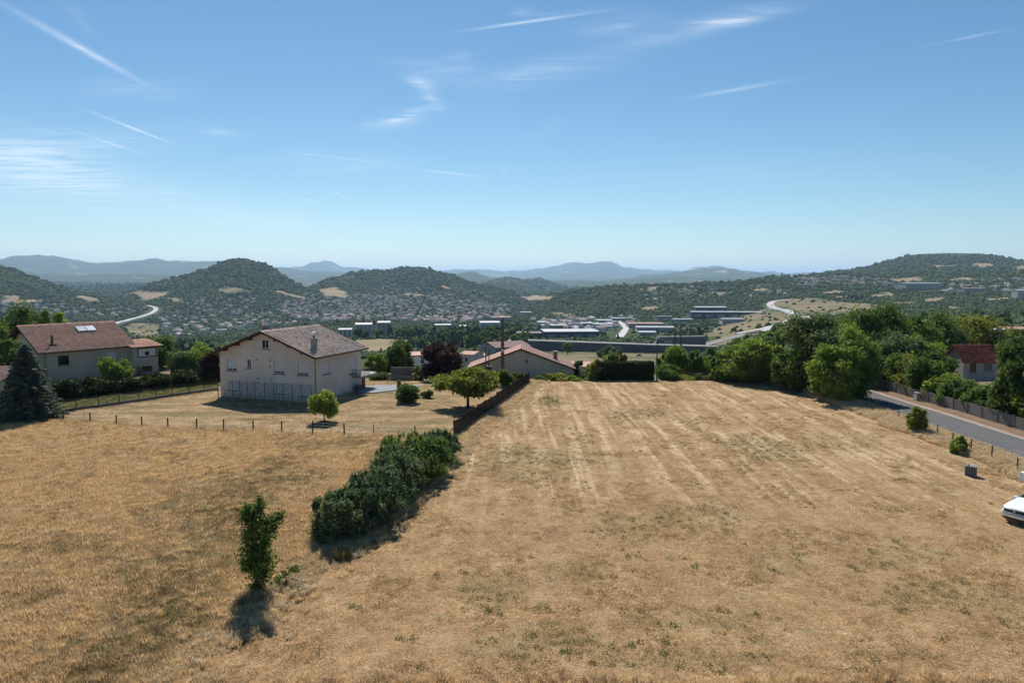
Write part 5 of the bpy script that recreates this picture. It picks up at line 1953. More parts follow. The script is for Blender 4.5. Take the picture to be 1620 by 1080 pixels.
# --- hedge at the far end of the field
YE = 107.5
for i, (u, vt, w) in enumerate([(857, 593, 26), (882, 591, 34), (910, 594, 34), (934, 596, 26)]):
    plant('low_hedge_bush', 'low bush in the row under the low house, %s from the slat fence' % ['first', 'second', 'third', 'fourth'][i], 'bush', u, vt, w, YE, L_OLIVE if i % 2 else L_MID, 61 + i, .0, 16, 2.8, .14, rel=.42, group='low bushes at the far end of the field')


def hedge(name, label, u0, u1, v_top, Y, th, mat, seed, leaf=.14, z_extra=.0, n=None):
    rng = np.random.default_rng(seed)
    a, b = at_depth(u0, v_top, Y), at_depth(u1, v_top, Y)
    xm = (a[0] + b[0]) / 2
    zg = float(T(xm, Y))
    H, W = a[2] - zg, b[0] - a[0]
    root = tag(empty(name, (xm, Y, zg)), label, 'hedge')
    n = n or int(np.clip(2.6 * (W * H * 2 + W * th * 2 + H * th * 2) / (leaf * leaf * 1.1), 500, 9000))
    f = rng.choice(5, n, p=[.36, .10, .27, .13, .14])
    P = np.stack([rng.uniform(-W / 2, W / 2, n), rng.uniform(-th / 2, th / 2, n), rng.uniform(.02, H, n)], 1)
    d = rng.normal(0, 1, (n, 3)) * .2
    dep = .28 * rng.uniform(0, 1, n) ** 2
    for k, (ax, sg, ext) in enumerate(((1, -1, th / 2), (1, 1, th / 2), (2, 1, H), (0, -1, W / 2), (0, 1, W / 2))):
        s_ = f == k
        P[s_, ax] = sg * (ext - dep[s_]) if ax != 2 else ext - dep[s_]
        d[s_, ax] += sg
    P += .10 * np.stack([fbm(P[:, 0] * 2, P[:, 2] * 2, 5, 2), fbm(P[:, 0] * 2 + 9, P[:, 2] * 2, 6, 2), fbm(P[:, 0] * 1.3, P[:, 1] * 2, 7, 2) * 2.2], 1)
    V, F = leaves(rng, P, leaf, d)
    add_obj('foliage', np_mesh('foliage', V, F, mat), root)
    mb = MB().box(-W / 2 + .3, W / 2 - .3, -th / 2 + .3, th / 2 - .3, -.2, H - .35)  # solid dark box added inside so no light shows through the leaves
    mb.build('branches', plain('hedge_wood', (0.018, 0.020, 0.010), 0.95, 0.3), root)
    return root


hedge('clipped_hedge', 'tall dark clipped hedge block at the far end of the field', 944, 1033, 572, YE, 2.2, L_HEDGE, 71)
plant('hedge_tree', 'light green bush at the left end of the clipped hedge', 'bush', 942, 570, 28, YE, L_OLIVE, 72, .0, 22, 2.8, .14, rel=.42)
plant('hedge_tree', 'rusty green bush at the right end of the clipped hedge', 'bush', 1056, 578, 42, YE, L_MID, 73, .0, 24, 2.8, .14, rel=.42)
plant('small_tree', 'light green tree top behind the clipped hedge', 'tree', 966, 560, 30, 116, L_BRIGHT, 74, .1, 20, 2.6, .16)
plant('rusty_tree', 'rust-coloured small tree behind the clipped hedge', 'tree', 985, 560, 22, 121, L_RUST, 75, .1, 16, 2.6, .16)
plant('pale_bush', 'pale grey-green bush at the corner of the low house', 'bush', 930, 577, 26, 112, L_GREY, 76, .0, 18, 2.8, .15)
plant('dark_bush', 'dark bush right of the low house roof', 'bush', 915, 571, 20, 122, L_DARK, 77, .0, 14, 2.8, .15)
for i, (u, vt, w, Y, mt) in enumerate([(1068, 548, 46, 124, L_BRIGHT), (1098, 556, 36, 126, L_MID), (1125, 553, 44, 128, L_MID), (1148, 556, 34, 128, L_BRIGHT), (1050, 560, 26, 126, L_MID)]):
    plant('edge_tree', ['bright tree behind the paired poles', 'mid green tree right of the paired poles', 'green tree at the field end by the low rail', 'bright tree beside the big round tree at the field end', 'slim green tree left of the paired poles'][i], 'tree', u, vt, w, Y, mt, 81 + i, .08, 24, 2.6, .17)
for i, (u, vt, w, mt) in enumerate([(1090, 594, 30, L_OLIVE), (1112, 591, 30, L_GREY), (1138, 590, 34, L_MID)]):
    plant('low_bush', ['low yellowish bush under the paired poles', 'low grey-green bush by the rail at the field end', 'low dark bush by the big round tree'][i], 'bush', u, vt, w, YE, mt, 91 + i, .0, 14, 2.6, .13, rel=.42)
rl = tag(empty('rail_fence'), 'low grey rail fence between the poles and the big round tree', 'fence')
a, b = at_depth(1080, 589, 108.6), at_depth(1150, 589, 108.6)
for k in range(6):
    x = a[0] + (b[0] - a[0]) * k / 5
    rod('post', m_post_l, rl, (x, 108.6, -.6), (x, 108.6, a[2]), .05, 6)
rod('rail', m_post_l, rl, (a[0], 108.6, a[2] - .08), (b[0], 108.6, a[2] - .08), .05, 6)
rod('rail', m_post_l, rl, (a[0], 108.6, a[2] - .55), (b[0], 108.6, a[2] - .55), .04, 6)
# --- big trees on the right
BIG = [
    (1190, 543, 78, 104.5, L_BRIGHT, .04, 'big round tree at the right end of the far hedge'),
    (1152, 572, 44, 106, L_DARK, .0, 'dark bush left of the big round tree'),
    (1228, 552, 40, 106, L_BRIGHT, .05, 'light green tree between the round tree and the tallest tree'),
    (1280, 503, 88, 98, L_GREY, .05, 'tallest grey-green tree at the right side of the field'),
    (1258, 556, 60, 97, L_DARK, .0, 'dark leafy bush under the tallest tree'),
    (1322, 552, 72, 88.5, L_BRIGHT, .0, 'yellow-green bushy tree beside the road'),
    (1350, 546, 66, 90, L_MID, .02, 'leafy tree overhanging the road'),
    (1352, 522, 70, 104, L_BRIGHT, .05, 'bright crown behind the leafy tree overhanging the road'),
    (1385, 488, 86, 122, L_DARK, .05, 'tall dark tree behind the road with the hillside above it'),
    (1420, 535, 80, 108, L_GREY, .05, 'grey-green tree behind the roadside wall'),
    (1440, 506, 92, 128, L_MID, .05, 'broad green tree top behind the grey-green tree'),
    (1490, 502, 70, 136, L_DARK, .05, 'dark tree top left of the street lamp'),
    (1470, 556, 70, 106, L_DARK, .04, 'dark tree left of the whitish outhouse'),
    (1542, 505, 84, 140, L_OLIVE, .05, 'yellowish tree top behind the red-roofed hut'),
    (1600, 528, 60, 150, L_MID, .05, 'tree behind the street lamp near the right border'),
    (1402, 584, 50, 101, L_DARK, .0, 'dark bush where the road vanishes'),
    (1330, 508, 70, 132, L_MID, .05, 'green tree top between the tallest tree and the tall dark tree'),
    (1400, 530, 74, 116, L_MID, .05, 'green crown left of the grey-green tree behind the wall'),
    (1310, 530, 56, 108, L_DARK, .03, 'dark crown just right of the tallest tree'),
    (1606, 540, 50, 128, L_DARK, .05, 'dark tree right of the red-roofed hut'),
    (1450, 540, 70, 112, L_BRIGHT, .05, 'bright feathery tree left of the whitish outhouse'),
    (1200, 584, 56, 109.5, L_DARK, .0, 'dark undergrowth between the big round tree and the tallest tree'),
    (1165, 588, 50, 109, L_MID, .0, 'green undergrowth left of the big round tree'),
    (1215, 560, 60, 112, L_MID, .03, 'green tree filling the gap behind the big round tree'),
    (1170, 566, 46, 113, L_DARK, .03, 'dark tree behind the left side of the big round tree'),
]
for i, (u, vt, w, Y, mt, bare, lb) in enumerate(BIG):
    plant('broadleaf_tree', lb, 'tree', u, vt - 3, w * 1.16, Y, mt, 101 + i, bare, 52, 2.8, .18, rel=.30, core=.16, group='trees along the right side of the field')
HB = [(1424, 574), (1446, 577), (1470, 582), (1494, 586), (1516, 594), (1538, 602), (1558, 606), (1578, 606), (1607, 566), (1630, 584), (1640, 600)]
NTH = ['first', 'second', 'third', 'fourth', 'fifth', 'sixth', 'seventh', 'eighth', 'ninth and tallest', 'tenth', 'eleventh']
for i, (u, vt) in enumerate(HB):
    Yb = (WX + 1.7 + .5 * (i % 2)) * 1080 / (u - 810)
    plant('roadside_hedge_tree', 'leafy hedge tree above the roadside wall, %s from the bend' % NTH[i], 'tree', u, vt - (-6 if 1490 < u < 1582 else 12), 60 if i != 8 else 70, Yb, [L_MID, L_OLIVE, L_MID, L_BRIGHT, L_MID, L_DARK, L_MID, L_MID, L_DARK, L_DARK, L_MID][i], 131 + i, .0, 40, 2.8, .16, rel=.34, core=.16, group='hedge trees above the roadside wall', dfac=.9)
# --- by the road
plant('roadside_bush', 'grey-green bush standing on the verge by the road', 'bush', 1451, 645, 30, depth_of(1451, 684), L_OLIVE, 151, .0, 44, 3.4, .085, rel=.30, stems=4)
plant('roadside_bush', 'small bright green bush between the fence posts by the road', 'bush', 1519, 692, 28, depth_of(1519, 717), L_BRIGHT, 152, .0, 36, 3.4, .085, rel=.30, stems=4)
# --- shrubs along the field edge
SH = [  # u, v_top, width, base v
    (540, 778, 92, 862, L_GREY, 'nearest low shrub of the green row along the field edge'),
    (566, 764, 84, 850, L_GREY, 'second shrub of the green row, tucked behind the nearest one'),
    (590, 744, 96, 836, L_GREY, 'third shrub of the green row, low and rounded'),
    (612, 738, 88, 812, L_GREY, 'fourth shrub of the row, next to the rounded one'),
    (626, 706, 100, 792, L_GREY, 'tall grey-green shrub in the middle of the row'),
    (656, 716, 96, 778, L_DARK, 'dark glossy shrub of the row facing the mown field'),
    (642, 684, 98, 766, L_MID, 'tall shrub of the row with yellow-green tips'),
    (678, 690, 74, 760, L_MID, 'leafy shrub of the row leaning over the mown field'),
    (694, 680, 66, 740, L_GREY, 'farthest large shrub of the row near the slat fence end'),
    (712, 686, 36, 722, L_GREY, 'small shrub at the foot of the slat fence'),
]
for i, (u, vt, w, vb, mt, lb) in enumerate(SH):
    plant('field_shrub', lb, 'shrub', u, vt + 3, w * .98, depth_of(u, vb - 10), mt, 161 + i, .0, 60, 3.4, .066, rel=.27, core=.14, stems=4, shoots=46, group='shrubs along the field edge', dfac=1.0)
# --- young tree in the foreground: slim, forked at the top
Yt = depth_of(409, 940)
gt_ = ground(409, 940)
rng = np.random.default_rng(5)
ft = tag(empty('sapling', (gt_[0], gt_[1], gt_[2])), 'slim leafy young tree standing alone at the edge of the tall grass', 'tree')
pm = 1080 / (Yt * 1.04)
spec = [(-8, 120, 32, 42), (-15, 128, 24, 26), (5, 137, 22, 26), (8, 149, 11, 18), (18, 117, 28, 26), (32, 120, 24, 22), (40, 127, 15, 14), (25, 105, 26, 24), (-3, 103, 36, 30), (2, 86, 38, 30), (-8, 72, 36, 30),
        (9, 70, 32, 28), (-7, 54, 44, 34), (12, 52, 32, 30), (-2, 36, 40, 30), (8, 28, 30, 22), (0, 14, 26, 20), (-4, 6, 22, 12), (-14, 88, 20, 20), (16, 86, 18, 20), (-18, 44, 20, 22), (-12, 140, 10, 14)]
cl_ = []
for dx, hz, w, h in spec:
    cl_.append((np.array([dx / pm, rng.uniform(-.22, .22), hz / pm + .12]), np.array([w / 2 / pm, w / 2 / pm, h / 2 / pm])))
V, F = cloud(rng, [(c_, r_ * np.array([1.18, 1.18, 1.0])) for c_, r_ in cl_], 5000, .075, .10)
add_obj('crown', np_mesh('crown', V, F, L_MID), ft)
mb = MB()
mb.tube((0, 0, -.3), (-.1, 0, 1.6), .085, .065, 8)
mb.tube((-.1, 0, 1.6), (-.15, .05, 3.6), .065, .04, 7)
mb.tube((-.15, .05, 3.6), (.2, 0, 5.2), .04, .015, 6)
mb.tube((-.12, 0, 2.9), (.95, 0, 3.9), .04, .015, 6)
mb.tube((-.12, 0, 2.4), (-.5, .1, 3.8), .035, .012, 6)
mb.tube((-.05, 0, .8), (.45, .1, 2.2), .03, .01, 6)
mb.tube((.05, .05, -.3), (.25, .05, 1.0), .05, .03, 6)
mb.build('trunk', m_bark_l, ft)
# broken branch with a few leaves beside it
gb = ground(452, 928)
bb = tag(empty('fallen_branch', (gb[0], gb[1], gb[2])), 'low leafy broken branch lying in the grass beside the slim young tree', 'branch')
mb = MB()
mb.tube((-.8, -.1, .15), (.2, .1, .75), .035, .02, 5)
mb.tube((.2, .1, .75), (1.0, .2, .95), .02, .01, 5)
mb.tube((.0, 0, .55), (.5, -.3, .5), .02, .008, 5)
mb.tube((.3, .1, .4), (1.2, -.2, .3), .03, .015, 5)
mb.build('stem', m_bark, bb)
V, F = cloud(rng, [(np.array([.45, .1, .95]), np.array([.32, .3, .22])), (np.array([.0, 0, .75]), np.array([.28, .25, .15])), (np.array([-.35, 0, .5]), np.array([.25, .25, .15])), (np.array([-.5, -.2, .25]), np.array([.3, .25, .2])), (np.array([.1, -.3, .35]), np.array([.2, .2, .12]))], 330, .075, 0)
add_obj('leaves', np_mesh('leaves', V, F, L_MID), bb)
# plant in the tub
V, F = cloud(rng, [(np.array([0, 0, .6]), np.array([.3, .3, .25]))], 160, .08, 0)
add_obj('foliage', np_mesh('foliage', V, F, L_MID), FLOWER_TUB)

# --- blue spruce
def spruce(name, label, u, v_top, w_px, v_base, mat, seed):
    rng = np.random.default_rng(seed)
    b = ground(u, v_base)
    p = at_depth(u, v_top, b[1])
    H = p[2] - b[2]
    Rm = w_px / 2 / 1080 * b[1]
    root = tag(empty(name, tuple(b)), label, 'spruce')
    C, D = [], []
    mb = MB()
    mb.tube((0, 0, -.3), (0, 0, H * .97), H * .024, .02, 8)
    z = .35
    while z < H - .25:
        t = z / H
        L = Rm * ((1 - t) ** .82) * (1.02 if t > .12 else .85)
        k = max(5, int(9 * (1 - t) + 5))
        a0 = rng.uniform(0, 6.28)
        for j in range(k):
            a = a0 + 6.283 * j / k + rng.normal(0, .12)
            Lj = L * rng.uniform(.78, 1.12)
            d = np.array([math.cos(a), math.sin(a), 0])
            side = np.array([-d[1], d[0], 0])
            rise = .28 * (t - .35)
            m_ = int(10 + Lj * 26)
            s = rng.uniform(.12, 1, m_) ** .75
            droop = -.16 * s ** 2 * Lj + .10 * np.maximum(0, s - .8) * Lj
            w = (1 - s) * .30 * Lj + .10
            q = rng.uniform(-1, 1, m_)
            pt = d * (s * Lj)[:, None] + side * (q * w)[:, None]
            pt[:, 2] = z + rise * s * Lj + droop - np.abs(q) * w * .3 + rng.normal(0, .05, m_)
            C.append(pt)
            dd = d * .9 + side * (q * .7)[:, None]
            D.append(dd)
            mb.tube((0, 0, z), tuple(d * Lj * .85 + np.array([0, 0, z + rise * Lj * .7 - .1 * Lj])), .03 * (1 - t) + .008, .006, 4, cap=False)
        z += .20 + .20 * (1 - t)
    C, D = np.concatenate(C), np.concatenate(D)
    n = len(C)
    # needle sprays: long thin diamonds along the twig
    dirv = D + rng.normal(0, .25, (n, 3))
    dirv[:, 2] -= .12
    dirv /= np.linalg.norm(dirv, axis=1, keepdims=True)
    bs = np.cross(dirv, rng.normal(0, .6, (n, 3)) + np.array([0, 0, 1.0]))
    bs /= np.linalg.norm(bs, axis=1, keepdims=True)
    s = rng.uniform(.16, .30, n)[:, None]
    V = np.stack([C - dirv * s, C + bs * s * .38, C + dirv * s, C - bs * s * .38], 1).reshape(-1, 3)
    F = np.arange(4 * n, dtype=np.int32).reshape(n, 4)
    add_obj('crown', np_mesh('crown', V, F, mat), root)
    mb.build('trunk', m_bark, root)
    return root


spruce('blue_spruce', 'dense blue-green spruce at the left border in front of the tiled house', 46, 542, 116, 664, L_BLUE, 3)

# ------------------------------------------------------------------ instancing of uncountable growth
PROTO = bpy.data.collections.new('growth_shapes')      # not linked: only a source for the scatter


def proto_col(name, meshes):
    c = bpy.data.collections.new(name)
    for i, me in enumerate(meshes):
        o = bpy.data.objects.new('%s_%02d' % (name, i), me)
        c.objects.link(o)
    return c


def scatter(name, P, scl, rot, idx, col, label, tilt=None):
    n = len(P)
    me = bpy.data.meshes.new(name)
    me.vertices.add(n)
    me.vertices.foreach_set('co', np.asarray(P, np.float32).ravel())
    set_attr(me, 'scl', scl)
    a = me.attributes.new('rot', 'FLOAT_VECTOR', 'POINT')
    r = np.zeros((n, 3), np.float32)
    r[:, 2] = rot
    if tilt is not None:
        r[:, :2] = tilt
    a.data.foreach_set('vector', r.ravel())
    ia = me.attributes.new('idx', 'INT', 'POINT')
    ia.data.foreach_set('value', np.asarray(idx, np.int32))
    o = add_obj(name, me)
    tag(o, label, kind='stuff')
    ng = bpy.data.node_groups.new(name + '_scatter', 'GeometryNodeTree')
    ng.interface.new_socket('Geometry', in_out='INPUT', socket_type='NodeSocketGeometry')
    ng.interface.new_socket('Geometry', in_out='OUTPUT', socket_type='NodeSocketGeometry')
    gi, go = ng.nodes.new('NodeGroupInput'), ng.nodes.new('NodeGroupOutput')
    ip = ng.nodes.new('GeometryNodeInstanceOnPoints')
    ci = ng.nodes.new('GeometryNodeCollectionInfo')
    ci.inputs[0].default_value = col
    ci.inputs['Separate Children'].default_value = True
    ci.inputs['Reset Children'].default_value = True

    def na(nm, dt):
        q = ng.nodes.new('GeometryNodeInputNamedAttribute')
        q.data_type = dt
        q.inputs[0].default_value = nm
        return [s for s in q.outputs if s.enabled and s.name == 'Attribute'][0]
    ip.inputs['Pick Instance'].default_value = True
    ng.links.new(gi.outputs[0], ip.inputs['Points'])
    ng.links.new(ci.outputs[0], ip.inputs['Instance'])
    ng.links.new(na('idx', 'INT'), ip.inputs['Instance Index'])
    ng.links.new(na('rot', 'FLOAT_VECTOR'), ip.inputs['Rotation'])
    ng.links.new(na('scl', 'FLOAT'), ip.inputs['Scale'])
    ng.links.new(ip.outputs[0], go.inputs[0])
    md = o.modifiers.new('scatter', 'NODES')
    md.node_group = ng
    return o


def hit_many(u, v):
    i = np.clip(np.round((u + 40) / 6).astype(int), 0, len(_HU) - 1)
    Y = np.full(len(u), np.nan)
    for k in range(len(u)):
        j = np.searchsorted(-_hm[i[k]], -v[k])
        if 0 < j < len(_HY):
            v1, v0 = _hm[i[k], j], _hm[i[k], j - 1]
            t = 0 if v0 == v1 else (v0 - v[k]) / (v0 - v1)
            Y[k] = _HY[j - 1] + (_HY[j] - _HY[j - 1]) * min(1, max(0, t))
    return Y


# ------------------------------------------------------------------ large buildings of the valley
m_metal_w = plain('pale_metal_roof', (0.36, 0.37, 0.38), 0.5, 0.12, 0.05, 0.3)
m_metal_g = plain('grey_metal_roof', (0.25, 0.26, 0.28), 0.6, 0.2, 0.05, 0.3)
m_dark_clad = plain('dark_cladding', (0.05, 0.055, 0.065), 0.7, 0.3, 0.05, 0.3)
m_pale_clad = plain('pale_cladding', (0.38, 0.38, 0.38), 0.8, 0.12, 0.05, 0.2)
m_brown_roof = plain('brown_flat_roof', (0.20, 0.16, 0.15), 0.9, 0.2, 0.05)
m_pink_roof = plain('faded_pink_roof', (0.36, 0.22, 0.19), 0.9, 0.2, 0.05)
FOOT = []


def big_building(name, label, u0, u1, v_top, v_base, wall, roof, depth, rz=0.0, pitch=.06, storeys=0, bays=0, cat='warehouse'):
    h = hit((u0 + u1) / 2, v_base)
    Y = h[1]
    W = (u1 - u0) / 1080 * Y
    zt = at_depth((u0 + u1) / 2, v_top, Y + depth * .5)[2]
    H = max(4.0, zt - h[2])
    root = tag(empty(name, (h[0], Y, h[2]), R(rz)), label, cat)
    MB().box(-W / 2, W / 2, 0, depth, -4, H * (1 - pitch * .6)).build('wall', wall, root)
    rise = max(.6, H * .12)
    hb = H * (1 - pitch * .6)
    r = MB()
    r.hexa([(-W / 2 - .6, -.6, hb + .05), (W / 2 + .6, -.6, hb + .05), (W / 2 + .6, depth + .6, hb + .05), (-W / 2 - .6, depth + .6, hb + .05)],
           [(-W / 2 - .6, -.6, hb + .55), (W / 2 + .6, -.6, hb + .55), (W / 2 + .6, depth * .5, hb + .5 + rise), (-W / 2 - .6, depth * .5, hb + .5 + rise)])
    r.add([(-W / 2 - .6, depth * .5, hb + .5 + rise), (W / 2 + .6, depth * .5, hb + .5 + rise), (W / 2 + .6, depth + .6, hb + .5), (-W / 2 - .6, depth + .6, hb + .5)], [(0, 1, 2, 3)])
    r.build('roof', roof, root)
    for k in range(bays):
        x = -W / 2 + (k + .5) * W / bays
        MB().box(x - W / bays * .3, x + W / bays * .3, -.15, .05, .2, H * .55).build('bay_door', m_metal_g, root)
    for s_ in range(storeys):
        z = (s_ + .45) * H / storeys
        n = max(3, int(W / 4))
        for k in range(n):
            x = -W / 2 + (k + .5) * W / n
            MB().box(x - .7, x + .7, -.12, .05, z, z + 1.3).build('window', m_glass, root)
    FOOT.append((h[0], Y + depth / 2, max(W, depth) * .62))
    # keep the view of its front free
    FOOT.append((h[0] * (1 - 14 / Y), Y - 14, W * .5))
    return root


BB = [
    ('long_warehouse', 'long dark warehouse with a pale roof above the retaining wall', 861, 948, 522.5, 534, m_dark_clad, m_metal_w, 40, 4, 0, 4),
    ('flat_building', 'long flat brown-roofed building left of the long dark warehouse', 818, 862, 527, 533, m_conc_d, m_brown_roof, 26, 0, 0, 0),
    ('warehouse', 'small white warehouse above the left end of the long dark one', 919, 937, 510.5, 516.5, m_pale_clad, m_metal_w, 22, 0, 0, 1),
    ('warehouse', 'flat white warehouse just right of the small white one', 939, 965, 512, 517.5, m_pale_clad, m_metal_w, 24, 0, 0, 2),
    ('warehouse', 'pale roof high in the industrial area behind the flat white warehouse', 946, 969, 506, 511, m_pale_clad, m_metal_w, 30, 0, 0, 0),
    ('warehouse', 'white warehouse with two roofs near the left end of the industrial area', 851, 866, 509, 517, m_pale_clad, m_metal_w, 20, 10, 0, 1),
    ('warehouse', 'grey warehouse above the long dark one near its left end', 872, 898, 514, 520, m_conc, m_metal_g, 24, 8, 0, 1),
    ('warehouse', 'brown-pink roofed warehouse right of the winding street', 994, 1049, 511, 518.5, m_conc, m_pink_roof, 34, -4, 0, 3),
    ('warehouse', 'wide white warehouse right of the winding street', 1008, 1068, 517, 525.5, m_pale_clad, m_metal_g, 28, -5, 0, 5),
    ('warehouse', 'low white building in front of the wide white warehouse', 1012, 1038, 525.5, 531.5, m_pale_clad, m_metal_w, 20, -4, 0, 2),
    ('long_warehouse', 'dark terraced factory hall below the wooded plateau', 1095, 1206, 493, 502, m_dark_clad, m_metal_g, 40, -6, 0, 6),
    ('warehouse', 'dark hall with a white roof at the top of the industrial slope', 1101, 1149, 485.5, 495, m_dark_clad, m_metal_w, 40, -3, 0, 2),
    ('warehouse', 'long low white shed under the dark factory hall', 1066, 1096, 504.5, 509, m_pale_clad, m_metal_w, 22, 0, 0, 2),
    ('warehouse', 'white shed at the foot of the dark factory hall', 1143, 1176, 504, 511, m_pale_clad, m_metal_w, 24, -4, 0, 2),
    ('warehouse', 'white factory roof left of the tall thick pole', 760, 791, 509, 519, m_pale_clad, m_metal_w, 40, 6, 0, 3),
    ('warehouse', 'pink and white roofed hall behind the tall thick pole', 778, 808, 501, 509, m_pale_clad, m_pink_roof, 40, 4, 0, 2),
    ('warehouse', 'long low pale roof at the edge of the town above the dark trees', 688, 713, 513.5, 518, m_pale_clad, m_metal_w, 26, 4, 0, 2),
    ('warehouse', 'small white hall between the town and the white factory roof', 727, 738, 515, 522, m_pale_clad, m_metal_w, 18, 0, 0, 1),
    ('warehouse', 'narrow white roof under the wooded slope right of the tall thick pole', 823, 840, 493.5, 497.5, m_pale_clad, m_metal_w, 26, 0, 0, 1),
    ('warehouse', 'pale shed with a grey roof above the winding street', 968, 990, 503, 508, m_conc, m_metal_g, 26, 0, 0, 1),
    ('warehouse', 'grey shed between the pale shed and the dark factory hall', 1040, 1064, 500, 506, m_conc, m_brown_roof, 24, 0, 0, 1),
    ('arena_roof', 'broad low grey roof among the trees of the right plateau', 1433, 1490, 448, 458, m_conc, m_metal_g, 60, 0, 0, 0),
    ('warehouse', 'white tower-like building at the right border of the plateau', 1610, 1632, 459, 472, m_pale_clad, m_metal_w, 20, 0, 0, 0),
    ('warehouse', 'low brown roof on the right plateau below the grey arena roof', 1525, 1556, 456, 462, m_conc, m_pink_roof, 20, 0, 0, 0),
]
for nm, lb, u0, u1, vt, vb, mw, mr, dp, rz, st, by in BB:
    big_building(nm, lb, u0, u1, vt, vb, mw, mr, dp, rz, storeys=st, bays=by)
m_flat_a = plain('grey_white_facade', (0.44, 0.43, 0.43), 0.9, 0.1, 0.1)
m_flat_b = plain('pinkish_facade', (0.40, 0.34, 0.33), 0.9, 0.1, 0.1)
for lb, u0, u1, vt, vb, mw, st in [
        ('grey-white apartment block nearest the big house roof', 536, 556, 521, 536, m_flat_a, 5),
        ('tall pale apartment block in the middle of the three', 563, 588, 513, 533, m_flat_a, 7),
        ('pinkish apartment block right of the tall pale one', 598, 617, 510, 528, m_flat_b, 6)]:
    big_building('apartment_block', lb, u0, u1, vt, vb, mw, m_metal_g, 14, 8, 0.02, storeys=st, cat='apartments')

# traffic on the highway
m_truck = plain('white_lorry', (0.7, 0.7, 0.7), 0.5)
VEH = [(h1, 1224, 485, 'white lorry on the upper bend of the pale highway', 9.5, 3.6), (h1, 1238, 490.5, 'white car where the slip road leaves the highway', 4.5, 1.6), (h1, 1252, 495, 'dark car in the middle of the pale highway', 4.5, 1.6), (h1, 1268, 500.5, 'white van near the outer bend of the highway', 6, 2.5), (h1, 1229, 521, 'white car at the foot of the highway slope', 4.6, 1.6), (h1, 1246, 517.5, 'white lorry on the outer loop of the highway', 9, 3.5)]
for i, (rd, u_, v_, lb, ln, ht) in enumerate(VEH):
    q = hit(u_, v_)
    k = int(np.argmin(np.hypot(ROADS[0][0] - q[0], ROADS[0][1] - q[1])))
    k = min(max(k, 1), len(ROADS[0][0]) - 2)
    X_, Y_ = ROADS[0][0][k], ROADS[0][1][k]
    ang = math.atan2(ROADS[0][1][k + 1] - ROADS[0][1][k - 1], ROADS[0][0][k + 1] - ROADS[0][0][k - 1])
    zr = max(v__.co.z for v__ in h1.data.vertices if abs(v__.co.x - X_) < 16 and abs(v__.co.y - Y_) < 16)
    vr_ = tag(empty('lorry' if ln > 8 else 'car', (X_, Y_, zr + .02), ang), lb, 'lorry' if ln > 8 else 'car')
    mt_ = m_iron if 'dark' in lb else m_truck
    bd_ = MB()
    if ln > 5:
        bd_.box(-ln / 2, ln / 2 - 2.2, -1.2, 1.2, .9, ht)
        bd_.box(ln / 2 - 2.0, ln / 2, -1.15, 1.15, .5, ht * .8)
    else:
        bd_.hexa([(-ln / 2, -.9, .35), (ln / 2, -.9, .35), (ln / 2, .9, .35), (-ln / 2, .9, .35)], [(-ln / 2, -.88, .95), (ln / 2, -.88, .85), (ln / 2, .88, .85), (-ln / 2, .88, .95)])
        bd_.hexa([(-ln * .42, -.84, .96), (ln * .22, -.84, .96), (ln * .22, .84, .96), (-ln * .42, .84, .96)], [(-ln * .34, -.68, ht), (ln * .05, -.68, ht), (ln * .05, .68, ht), (-ln * .34, .68, ht)])
    bd_.build('body', mt_, vr_)
    for sx__ in (-ln * .32, ln * .32):
        for sy__ in (-.95, .95):
            MB().tube((sx__, sy__ - .1, .38), (sx__, sy__ + .1, .38), .38, .38, 10).build('wheel', m_iron, vr_)

# retaining wall with the road on top
ya = 590.0
rwall = tag(empty('retaining_wall'), 'long grey concrete retaining wall carrying the road below the warehouses', 'wall')
P0, P1, P2 = at_depth(836, 538.5, ya), at_depth(1030, 545.5, ya - 22), at_depth(1140, 548.5, ya - 26)
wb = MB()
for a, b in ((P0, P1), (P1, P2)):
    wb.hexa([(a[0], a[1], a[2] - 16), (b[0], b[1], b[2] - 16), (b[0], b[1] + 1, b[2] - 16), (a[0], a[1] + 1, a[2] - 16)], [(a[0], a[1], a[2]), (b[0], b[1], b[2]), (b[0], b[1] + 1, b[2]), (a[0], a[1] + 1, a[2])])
wb.build('wall', plain('dark_grey_concrete', (0.12, 0.118, 0.118), 0.95, 0.3, 0.05), rwall)  # the wall's own dark grey concrete
wb = MB()
for a, b in ((P0, P1), (P1, P2)):
    wb.hexa([(a[0], a[1] + 1.02, a[2] - 8), (b[0], b[1] + 1.02, b[2] - 8), (b[0], b[1] + 17, b[2] - 8), (a[0], a[1] + 17, a[2] - 8)], [(a[0], a[1] + 1.02, a[2] - .3), (b[0], b[1] + 1.02, b[2] - .3), (b[0], b[1] + 17, b[2] - .3), (a[0], a[1] + 17, a[2] - .3)])
wb.build('road_deck', plain('grey_deck', (0.20, 0.195, 0.19), 0.9, 0.15, 0.05), rwall)
for i in range(40):
    t = i / 39
    q = P0 + (P1 - P0) * t
    MB().box(q[0] - .15, q[0] + .15, q[1] - .35, q[1] - .01, q[2] - 9, q[2] - .4).build('buttress', m_conc_d, rwall)
FOOT += [(P0[0] + (P2[0] - P0[0]) * k / 12, ya - 6, 18) for k in range(13)]
FOOT += [(P0[0] + (P2[0] - P0[0]) * k / 12, ya - 40, 18) for k in range(13)]
pt = tag(empty('tunnel_portal'), 'dark concrete tunnel portal with a sloping end and pale panel', 'tunnel portal')
a, b = at_depth(1043, 533, ya + 4), at_depth(1117, 532, ya + 4)
a0 = at_depth(1031, 541, ya + 4)
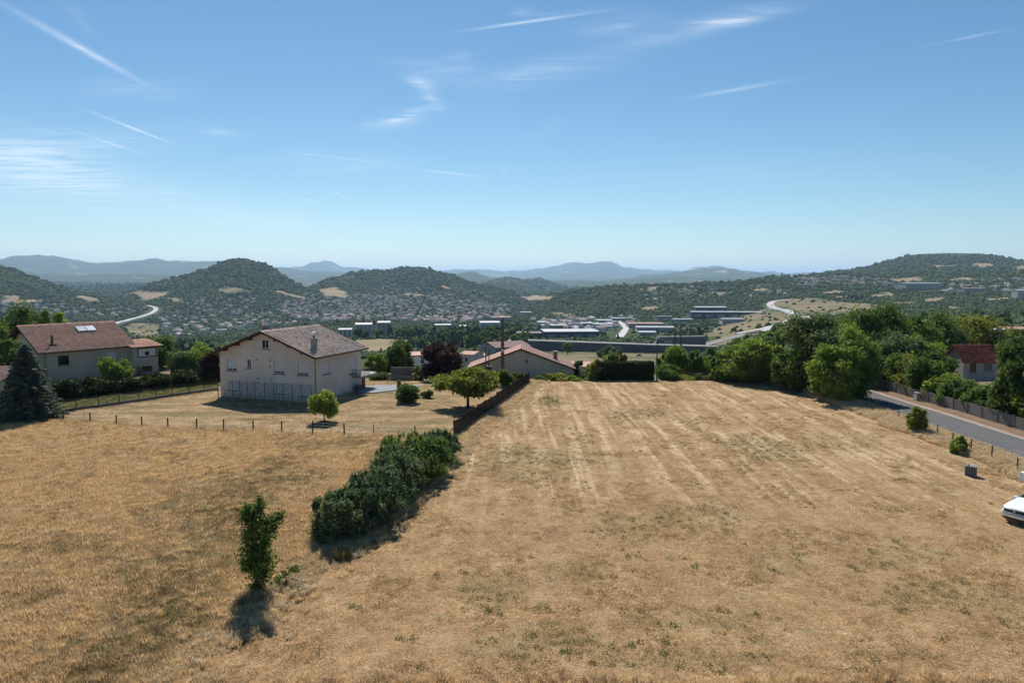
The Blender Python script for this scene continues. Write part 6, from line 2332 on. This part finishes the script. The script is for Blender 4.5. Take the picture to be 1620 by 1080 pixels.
MB().hexa([(a0[0], ya + 4, a[2] - 12), (b[0], ya + 4, a[2] - 12), (b[0], ya + 14, a[2] - 12), (a0[0], ya + 14, a[2] - 12)], [(a[0], ya + 4, a[2]), (b[0], ya + 4, b[2]), (b[0], ya + 14, b[2]), (a[0], ya + 14, a[2])]).build('block', m_conc_d, pt)
c0, c1 = at_depth(1051, 538, ya + 3.7), at_depth(1063, 543, ya + 3.7)
MB().box(c0[0], c1[0], ya + 3.6, ya + 3.95, c1[2], c0[2]).build('panel', m_conc, pt)

# ------------------------------------------------------------------ houses of the valley
m_hw = plain('house_wall', (0.72, 0.67, 0.62), 0.9, 0.12, 0.2, orand=.22)
m_hr1 = plain('rose_tiles', (0.34, 0.235, 0.205), 0.9, 0.2, 0.4, orand=.25)
m_hr2 = plain('brown_tiles', (0.26, 0.20, 0.18), 0.9, 0.2, 0.4, orand=.25)
m_hr3 = plain('grey_slates', (0.33, 0.33, 0.34), 0.8, 0.2, 0.4, orand=.3)


def house_mesh(L, D, H, Rz, wing, mr):
    mb = MB()
    def block(x0, x1, y0, y1, h, r, along_x=True):
        mb.box(x0, x1, y0, y1, -3, h, 0)
        o = .5
        if along_x:
            ym = (y0 + y1) / 2
            mb.add([(x0, y0, h), (x0, y1, h), (x0, ym, r - .05)], [(0, 2, 1)], 0)
            mb.add([(x1, y0, h), (x1, y1, h), (x1, ym, r - .05)], [(0, 1, 2)], 0)
            for ya_, yb_ in ((y0 - o, ym), (y1 + o, ym)):
                za = h - o * (r - h) / (ym - y0)
                q = [(x0 - o, ya_, za), (x1 + o, ya_, za), (x1 + o, yb_, r), (x0 - o, yb_, r)]
                mb.slab([Vector(p_) + Vector((0, 0, .25)) for p_ in q], (0, 0, 1), .2, 1)
        else:
            xm = (x0 + x1) / 2
            for xa, xb in ((x0 - o, xm), (x1 + o, xm)):
                za = h - o * (r - h) / (xm - x0)
                q = [(xa, y0 - o, za), (xa, y1, za), (xb, y1, r), (xb, y0 - o, r)]
                mb.slab([Vector(p_) + Vector((0, 0, .25)) for p_ in q], (0, 0, 1), .2, 1)
            mb.add([(x0, y0, h), (x1, y0, h), (xm, y0, r - .05)], [(0, 1, 2)], 0)
    block(-L / 2, L / 2, -D / 2, D / 2, H, Rz)
    if wing:
        block(-L / 2 + .5, -L / 2 + L * .42, -D / 2 - 3.2, 0, H * .95, H + (Rz - H) * .85, False)
    mb.box(L * .2, L * .2 + .8, .3, 1.1, H, Rz + 1.0, 0)
    for k in range(3):
        x = -L / 2 + (k + .5) * L / 3
        mb.box(x - .55, x + .55, -D / 2 - .04, -D / 2 + .02, H - 2.1, H - .9, 2)
    me = bpy.data.meshes.new('house')
    me.from_pydata(mb.v, [], mb.f)
    for m_ in (m_hw, mr, m_glass):
        me.materials.append(m_)
    me.polygons.foreach_set('material_index', mb.m)
    me.update()
    return me


HM = [house_mesh(11, 8.5, 4.4, 6.4, False, m_hr1), house_mesh(13, 9, 5.6, 7.8, True, m_hr1), house_mesh(10, 8, 3.4, 5.4, True, m_hr2), house_mesh(15, 10, 6.0, 8.2, False, m_hr2), house_mesh(12, 9, 4.2, 5.6, False, m_hr3)]
TOWNS = [  # outline, count, where, kinds
    ([(440, 478), (560, 466), (700, 470), (810, 484), (800, 504), (700, 514), (600, 506), (500, 512), (450, 500)], 680, 'in the town under the wooded hill', (0, 1, 2, 3, 0, 1)),
    ([(250, 498), (330, 486), (450, 486), (470, 512), (430, 516), (350, 528), (262, 534), (255, 516)], 125, 'on the valley slope left of the big house roof', (0, 1, 2, 3, 4, 0)),
    ([(285, 475), (400, 468), (420, 482), (330, 488), (290, 486)], 36, 'at the foot of the pointed wooded hill', (0, 2, 3)),
    ([(0, 478), (70, 478), (130, 486), (160, 500), (60, 502), (0, 496)], 60, 'below the wooded hill at the left border', (0, 2, 3)),
    ([(160, 492), (205, 484), (215, 496), (185, 504)], 16, 'beside the valley highway', (0, 2, 4)),
    ([(840, 508), (1000, 500), (1010, 512), (960, 528), (850, 520)], 110, 'among the warehouses', (4, 4, 0, 3)),
    ([(1250, 440), (1420, 436), (1440, 446), (1400, 452), (1260, 452)], 110, 'on the plateau under the long right hill', (0, 1, 2, 3)),
    ([(1440, 444), (1620, 440), (1620, 468), (1500, 462), (1440, 456)], 70, 'among the trees of the right plateau', (0, 2, 3, 4)),
    ([(1000, 456), (1250, 450), (1250, 468), (1020, 478)], 46, 'scattered on the wooded slope above the warehouses', (0, 2, 3)),
    ([(560, 452), (760, 460), (800, 472), (620, 468)], 60, 'low on the rounded wooded hill', (0, 2)),
    ([(760, 540), (840, 545), (830, 560), (770, 560)], 4, 'behind the tall thick pole', (0, 2)),
]
rng = np.random.default_rng(77)
cand = []
for ti, (poly, cnt, where, kinds) in enumerate(TOWNS):
    pa = np.array(poly)
    lo, hi = pa.min(0), pa.max(0)
    uu, vv = rng.uniform(lo[0], hi[0], cnt * 5), rng.uniform(lo[1], hi[1], cnt * 5)
    s_ = in_poly(uu, vv, poly)
    uu, vv = uu[s_][:cnt], vv[s_][:cnt]
    Y = hit_many(uu, vv)
    for u, v, y in zip(uu, vv, Y):
        if np.isfinite(y) and 150 < y < 5500:
            cand.append([(u - 810) / 1080 * y * 1.0, y, ti, int(rng.choice(kinds)), v])
cand = np.array(cand)
ok = ~any_poly(cand[:, 0], cand[:, 1], TAN + WHEAT + DRY) & ~near_road(cand[:, 0], cand[:, 1])
for fx_, fy_, fr in FOOT:
    ok &= np.hypot(cand[:, 0] - fx_, cand[:, 1] - fy_) > fr + 6
cand = cand[ok]
kept, cells = [], {}
for c in cand:
    k0, k1 = int(c[0] // 16), int(c[1] // 16)
    if any(np.hypot(q[0] - c[0], q[1] - c[1]) < 15 for a in (-1, 0, 1) for b in (-1, 0, 1) for q in cells.get((k0 + a, k1 + b), [])):
        continue
    cells.setdefault((k0, k1), []).append(c)
    kept.append(c)
kept = np.array(kept)
kept = kept[np.argsort(kept[:, 1])]
hz_ = T(kept[:, 0], kept[:, 1])
COLN = ['rose-tiled house', 'rose-tiled house with a wing', 'brown-roofed house with a wing', 'long brown-roofed house', 'grey-roofed house']
rot_h = rng.choice([0.15, 0.5, 1.0, -0.3, -0.8, 1.57, 2.0], len(kept)) + rng.normal(0, .1, len(kept))
scl_h = rng.uniform(.75, 1.1, len(kept))
NIND = 290
for i in range(min(NIND, len(kept))):
    x, y, ti, kd, v = kept[i]
    o = bpy.data.objects.new('house', HM[int(kd)])
    o.location = (x, y, hz_[i])
    o.rotation_euler = (0, 0, rot_h[i])
    o.scale = (scl_h[i],) * 3
    link(o)
    lb = 'small %s %s' % (COLN[int(kd)], TOWNS[int(ti)][2])
    tag(o, lb, 'house', lb.replace('house', 'houses', 1))
# the rest of the town as one mass
Vt, Ft, Mt, off = [], [], [], 0
for i in range(NIND, len(kept)):
    me = HM[int(kept[i][3])]
    co = np.empty(len(me.vertices) * 3, np.float32)
    me.vertices.foreach_get('co', co)
    co = co.reshape(-1, 3) * scl_h[i]
    c_, s_ = math.cos(rot_h[i]), math.sin(rot_h[i])
    Vt.append(np.stack([co[:, 0] * c_ - co[:, 1] * s_ + kept[i][0], co[:, 0] * s_ + co[:, 1] * c_ + kept[i][1], co[:, 2] + hz_[i]], 1))
    for p_ in me.polygons:
        Ft.append([off + k for k in p_.vertices])
        Mt.append(p_.material_index if p_.material_index != 1 else {0: 1, 1: 1, 2: 2, 3: 2, 4: 3}[int(kept[i][3])])
        if p_.material_index == 2:
            Mt[-1] = 0
    off += len(co)
tm = bpy.data.meshes.new('far_town')
tm.from_pydata(np.concatenate(Vt).tolist(), [], Ft)
for m_ in (m_hw, m_hr1, m_hr2, m_hr3):
    tm.materials.append(m_)
tm.polygons.foreach_set('material_index', Mt)
tm.update()
tag(add_obj('far_town', tm), 'mass of tiny far houses of the valley town', kind='stuff')

# ------------------------------------------------------------------ woods of the hills
def forest_mat(name, cols):
    m, nt, out = new_mat(name)
    oi = nt.nodes.new('ShaderNodeObjectInfo').outputs['Random']
    p = wpos(nt)
    n1 = noise(nt, p, 0.006, 4, 0.65)
    n2 = noise(nt, p, 0.35, 4, 0.7)
    f = M(nt, 'ADD', M(nt, 'MULTIPLY', oi, 0.35), M(nt, 'ADD', M(nt, 'MULTIPLY', n1, 0.45), M(nt, 'MULTIPLY', n2, 0.2)))
    c = ramp(nt, f, [(0.28, cols[0]), (0.5, cols[1]), (0.72, cols[2])])
    finish(nt, out, c, 0.9, 0.1, n2, 1.2)
    return m


F_A = forest_mat('wood_green', [(0.036, 0.060, 0.019), (0.072, 0.106, 0.032), (0.120, 0.148, 0.050)])
F_B = forest_mat('wood_dark', [(0.018, 0.030, 0.014), (0.034, 0.052, 0.022), (0.060, 0.078, 0.032)])


def lump(seed, sub=2, sq=.85, cone=False):
    import bmesh
    rng = np.random.default_rng(seed)
    bm = bmesh.new()
    bmesh.ops.create_icosphere(bm, subdivisions=sub, radius=1)
    ph = rng.uniform(0, 6.28, (6, 3))
    fr = rng.uniform(1.5, 4.5, (6, 3)) * rng.choice([-1, 1], (6, 3))
    for v in bm.verts:
        c = v.co
        k = 1 + .10 * sum(math.sin(fr[i][0] * c.x + ph[i][0]) * math.sin(fr[i][1] * c.y + ph[i][1]) * math.sin(fr[i][2] * c.z + ph[i][2]) * 1.6 for i in range(6)) + rng.normal(0, .05)
        z = c.z
        v.co = c * k
        v.co.z *= sq
        if cone:
            t = (z + 1) / 2
            v.co.x *= (1.15 - t)
            v.co.y *= (1.15 - t)
            v.co.z *= 1.9
        v.co.z += sq * .75 * (1.9 if cone else 1)
    me = bpy.data.meshes.new('woodland_crown')
    bm.to_mesh(me)
    bm.free()
    me.materials.append(F_B if cone or seed % 3 == 0 else F_A)
    return me


wood_col = proto_col('woodland', [lump(1), lump(2), lump(3), lump(4, 2, 1.05), lump(5, 2, .7), lump(6, 1, 1.0, True)])
NW = 115000
u = rng.uniform(-60, 1680, NW)
v = rng.uniform(404, 572, NW)
Y = hit_many(np.clip(u, -40, 1660), v)
s_ = np.isfinite(Y) & (Y > 420) & (Y < 6500)
u, Y = u[s_], Y[s_]
Y = Y * (1 + rng.normal(0, .006, len(Y)))
x = (u - 810) / 1080 * Y
keepm = ~any_poly(x, Y, TAN + WHEAT) & ~near_road(x, Y)
dm = any_poly(x, Y, DRY)
keepm &= ~dm | (rng.uniform(0, 1, len(x)) < .05)
town = np.zeros(len(x), bool)
vv = project(x, Y, T(x, Y))[1]
uu = 810 + 1080 * x / Y
for ti, (poly, cnt, w_, k_) in enumerate(TOWNS):
    if ti in (0, 1, 3, 5, 5, 5):
        town |= in_poly(uu, vv, poly)
keepm &= ~town | (rng.uniform(0, 1, len(x)) < .5)
keepm &= ~in_poly(uu, vv, [(830, 505), (1000, 498), (1110, 500), (1110, 540), (830, 540)]) | (rng.uniform(0, 1, len(x)) < .40)
keepm &= ~((uu > 835) & (uu < 1140) & (Y < 640)) | (rng.uniform(0, 1, len(x)) < .07)
clear = fbm(x / 130, Y / 130, 55, 3)
keepm &= (clear < .34) | (rng.uniform(0, 1, len(x)) < .3)
for fx_, fy_, fr in FOOT:
    keepm &= np.hypot(x - fx_, Y - fy_) > fr
# free the fronts of the distinct houses
ci = {}
for c in kept:
    ci.setdefault((int(c[0] // 40), int(c[1] // 40)), []).append(c)
for i in np.nonzero(keepm)[0]:
    k0, k1 = int(x[i] // 40), int(Y[i] // 40)
    for a in (-1, 0, 1):
        for b in (-1, 0, 1):
            for c in ci.get((k0 + a, k1 + b), ()):
                dx, dy = abs(x[i] - c[0]), c[1] - Y[i]
                if dx < 7.5 and -7 < dy < 14:
                    keepm[i] = False
x, Y = x[keepm], Y[keepm]
z = T(x, Y)
size = np.clip(rng.uniform(1.5, 2.8, len(x)) * Y / 1080, 2.5, 7.0) * np.exp(rng.normal(-.08, .20, len(x)))
inwood = fbm(x / 260, Y / 260, 58, 3)
idx_ = np.where((inwood > .30) & (Y < 2600), rng.choice([5, 0, 3, 0], len(x)), rng.choice([0, 1, 2, 3, 4, 1, 4], len(x)))
scatter('woods', np.stack([x, Y, z - size * .42], 1), size, rng.uniform(0, 6.28, len(x)), idx_, wood_col, 'broad-leaved woods covering the hills and valley slopes')

# ------------------------------------------------------------------ single trees between the field and the valley
def tree_proto(seed, mat, H, W, n, leaf, bare=.08, shape='round'):
    rng = np.random.default_rng(seed)
    rz = H * (1 - bare) / 2
    cl_ = crown_clumps(rng, W / 2, W / 2, rz, H - rz, 26, shape, .34)
    V, F = cloud(rng, cl_, n, leaf, .2)
    return np_mesh('crown', V, F, mat), trunk_mesh(rng, H, H * .022, cl_, H - rz, m_bark, 5)


LAB = [('dark broad tree', L_DARK, 11, 9, 'round'), ('mid green tree', L_MID, 10, 8.5, 'round'), ('pale green tree', L_BRIGHT, 8, 7, 'round'), ('grey-green tree', L_GREY, 9, 8, 'round'), ('dark conifer', L_DARK, 14, 6, 'cone')]
PR = []
for i, (nm, mt, H, W, shp) in enumerate(LAB):
    cm, tb_ = tree_proto(300 + i, mt, H, W, 1500, .42, .06, shp)
    tme = bpy.data.meshes.new('trunk')
    tme.from_pydata(tb_.v, [], tb_.f)
    tme.materials.append(m_bark)
    PR.append((cm, tme, H))
BELTS = [  # outline in the photograph of the feet, count, kinds, where, depth range
    ([(566, 562), (700, 552), (850, 556), (850, 536), (760, 534), (690, 538), (640, 552)], 60, (0, 0, 1, 1, 3, 0, 4), 'in the dark belt of trees below the lawn'),
    ([(560, 536), (700, 534), (760, 532), (830, 534), (820, 524), (640, 526), (560, 530)], 46, (0, 1, 0, 1, 0, 3, 4), 'in the far belt of trees in front of the town'),
    ([(1140, 575), (1230, 560), (1300, 530), (1300, 510), (1180, 545)], 30, (1, 2, 3, 0), 'below the highway bend'),
    ([(1290, 512), (1400, 500), (1620, 500), (1620, 540), (1400, 540)], 64, (1, 0, 3, 0, 2), 'on the slope behind the red-roofed hut'),
    ([(200, 545), (345, 545), (345, 560), (280, 560)], 16, (1, 3, 2), 'below the garden of the tiled house'),
    ([(0, 508), (110, 508), (180, 512), (180, 530), (0, 530)], 18, (0, 1, 3), 'on the slope behind the tiled house'),
    ([(860, 575), (1040, 572), (1130, 568), (1120, 558), (880, 560)], 5, (2, 1, 3), 'below the far end of the field'),
]
rng = np.random.default_rng(91)
for poly, cnt, kinds, where in BELTS:
    pa = np.array(poly)
    lo, hi = pa.min(0), pa.max(0)
    got, tries = 0, 0
    while got < cnt and tries < cnt * 14:
        tries += 1
        u_, v_ = rng.uniform(lo[0], hi[0]), rng.uniform(lo[1], hi[1])
        if not in_poly(u_, v_, poly):
            continue
        Y_ = hit_many(np.array([u_]), np.array([v_]))[0]
        if not (np.isfinite(Y_) and 150 < Y_ < 950):
            continue
        x_ = (u_ - 810) / 1080 * Y_
        one = np.array([x_]), np.array([Y_])
        if any_poly(*one, WHEAT)[0] or near_road(*one)[0] or any(np.hypot(x_ - f[0], Y_ - f[1]) < f[2] for f in FOOT):
            continue
        k = int(rng.choice(kinds))
        cm, tme, H = PR[k]
        lb = '%s %s' % (LAB[k][0], where)
        root = tag(empty('tree', (x_, Y_, float(T(x_, Y_))), rng.uniform(0, 6.28)), lb, 'tree', lb.replace(' tree', ' trees', 1).replace(' conifer', ' conifers', 1))
        sc = rng.uniform(.7, 1.1) * (1.0 if Y_ > 260 else .75)
        root.scale = (sc * rng.uniform(.9, 1.15), sc * rng.uniform(.9, 1.15), sc)
        add_obj('crown', cm, root)
        add_obj('trunk', tme, root)
        got += 1

# ------------------------------------------------------------------ grasses
def grass_mat(name, a, b, c_, tr=.25):
    m, nt, out = new_mat(name)
    geo = nt.nodes.new('ShaderNodeNewGeometry')
    isl = geo.outputs['Random Per Island']
    oi = nt.nodes.new('ShaderNodeObjectInfo').outputs['Random']
    n1 = noise(nt, geo.outputs['Position'], .22, 4, .6)
    f = M(nt, 'ADD', M(nt, 'MULTIPLY', isl, .3), M(nt, 'ADD', M(nt, 'MULTIPLY', oi, .3), M(nt, 'MULTIPLY', n1, .4)))
    c = ramp(nt, f, [(.2, a), (.5, b), (.8, c_)])
    d = N(nt, 'ShaderNodeBsdfDiffuse', {0: c})
    t = N(nt, 'ShaderNodeBsdfTranslucent', {0: c})
    mx = N(nt, 'ShaderNodeMixShader', {0: tr, 1: d.outputs[0], 2: t.outputs[0]})
    nt.links.new(mx.outputs[0], out.inputs[0])
    return m


G_GOLD = grass_mat('golden_grass', (0.54, 0.36, 0.17), (0.72, 0.51, 0.265), (0.82, 0.65, 0.39), .45)
G_BROWN = grass_mat('brown_grass', (0.26, 0.17, 0.085), (0.38, 0.26, 0.14), (0.50, 0.37, 0.21), .4)
G_GREEN = grass_mat('faded_green_grass', (0.17, 0.155, 0.055), (0.27, 0.235, 0.095), (0.38, 0.32, 0.15), .45)
G_PALE = grass_mat('pale_straw', (0.46, 0.35, 0.20), (0.62, 0.50, 0.32), (0.76, 0.66, 0.46), .4)
G_WEED = grass_mat('green_weed', (0.10, 0.125, 0.038), (0.16, 0.185, 0.06), (0.23, 0.245, 0.10), .45)


def tuft(seed, n, rad, h0, h1, width, lean, mat, seed_head=0.0):
    rng = np.random.default_rng(seed)
    V, F = [], []
    for i in range(n):
        a, r = rng.uniform(0, 6.283), rad * math.sqrt(rng.uniform(0, 1))
        b = np.array([math.cos(a) * r, math.sin(a) * r, -.03])
        h = rng.uniform(h0, h1)
        la = a + rng.normal(0, .9)
        ld = np.array([math.cos(la), math.sin(la), 0]) * h * lean * rng.uniform(.3, 1.4)
        m1 = b + ld * .35 + np.array([0, 0, h * .6])
        tp = b + ld + np.array([0, 0, h * rng.uniform(.85, 1.0)])
        sd = np.array([math.cos(la + 1.57), math.sin(la + 1.57), 0]) * width * rng.uniform(.6, 1.3) / 2
        o = len(V)
        hw = 1.0 + seed_head * 1.5
        V += [b - sd * .8, b + sd * .8, m1 + sd * hw, m1 - sd * hw, tp]
        F += [(o, o + 1, o + 2, o + 3), (o + 3, o + 2, o + 4)]
    me = bpy.data.meshes.new('tuft')
    me.from_pydata([tuple(map(float, q)) for q in V], [], F)
    me.materials.append(mat)
    return me


rng = np.random.default_rng(123)
# tall hay of the uncut field
tall = proto_col('hay', [tuft(1, 84, .34, .26, .50, .014, .40, G_GOLD, .6), tuft(2, 80, .38, .24, .46, .014, .50, G_GOLD, .6), tuft(3, 84, .34, .28, .54, .013, .35, G_GOLD, .5),
                         tuft(4, 76, .34, .26, .48, .014, .45, G_BROWN, .4), tuft(5, 80, .34, .24, .45, .016, .45, G_GREEN, .1), tuft(6, 50, .30, .25, .5, .020, .7, G_PALE, .3)])
n = 115000
x = rng.uniform(-82, 2, n)
y = rng.uniform(18, 84, n)
ok = (x < edge_x(y) + .3 + .5 * fbm(x / 1.5, y / 1.5, 3, 2)) & (y < post_y(x) - .1 + .4 * fbm(x / 2, y / 2, 4, 2)) & (x > -.86 * y - 3)
ok &= rng.uniform(0, 1, n) < np.clip(46 / y, .5, 1)
x, y = x[ok], y[ok]
wv = fbm(x / 5 + y / 14, y / 3.2, 11, 3)
dp = dip(x, y)
pn = fbm(x / 4, y / 4, 13, 3)
r_ = rng.uniform(0, 1, len(x))
greenish = np.clip(.7 * dp * (y < 60) + .25 * (pn > .25) - .12, 0, .75)
for q in [(300, 800, 70, 22), (240, 900, 120, 40), (500, 705, 40, 8), (420, 760, 80, 18), (560, 700, 30, 8), (60, 950, 60, 22), (340, 1000, 60, 20), (110, 870, 90, 16), (390, 975, 30, 16), (320, 1010, 40, 16)]:
    greenish = np.maximum(greenish, .5 * blob(x, y, q, seed=400))
idx_ = np.where(r_ < greenish * .6, 4, np.where(r_ < greenish, 3, rng.choice([0, 1, 2, 0, 1, 2, 0, 3, 5], len(x))))
scl = (1.0 + .35 * wv) * rng.uniform(.75, 1.2, len(x)) * (1 - .15 * dp)
sheet_z = T(x, y) + 0.06 * fbm(x / 1.2, y / 1.2, 33, 2) - 0.10 * dip(x, y)
lean = np.stack([.25 * fbm(x / 6, y / 6, 15, 2), .35 * fbm(x / 5, y / 5, 16, 2) - .06], 1)
scatter('tall_grass', np.stack([x, y, sheet_z], 1), np.clip(scl, .45, 1.7), rng.uniform(0, 6.28, len(x)), idx_, tall, 'tall uncut golden hay grass', lean)

# stubble and loose straw of the mown field
low_ = proto_col('stubble', [tuft(11, 22, .22, .03, .09, .020, 1.6, G_PALE), tuft(12, 26, .20, .04, .10, .018, 1.2, G_GOLD), tuft(13, 24, .22, .03, .09, .020, 1.4, G_BROWN), tuft(14, 22, .16, .04, .12, .022, 1.0, G_GREEN), tuft(15, 26, .13, .05, .13, .030, .9, G_WEED), tuft(16, 20, .34, .02, .06, .018, 3.2, G_PALE)])
n = 120000
x = rng.uniform(-16, FIELD_R, n)
y = rng.uniform(20, 107, n)
ok = (x > edge_x(y) + .2) & (np.abs(x) < .80 * y + 3) & (rng.uniform(0, 1, n) < np.clip(48 / y, .30, 1))
x, y = x[ok], y[ok]
gm = green_mask(x, y)
r_ = rng.uniform(0, 1, len(x))
pn = fbm(x / 2.2, y / 2.2, 23, 3)
base = np.where(pn > .18, rng.choice([0, 5, 0, 1], len(x)), np.where(pn < -.2, rng.choice([2, 2, 1, 3], len(x)), rng.choice([0, 1, 1, 2, 5, 2], len(x))))
idx_ = np.where(r_ < gm * .36, 3, np.where(r_ < gm * .40, 4, base))
z = T(x, y) + rough_ground(x, y)
scatter('stubble', np.stack([x, y, z], 1), rng.uniform(.6, 1.35, len(x)), rng.uniform(0, 6.28, len(x)), idx_, low_, 'short dry stubble and loose straw of the mown field')

# short scorched grass of the lawn
n = 26000
x = rng.uniform(-62, 3, n)
y = rng.uniform(66, 109, n)
hl = np.stack([x, y], 1) - hA.o
lx, ly = hl @ hA.ex, hl @ hA.ey
gg = garden_green(x, y)
ok = (x < edge_x(y) - .2) & (y > post_y(x) - .2) & ~((lx > -.3) & (lx < 12) & (ly > -.3) & (ly < 15.2)) & (x > -.83 * y)
ok &= ~in_poly(x, y, [(q[0], q[1]) for q in DV])
x, y, gg = x[ok], y[ok], gg[ok]
pn = fbm(x / 9, y / 2.5, 27, 3)
idx_ = np.where(gg > .4, rng.choice([3, 4, 3], len(x)), np.where(pn < -.12, rng.choice([3, 2, 2], len(x)), rng.choice([0, 1, 2, 1], len(x))))
scatter('lawn_grass', np.stack([x, y, T(x, y)], 1), rng.uniform(.5, 1.1, len(x)) * (1 + .9 * (gg > .4)), rng.uniform(0, 6.28, len(x)), idx_, low_, 'short scorched grass of the lawn')

# weeds in clumps
wd = proto_col('weeds', [tuft(21, 40, .22, .06, .20, .045, .8, G_WEED), tuft(22, 46, .30, .05, .16, .05, 1.0, G_WEED), tuft(23, 40, .26, .06, .2, .04, .8, G_GREEN)])
WPX = [(770, 962, 14, 5), (790, 968, 18, 6), (820, 1038, 16, 6), (900, 1036, 20, 6), (945, 1052, 40, 6), (1178, 1012, 16, 6), (1060, 1020, 10, 5), (1200, 1040, 20, 8), (1140, 1060, 12, 5), (865, 632, 14, 4), (875, 636, 14, 4), (864, 625, 6, 3), (1012, 880, 20, 6), (1070, 885, 20, 6), (1108, 895, 14, 5), (960, 915, 16, 5), (860, 960, 12, 5), (736, 905, 8, 4), (800, 945, 20, 6), (880, 965, 40, 6), (1230, 905, 16, 6), (1195, 975, 18, 7), (1140, 963, 18, 6), (1010, 1020, 30, 5), (1430, 965, 14, 5), (1350, 900, 16, 5), (1500, 1010, 20, 6), (690, 910, 12, 5), (640, 1010, 20, 7), (560, 960, 16, 6), (1280, 800, 14, 4), (1430, 760, 12, 4), (1100, 770, 12, 4), (930, 690, 10, 3)]
wx, wy = [], []
for u_, v_, ru, rv in WPX:
    c0, c1, c2 = ground(u_, v_), ground(u_ + ru, v_), ground(u_, v_ - rv)
    ra, rb = abs(c1[0] - c0[0]), abs(c2[1] - c0[1])
    k = int(np.clip(ra * rb * 16, 5, 60))
    a = rng.uniform(0, 6.28, k)
    q = np.sqrt(rng.uniform(0, 1, k))
    wx.append(c0[0] + ra * q * np.cos(a))
    wy.append(c0[1] + rb * q * np.sin(a))
k = 90
sx_, sy_ = rng.uniform(-14, 42, k), rng.uniform(24, 100, k)
o_ = sx_ > edge_x(sy_) + .6
wx.append(sx_[o_])
wy.append(sy_[o_])
x, y = np.concatenate(wx), np.concatenate(wy)
scatter('green_weeds', np.stack([x, y, T(x, y) + rough_ground(x, y)], 1), rng.uniform(.3, .8, len(x)), rng.uniform(0, 6.28, len(x)), rng.choice([0, 1, 2, 2, 2], len(x)), wd, 'scattered green weeds in the dry mown field')

# long pale grass left standing along the fence, the shrubs and the road
n = 26000
x1, y1 = rng.uniform(FIELD_R - 4.2, ROAD_X0 - .2, n), rng.uniform(30, 110, n)
d1 = np.clip((x1 - (FIELD_R - 3.2 + 1.4 * fbm(x1 / 4, y1 / 4, 8, 2))) / 1.2, 0, 1)
s1 = rng.uniform(0, 1, n) < d1 * .75
t2 = rng.uniform(20, 106, n)
off2 = np.abs(rng.normal(0, 1.0, n)) + np.where((t2 > 38) & (t2 < 66), rng.uniform(0, 1.6, n), 0)
x2, y2 = edge_x(t2) + .1 + off2, t2
s2 = rng.uniform(0, 1, n) < np.clip(.30 + .45 * fbm(x2 / 2.5, y2 / 2.5, 18, 2), .05, .6) * np.where(y2 > 68, .8, np.where(y2 > 38, 1.5, 1.2))
x3, y3 = rng.uniform(-22, 26, 9000), rng.uniform(20.5, 29, 9000)
s3 = (x3 > edge_x(y3)) & (rng.uniform(0, 1, 9000) < np.clip((26.1 + .8 * fbm(x3 / 3, x3 * 0, 19, 2) - y3) / 1.0, 0, 1) * .9)
x4, y4 = rng.uniform(-50, -6, 5000), rng.uniform(66, 79, 5000)
s4 = (np.abs(y4 - post_y(x4) - .25) < .45 + .3 * fbm(x4 / 2, y4, 20, 2)) & (x4 < edge_x(y4))
x = np.concatenate([x1[s1], x2[s2], x3[s3], x4[s4]])
y = np.concatenate([y1[s1], y2[s2], y3[s3], y4[s4]])
kind = np.concatenate([np.full(s1.sum(), 0), np.full(s2.sum(), 1), np.full(s3.sum(), 2), np.full(s4.sum(), 3)])
idx_ = rng.choice([5, 5, 0, 1, 5, 5], len(x))
idx_ = np.where((kind == 2), rng.choice([0, 1, 2, 3, 3], len(x)), idx_)
idx_ = np.where((kind == 3), rng.choice([0, 4, 3, 5], len(x)), idx_)
sc = rng.uniform(.5, 1.15, len(x)) * np.where(kind == 3, .55, np.where(kind == 0, .95, .8))
lean = np.stack([rng.normal(0, .35, len(x)), rng.normal(-.05, .35, len(x))], 1)
scatter('verge_grass', np.stack([x, y, T(x, y) + np.where(kind == 0, .06, 0)], 1), sc, rng.uniform(0, 6.28, len(x)), idx_, tall, 'long bleached grass standing along fences, shrubs and the road', lean)
gq = ground(541, 884)
dt = tuft(31, 160, .45, .4, .95, .03, .5, grass_mat('dark_bunch_grass', (0.10, 0.08, 0.03), (0.17, 0.14, 0.055), (0.26, 0.20, 0.09)))
o = add_obj('bunch_grass', dt)
o.location = tuple(gq)
tag(o, 'bunch of brownish green grass at the near end of the shrub row', 'grass tuft')
gq = ground(585, 838)
dt2 = tuft(32, 150, .45, .5, 1.0, .03, .5, G_BROWN)
o = add_obj('dry_bunch_grass', dt2)
o.location = tuple(gq)
tag(o, 'dry reddish brown grass bunch against the nearest shrubs', 'grass tuft')

# ------------------------------------------------------------------ haze in the valley air
hz_m, nt, out = new_mat('haze')
pv = N(nt, 'ShaderNodeVolumePrincipled', {'Color': (0.50, 0.72, 1.0, 1), 'Density': HAZE_D, 'Anisotropy': 0.2})
nt.links.new(pv.outputs[0], out.inputs['Volume'])
hb = MB().box(-52000, 52000, -2500, 62500, float(tz.min()) - 30, max(float(tz.max()) + 40, 120))
tag(hb.build('haze', hz_m), 'thin blue summer haze', kind='stuff')
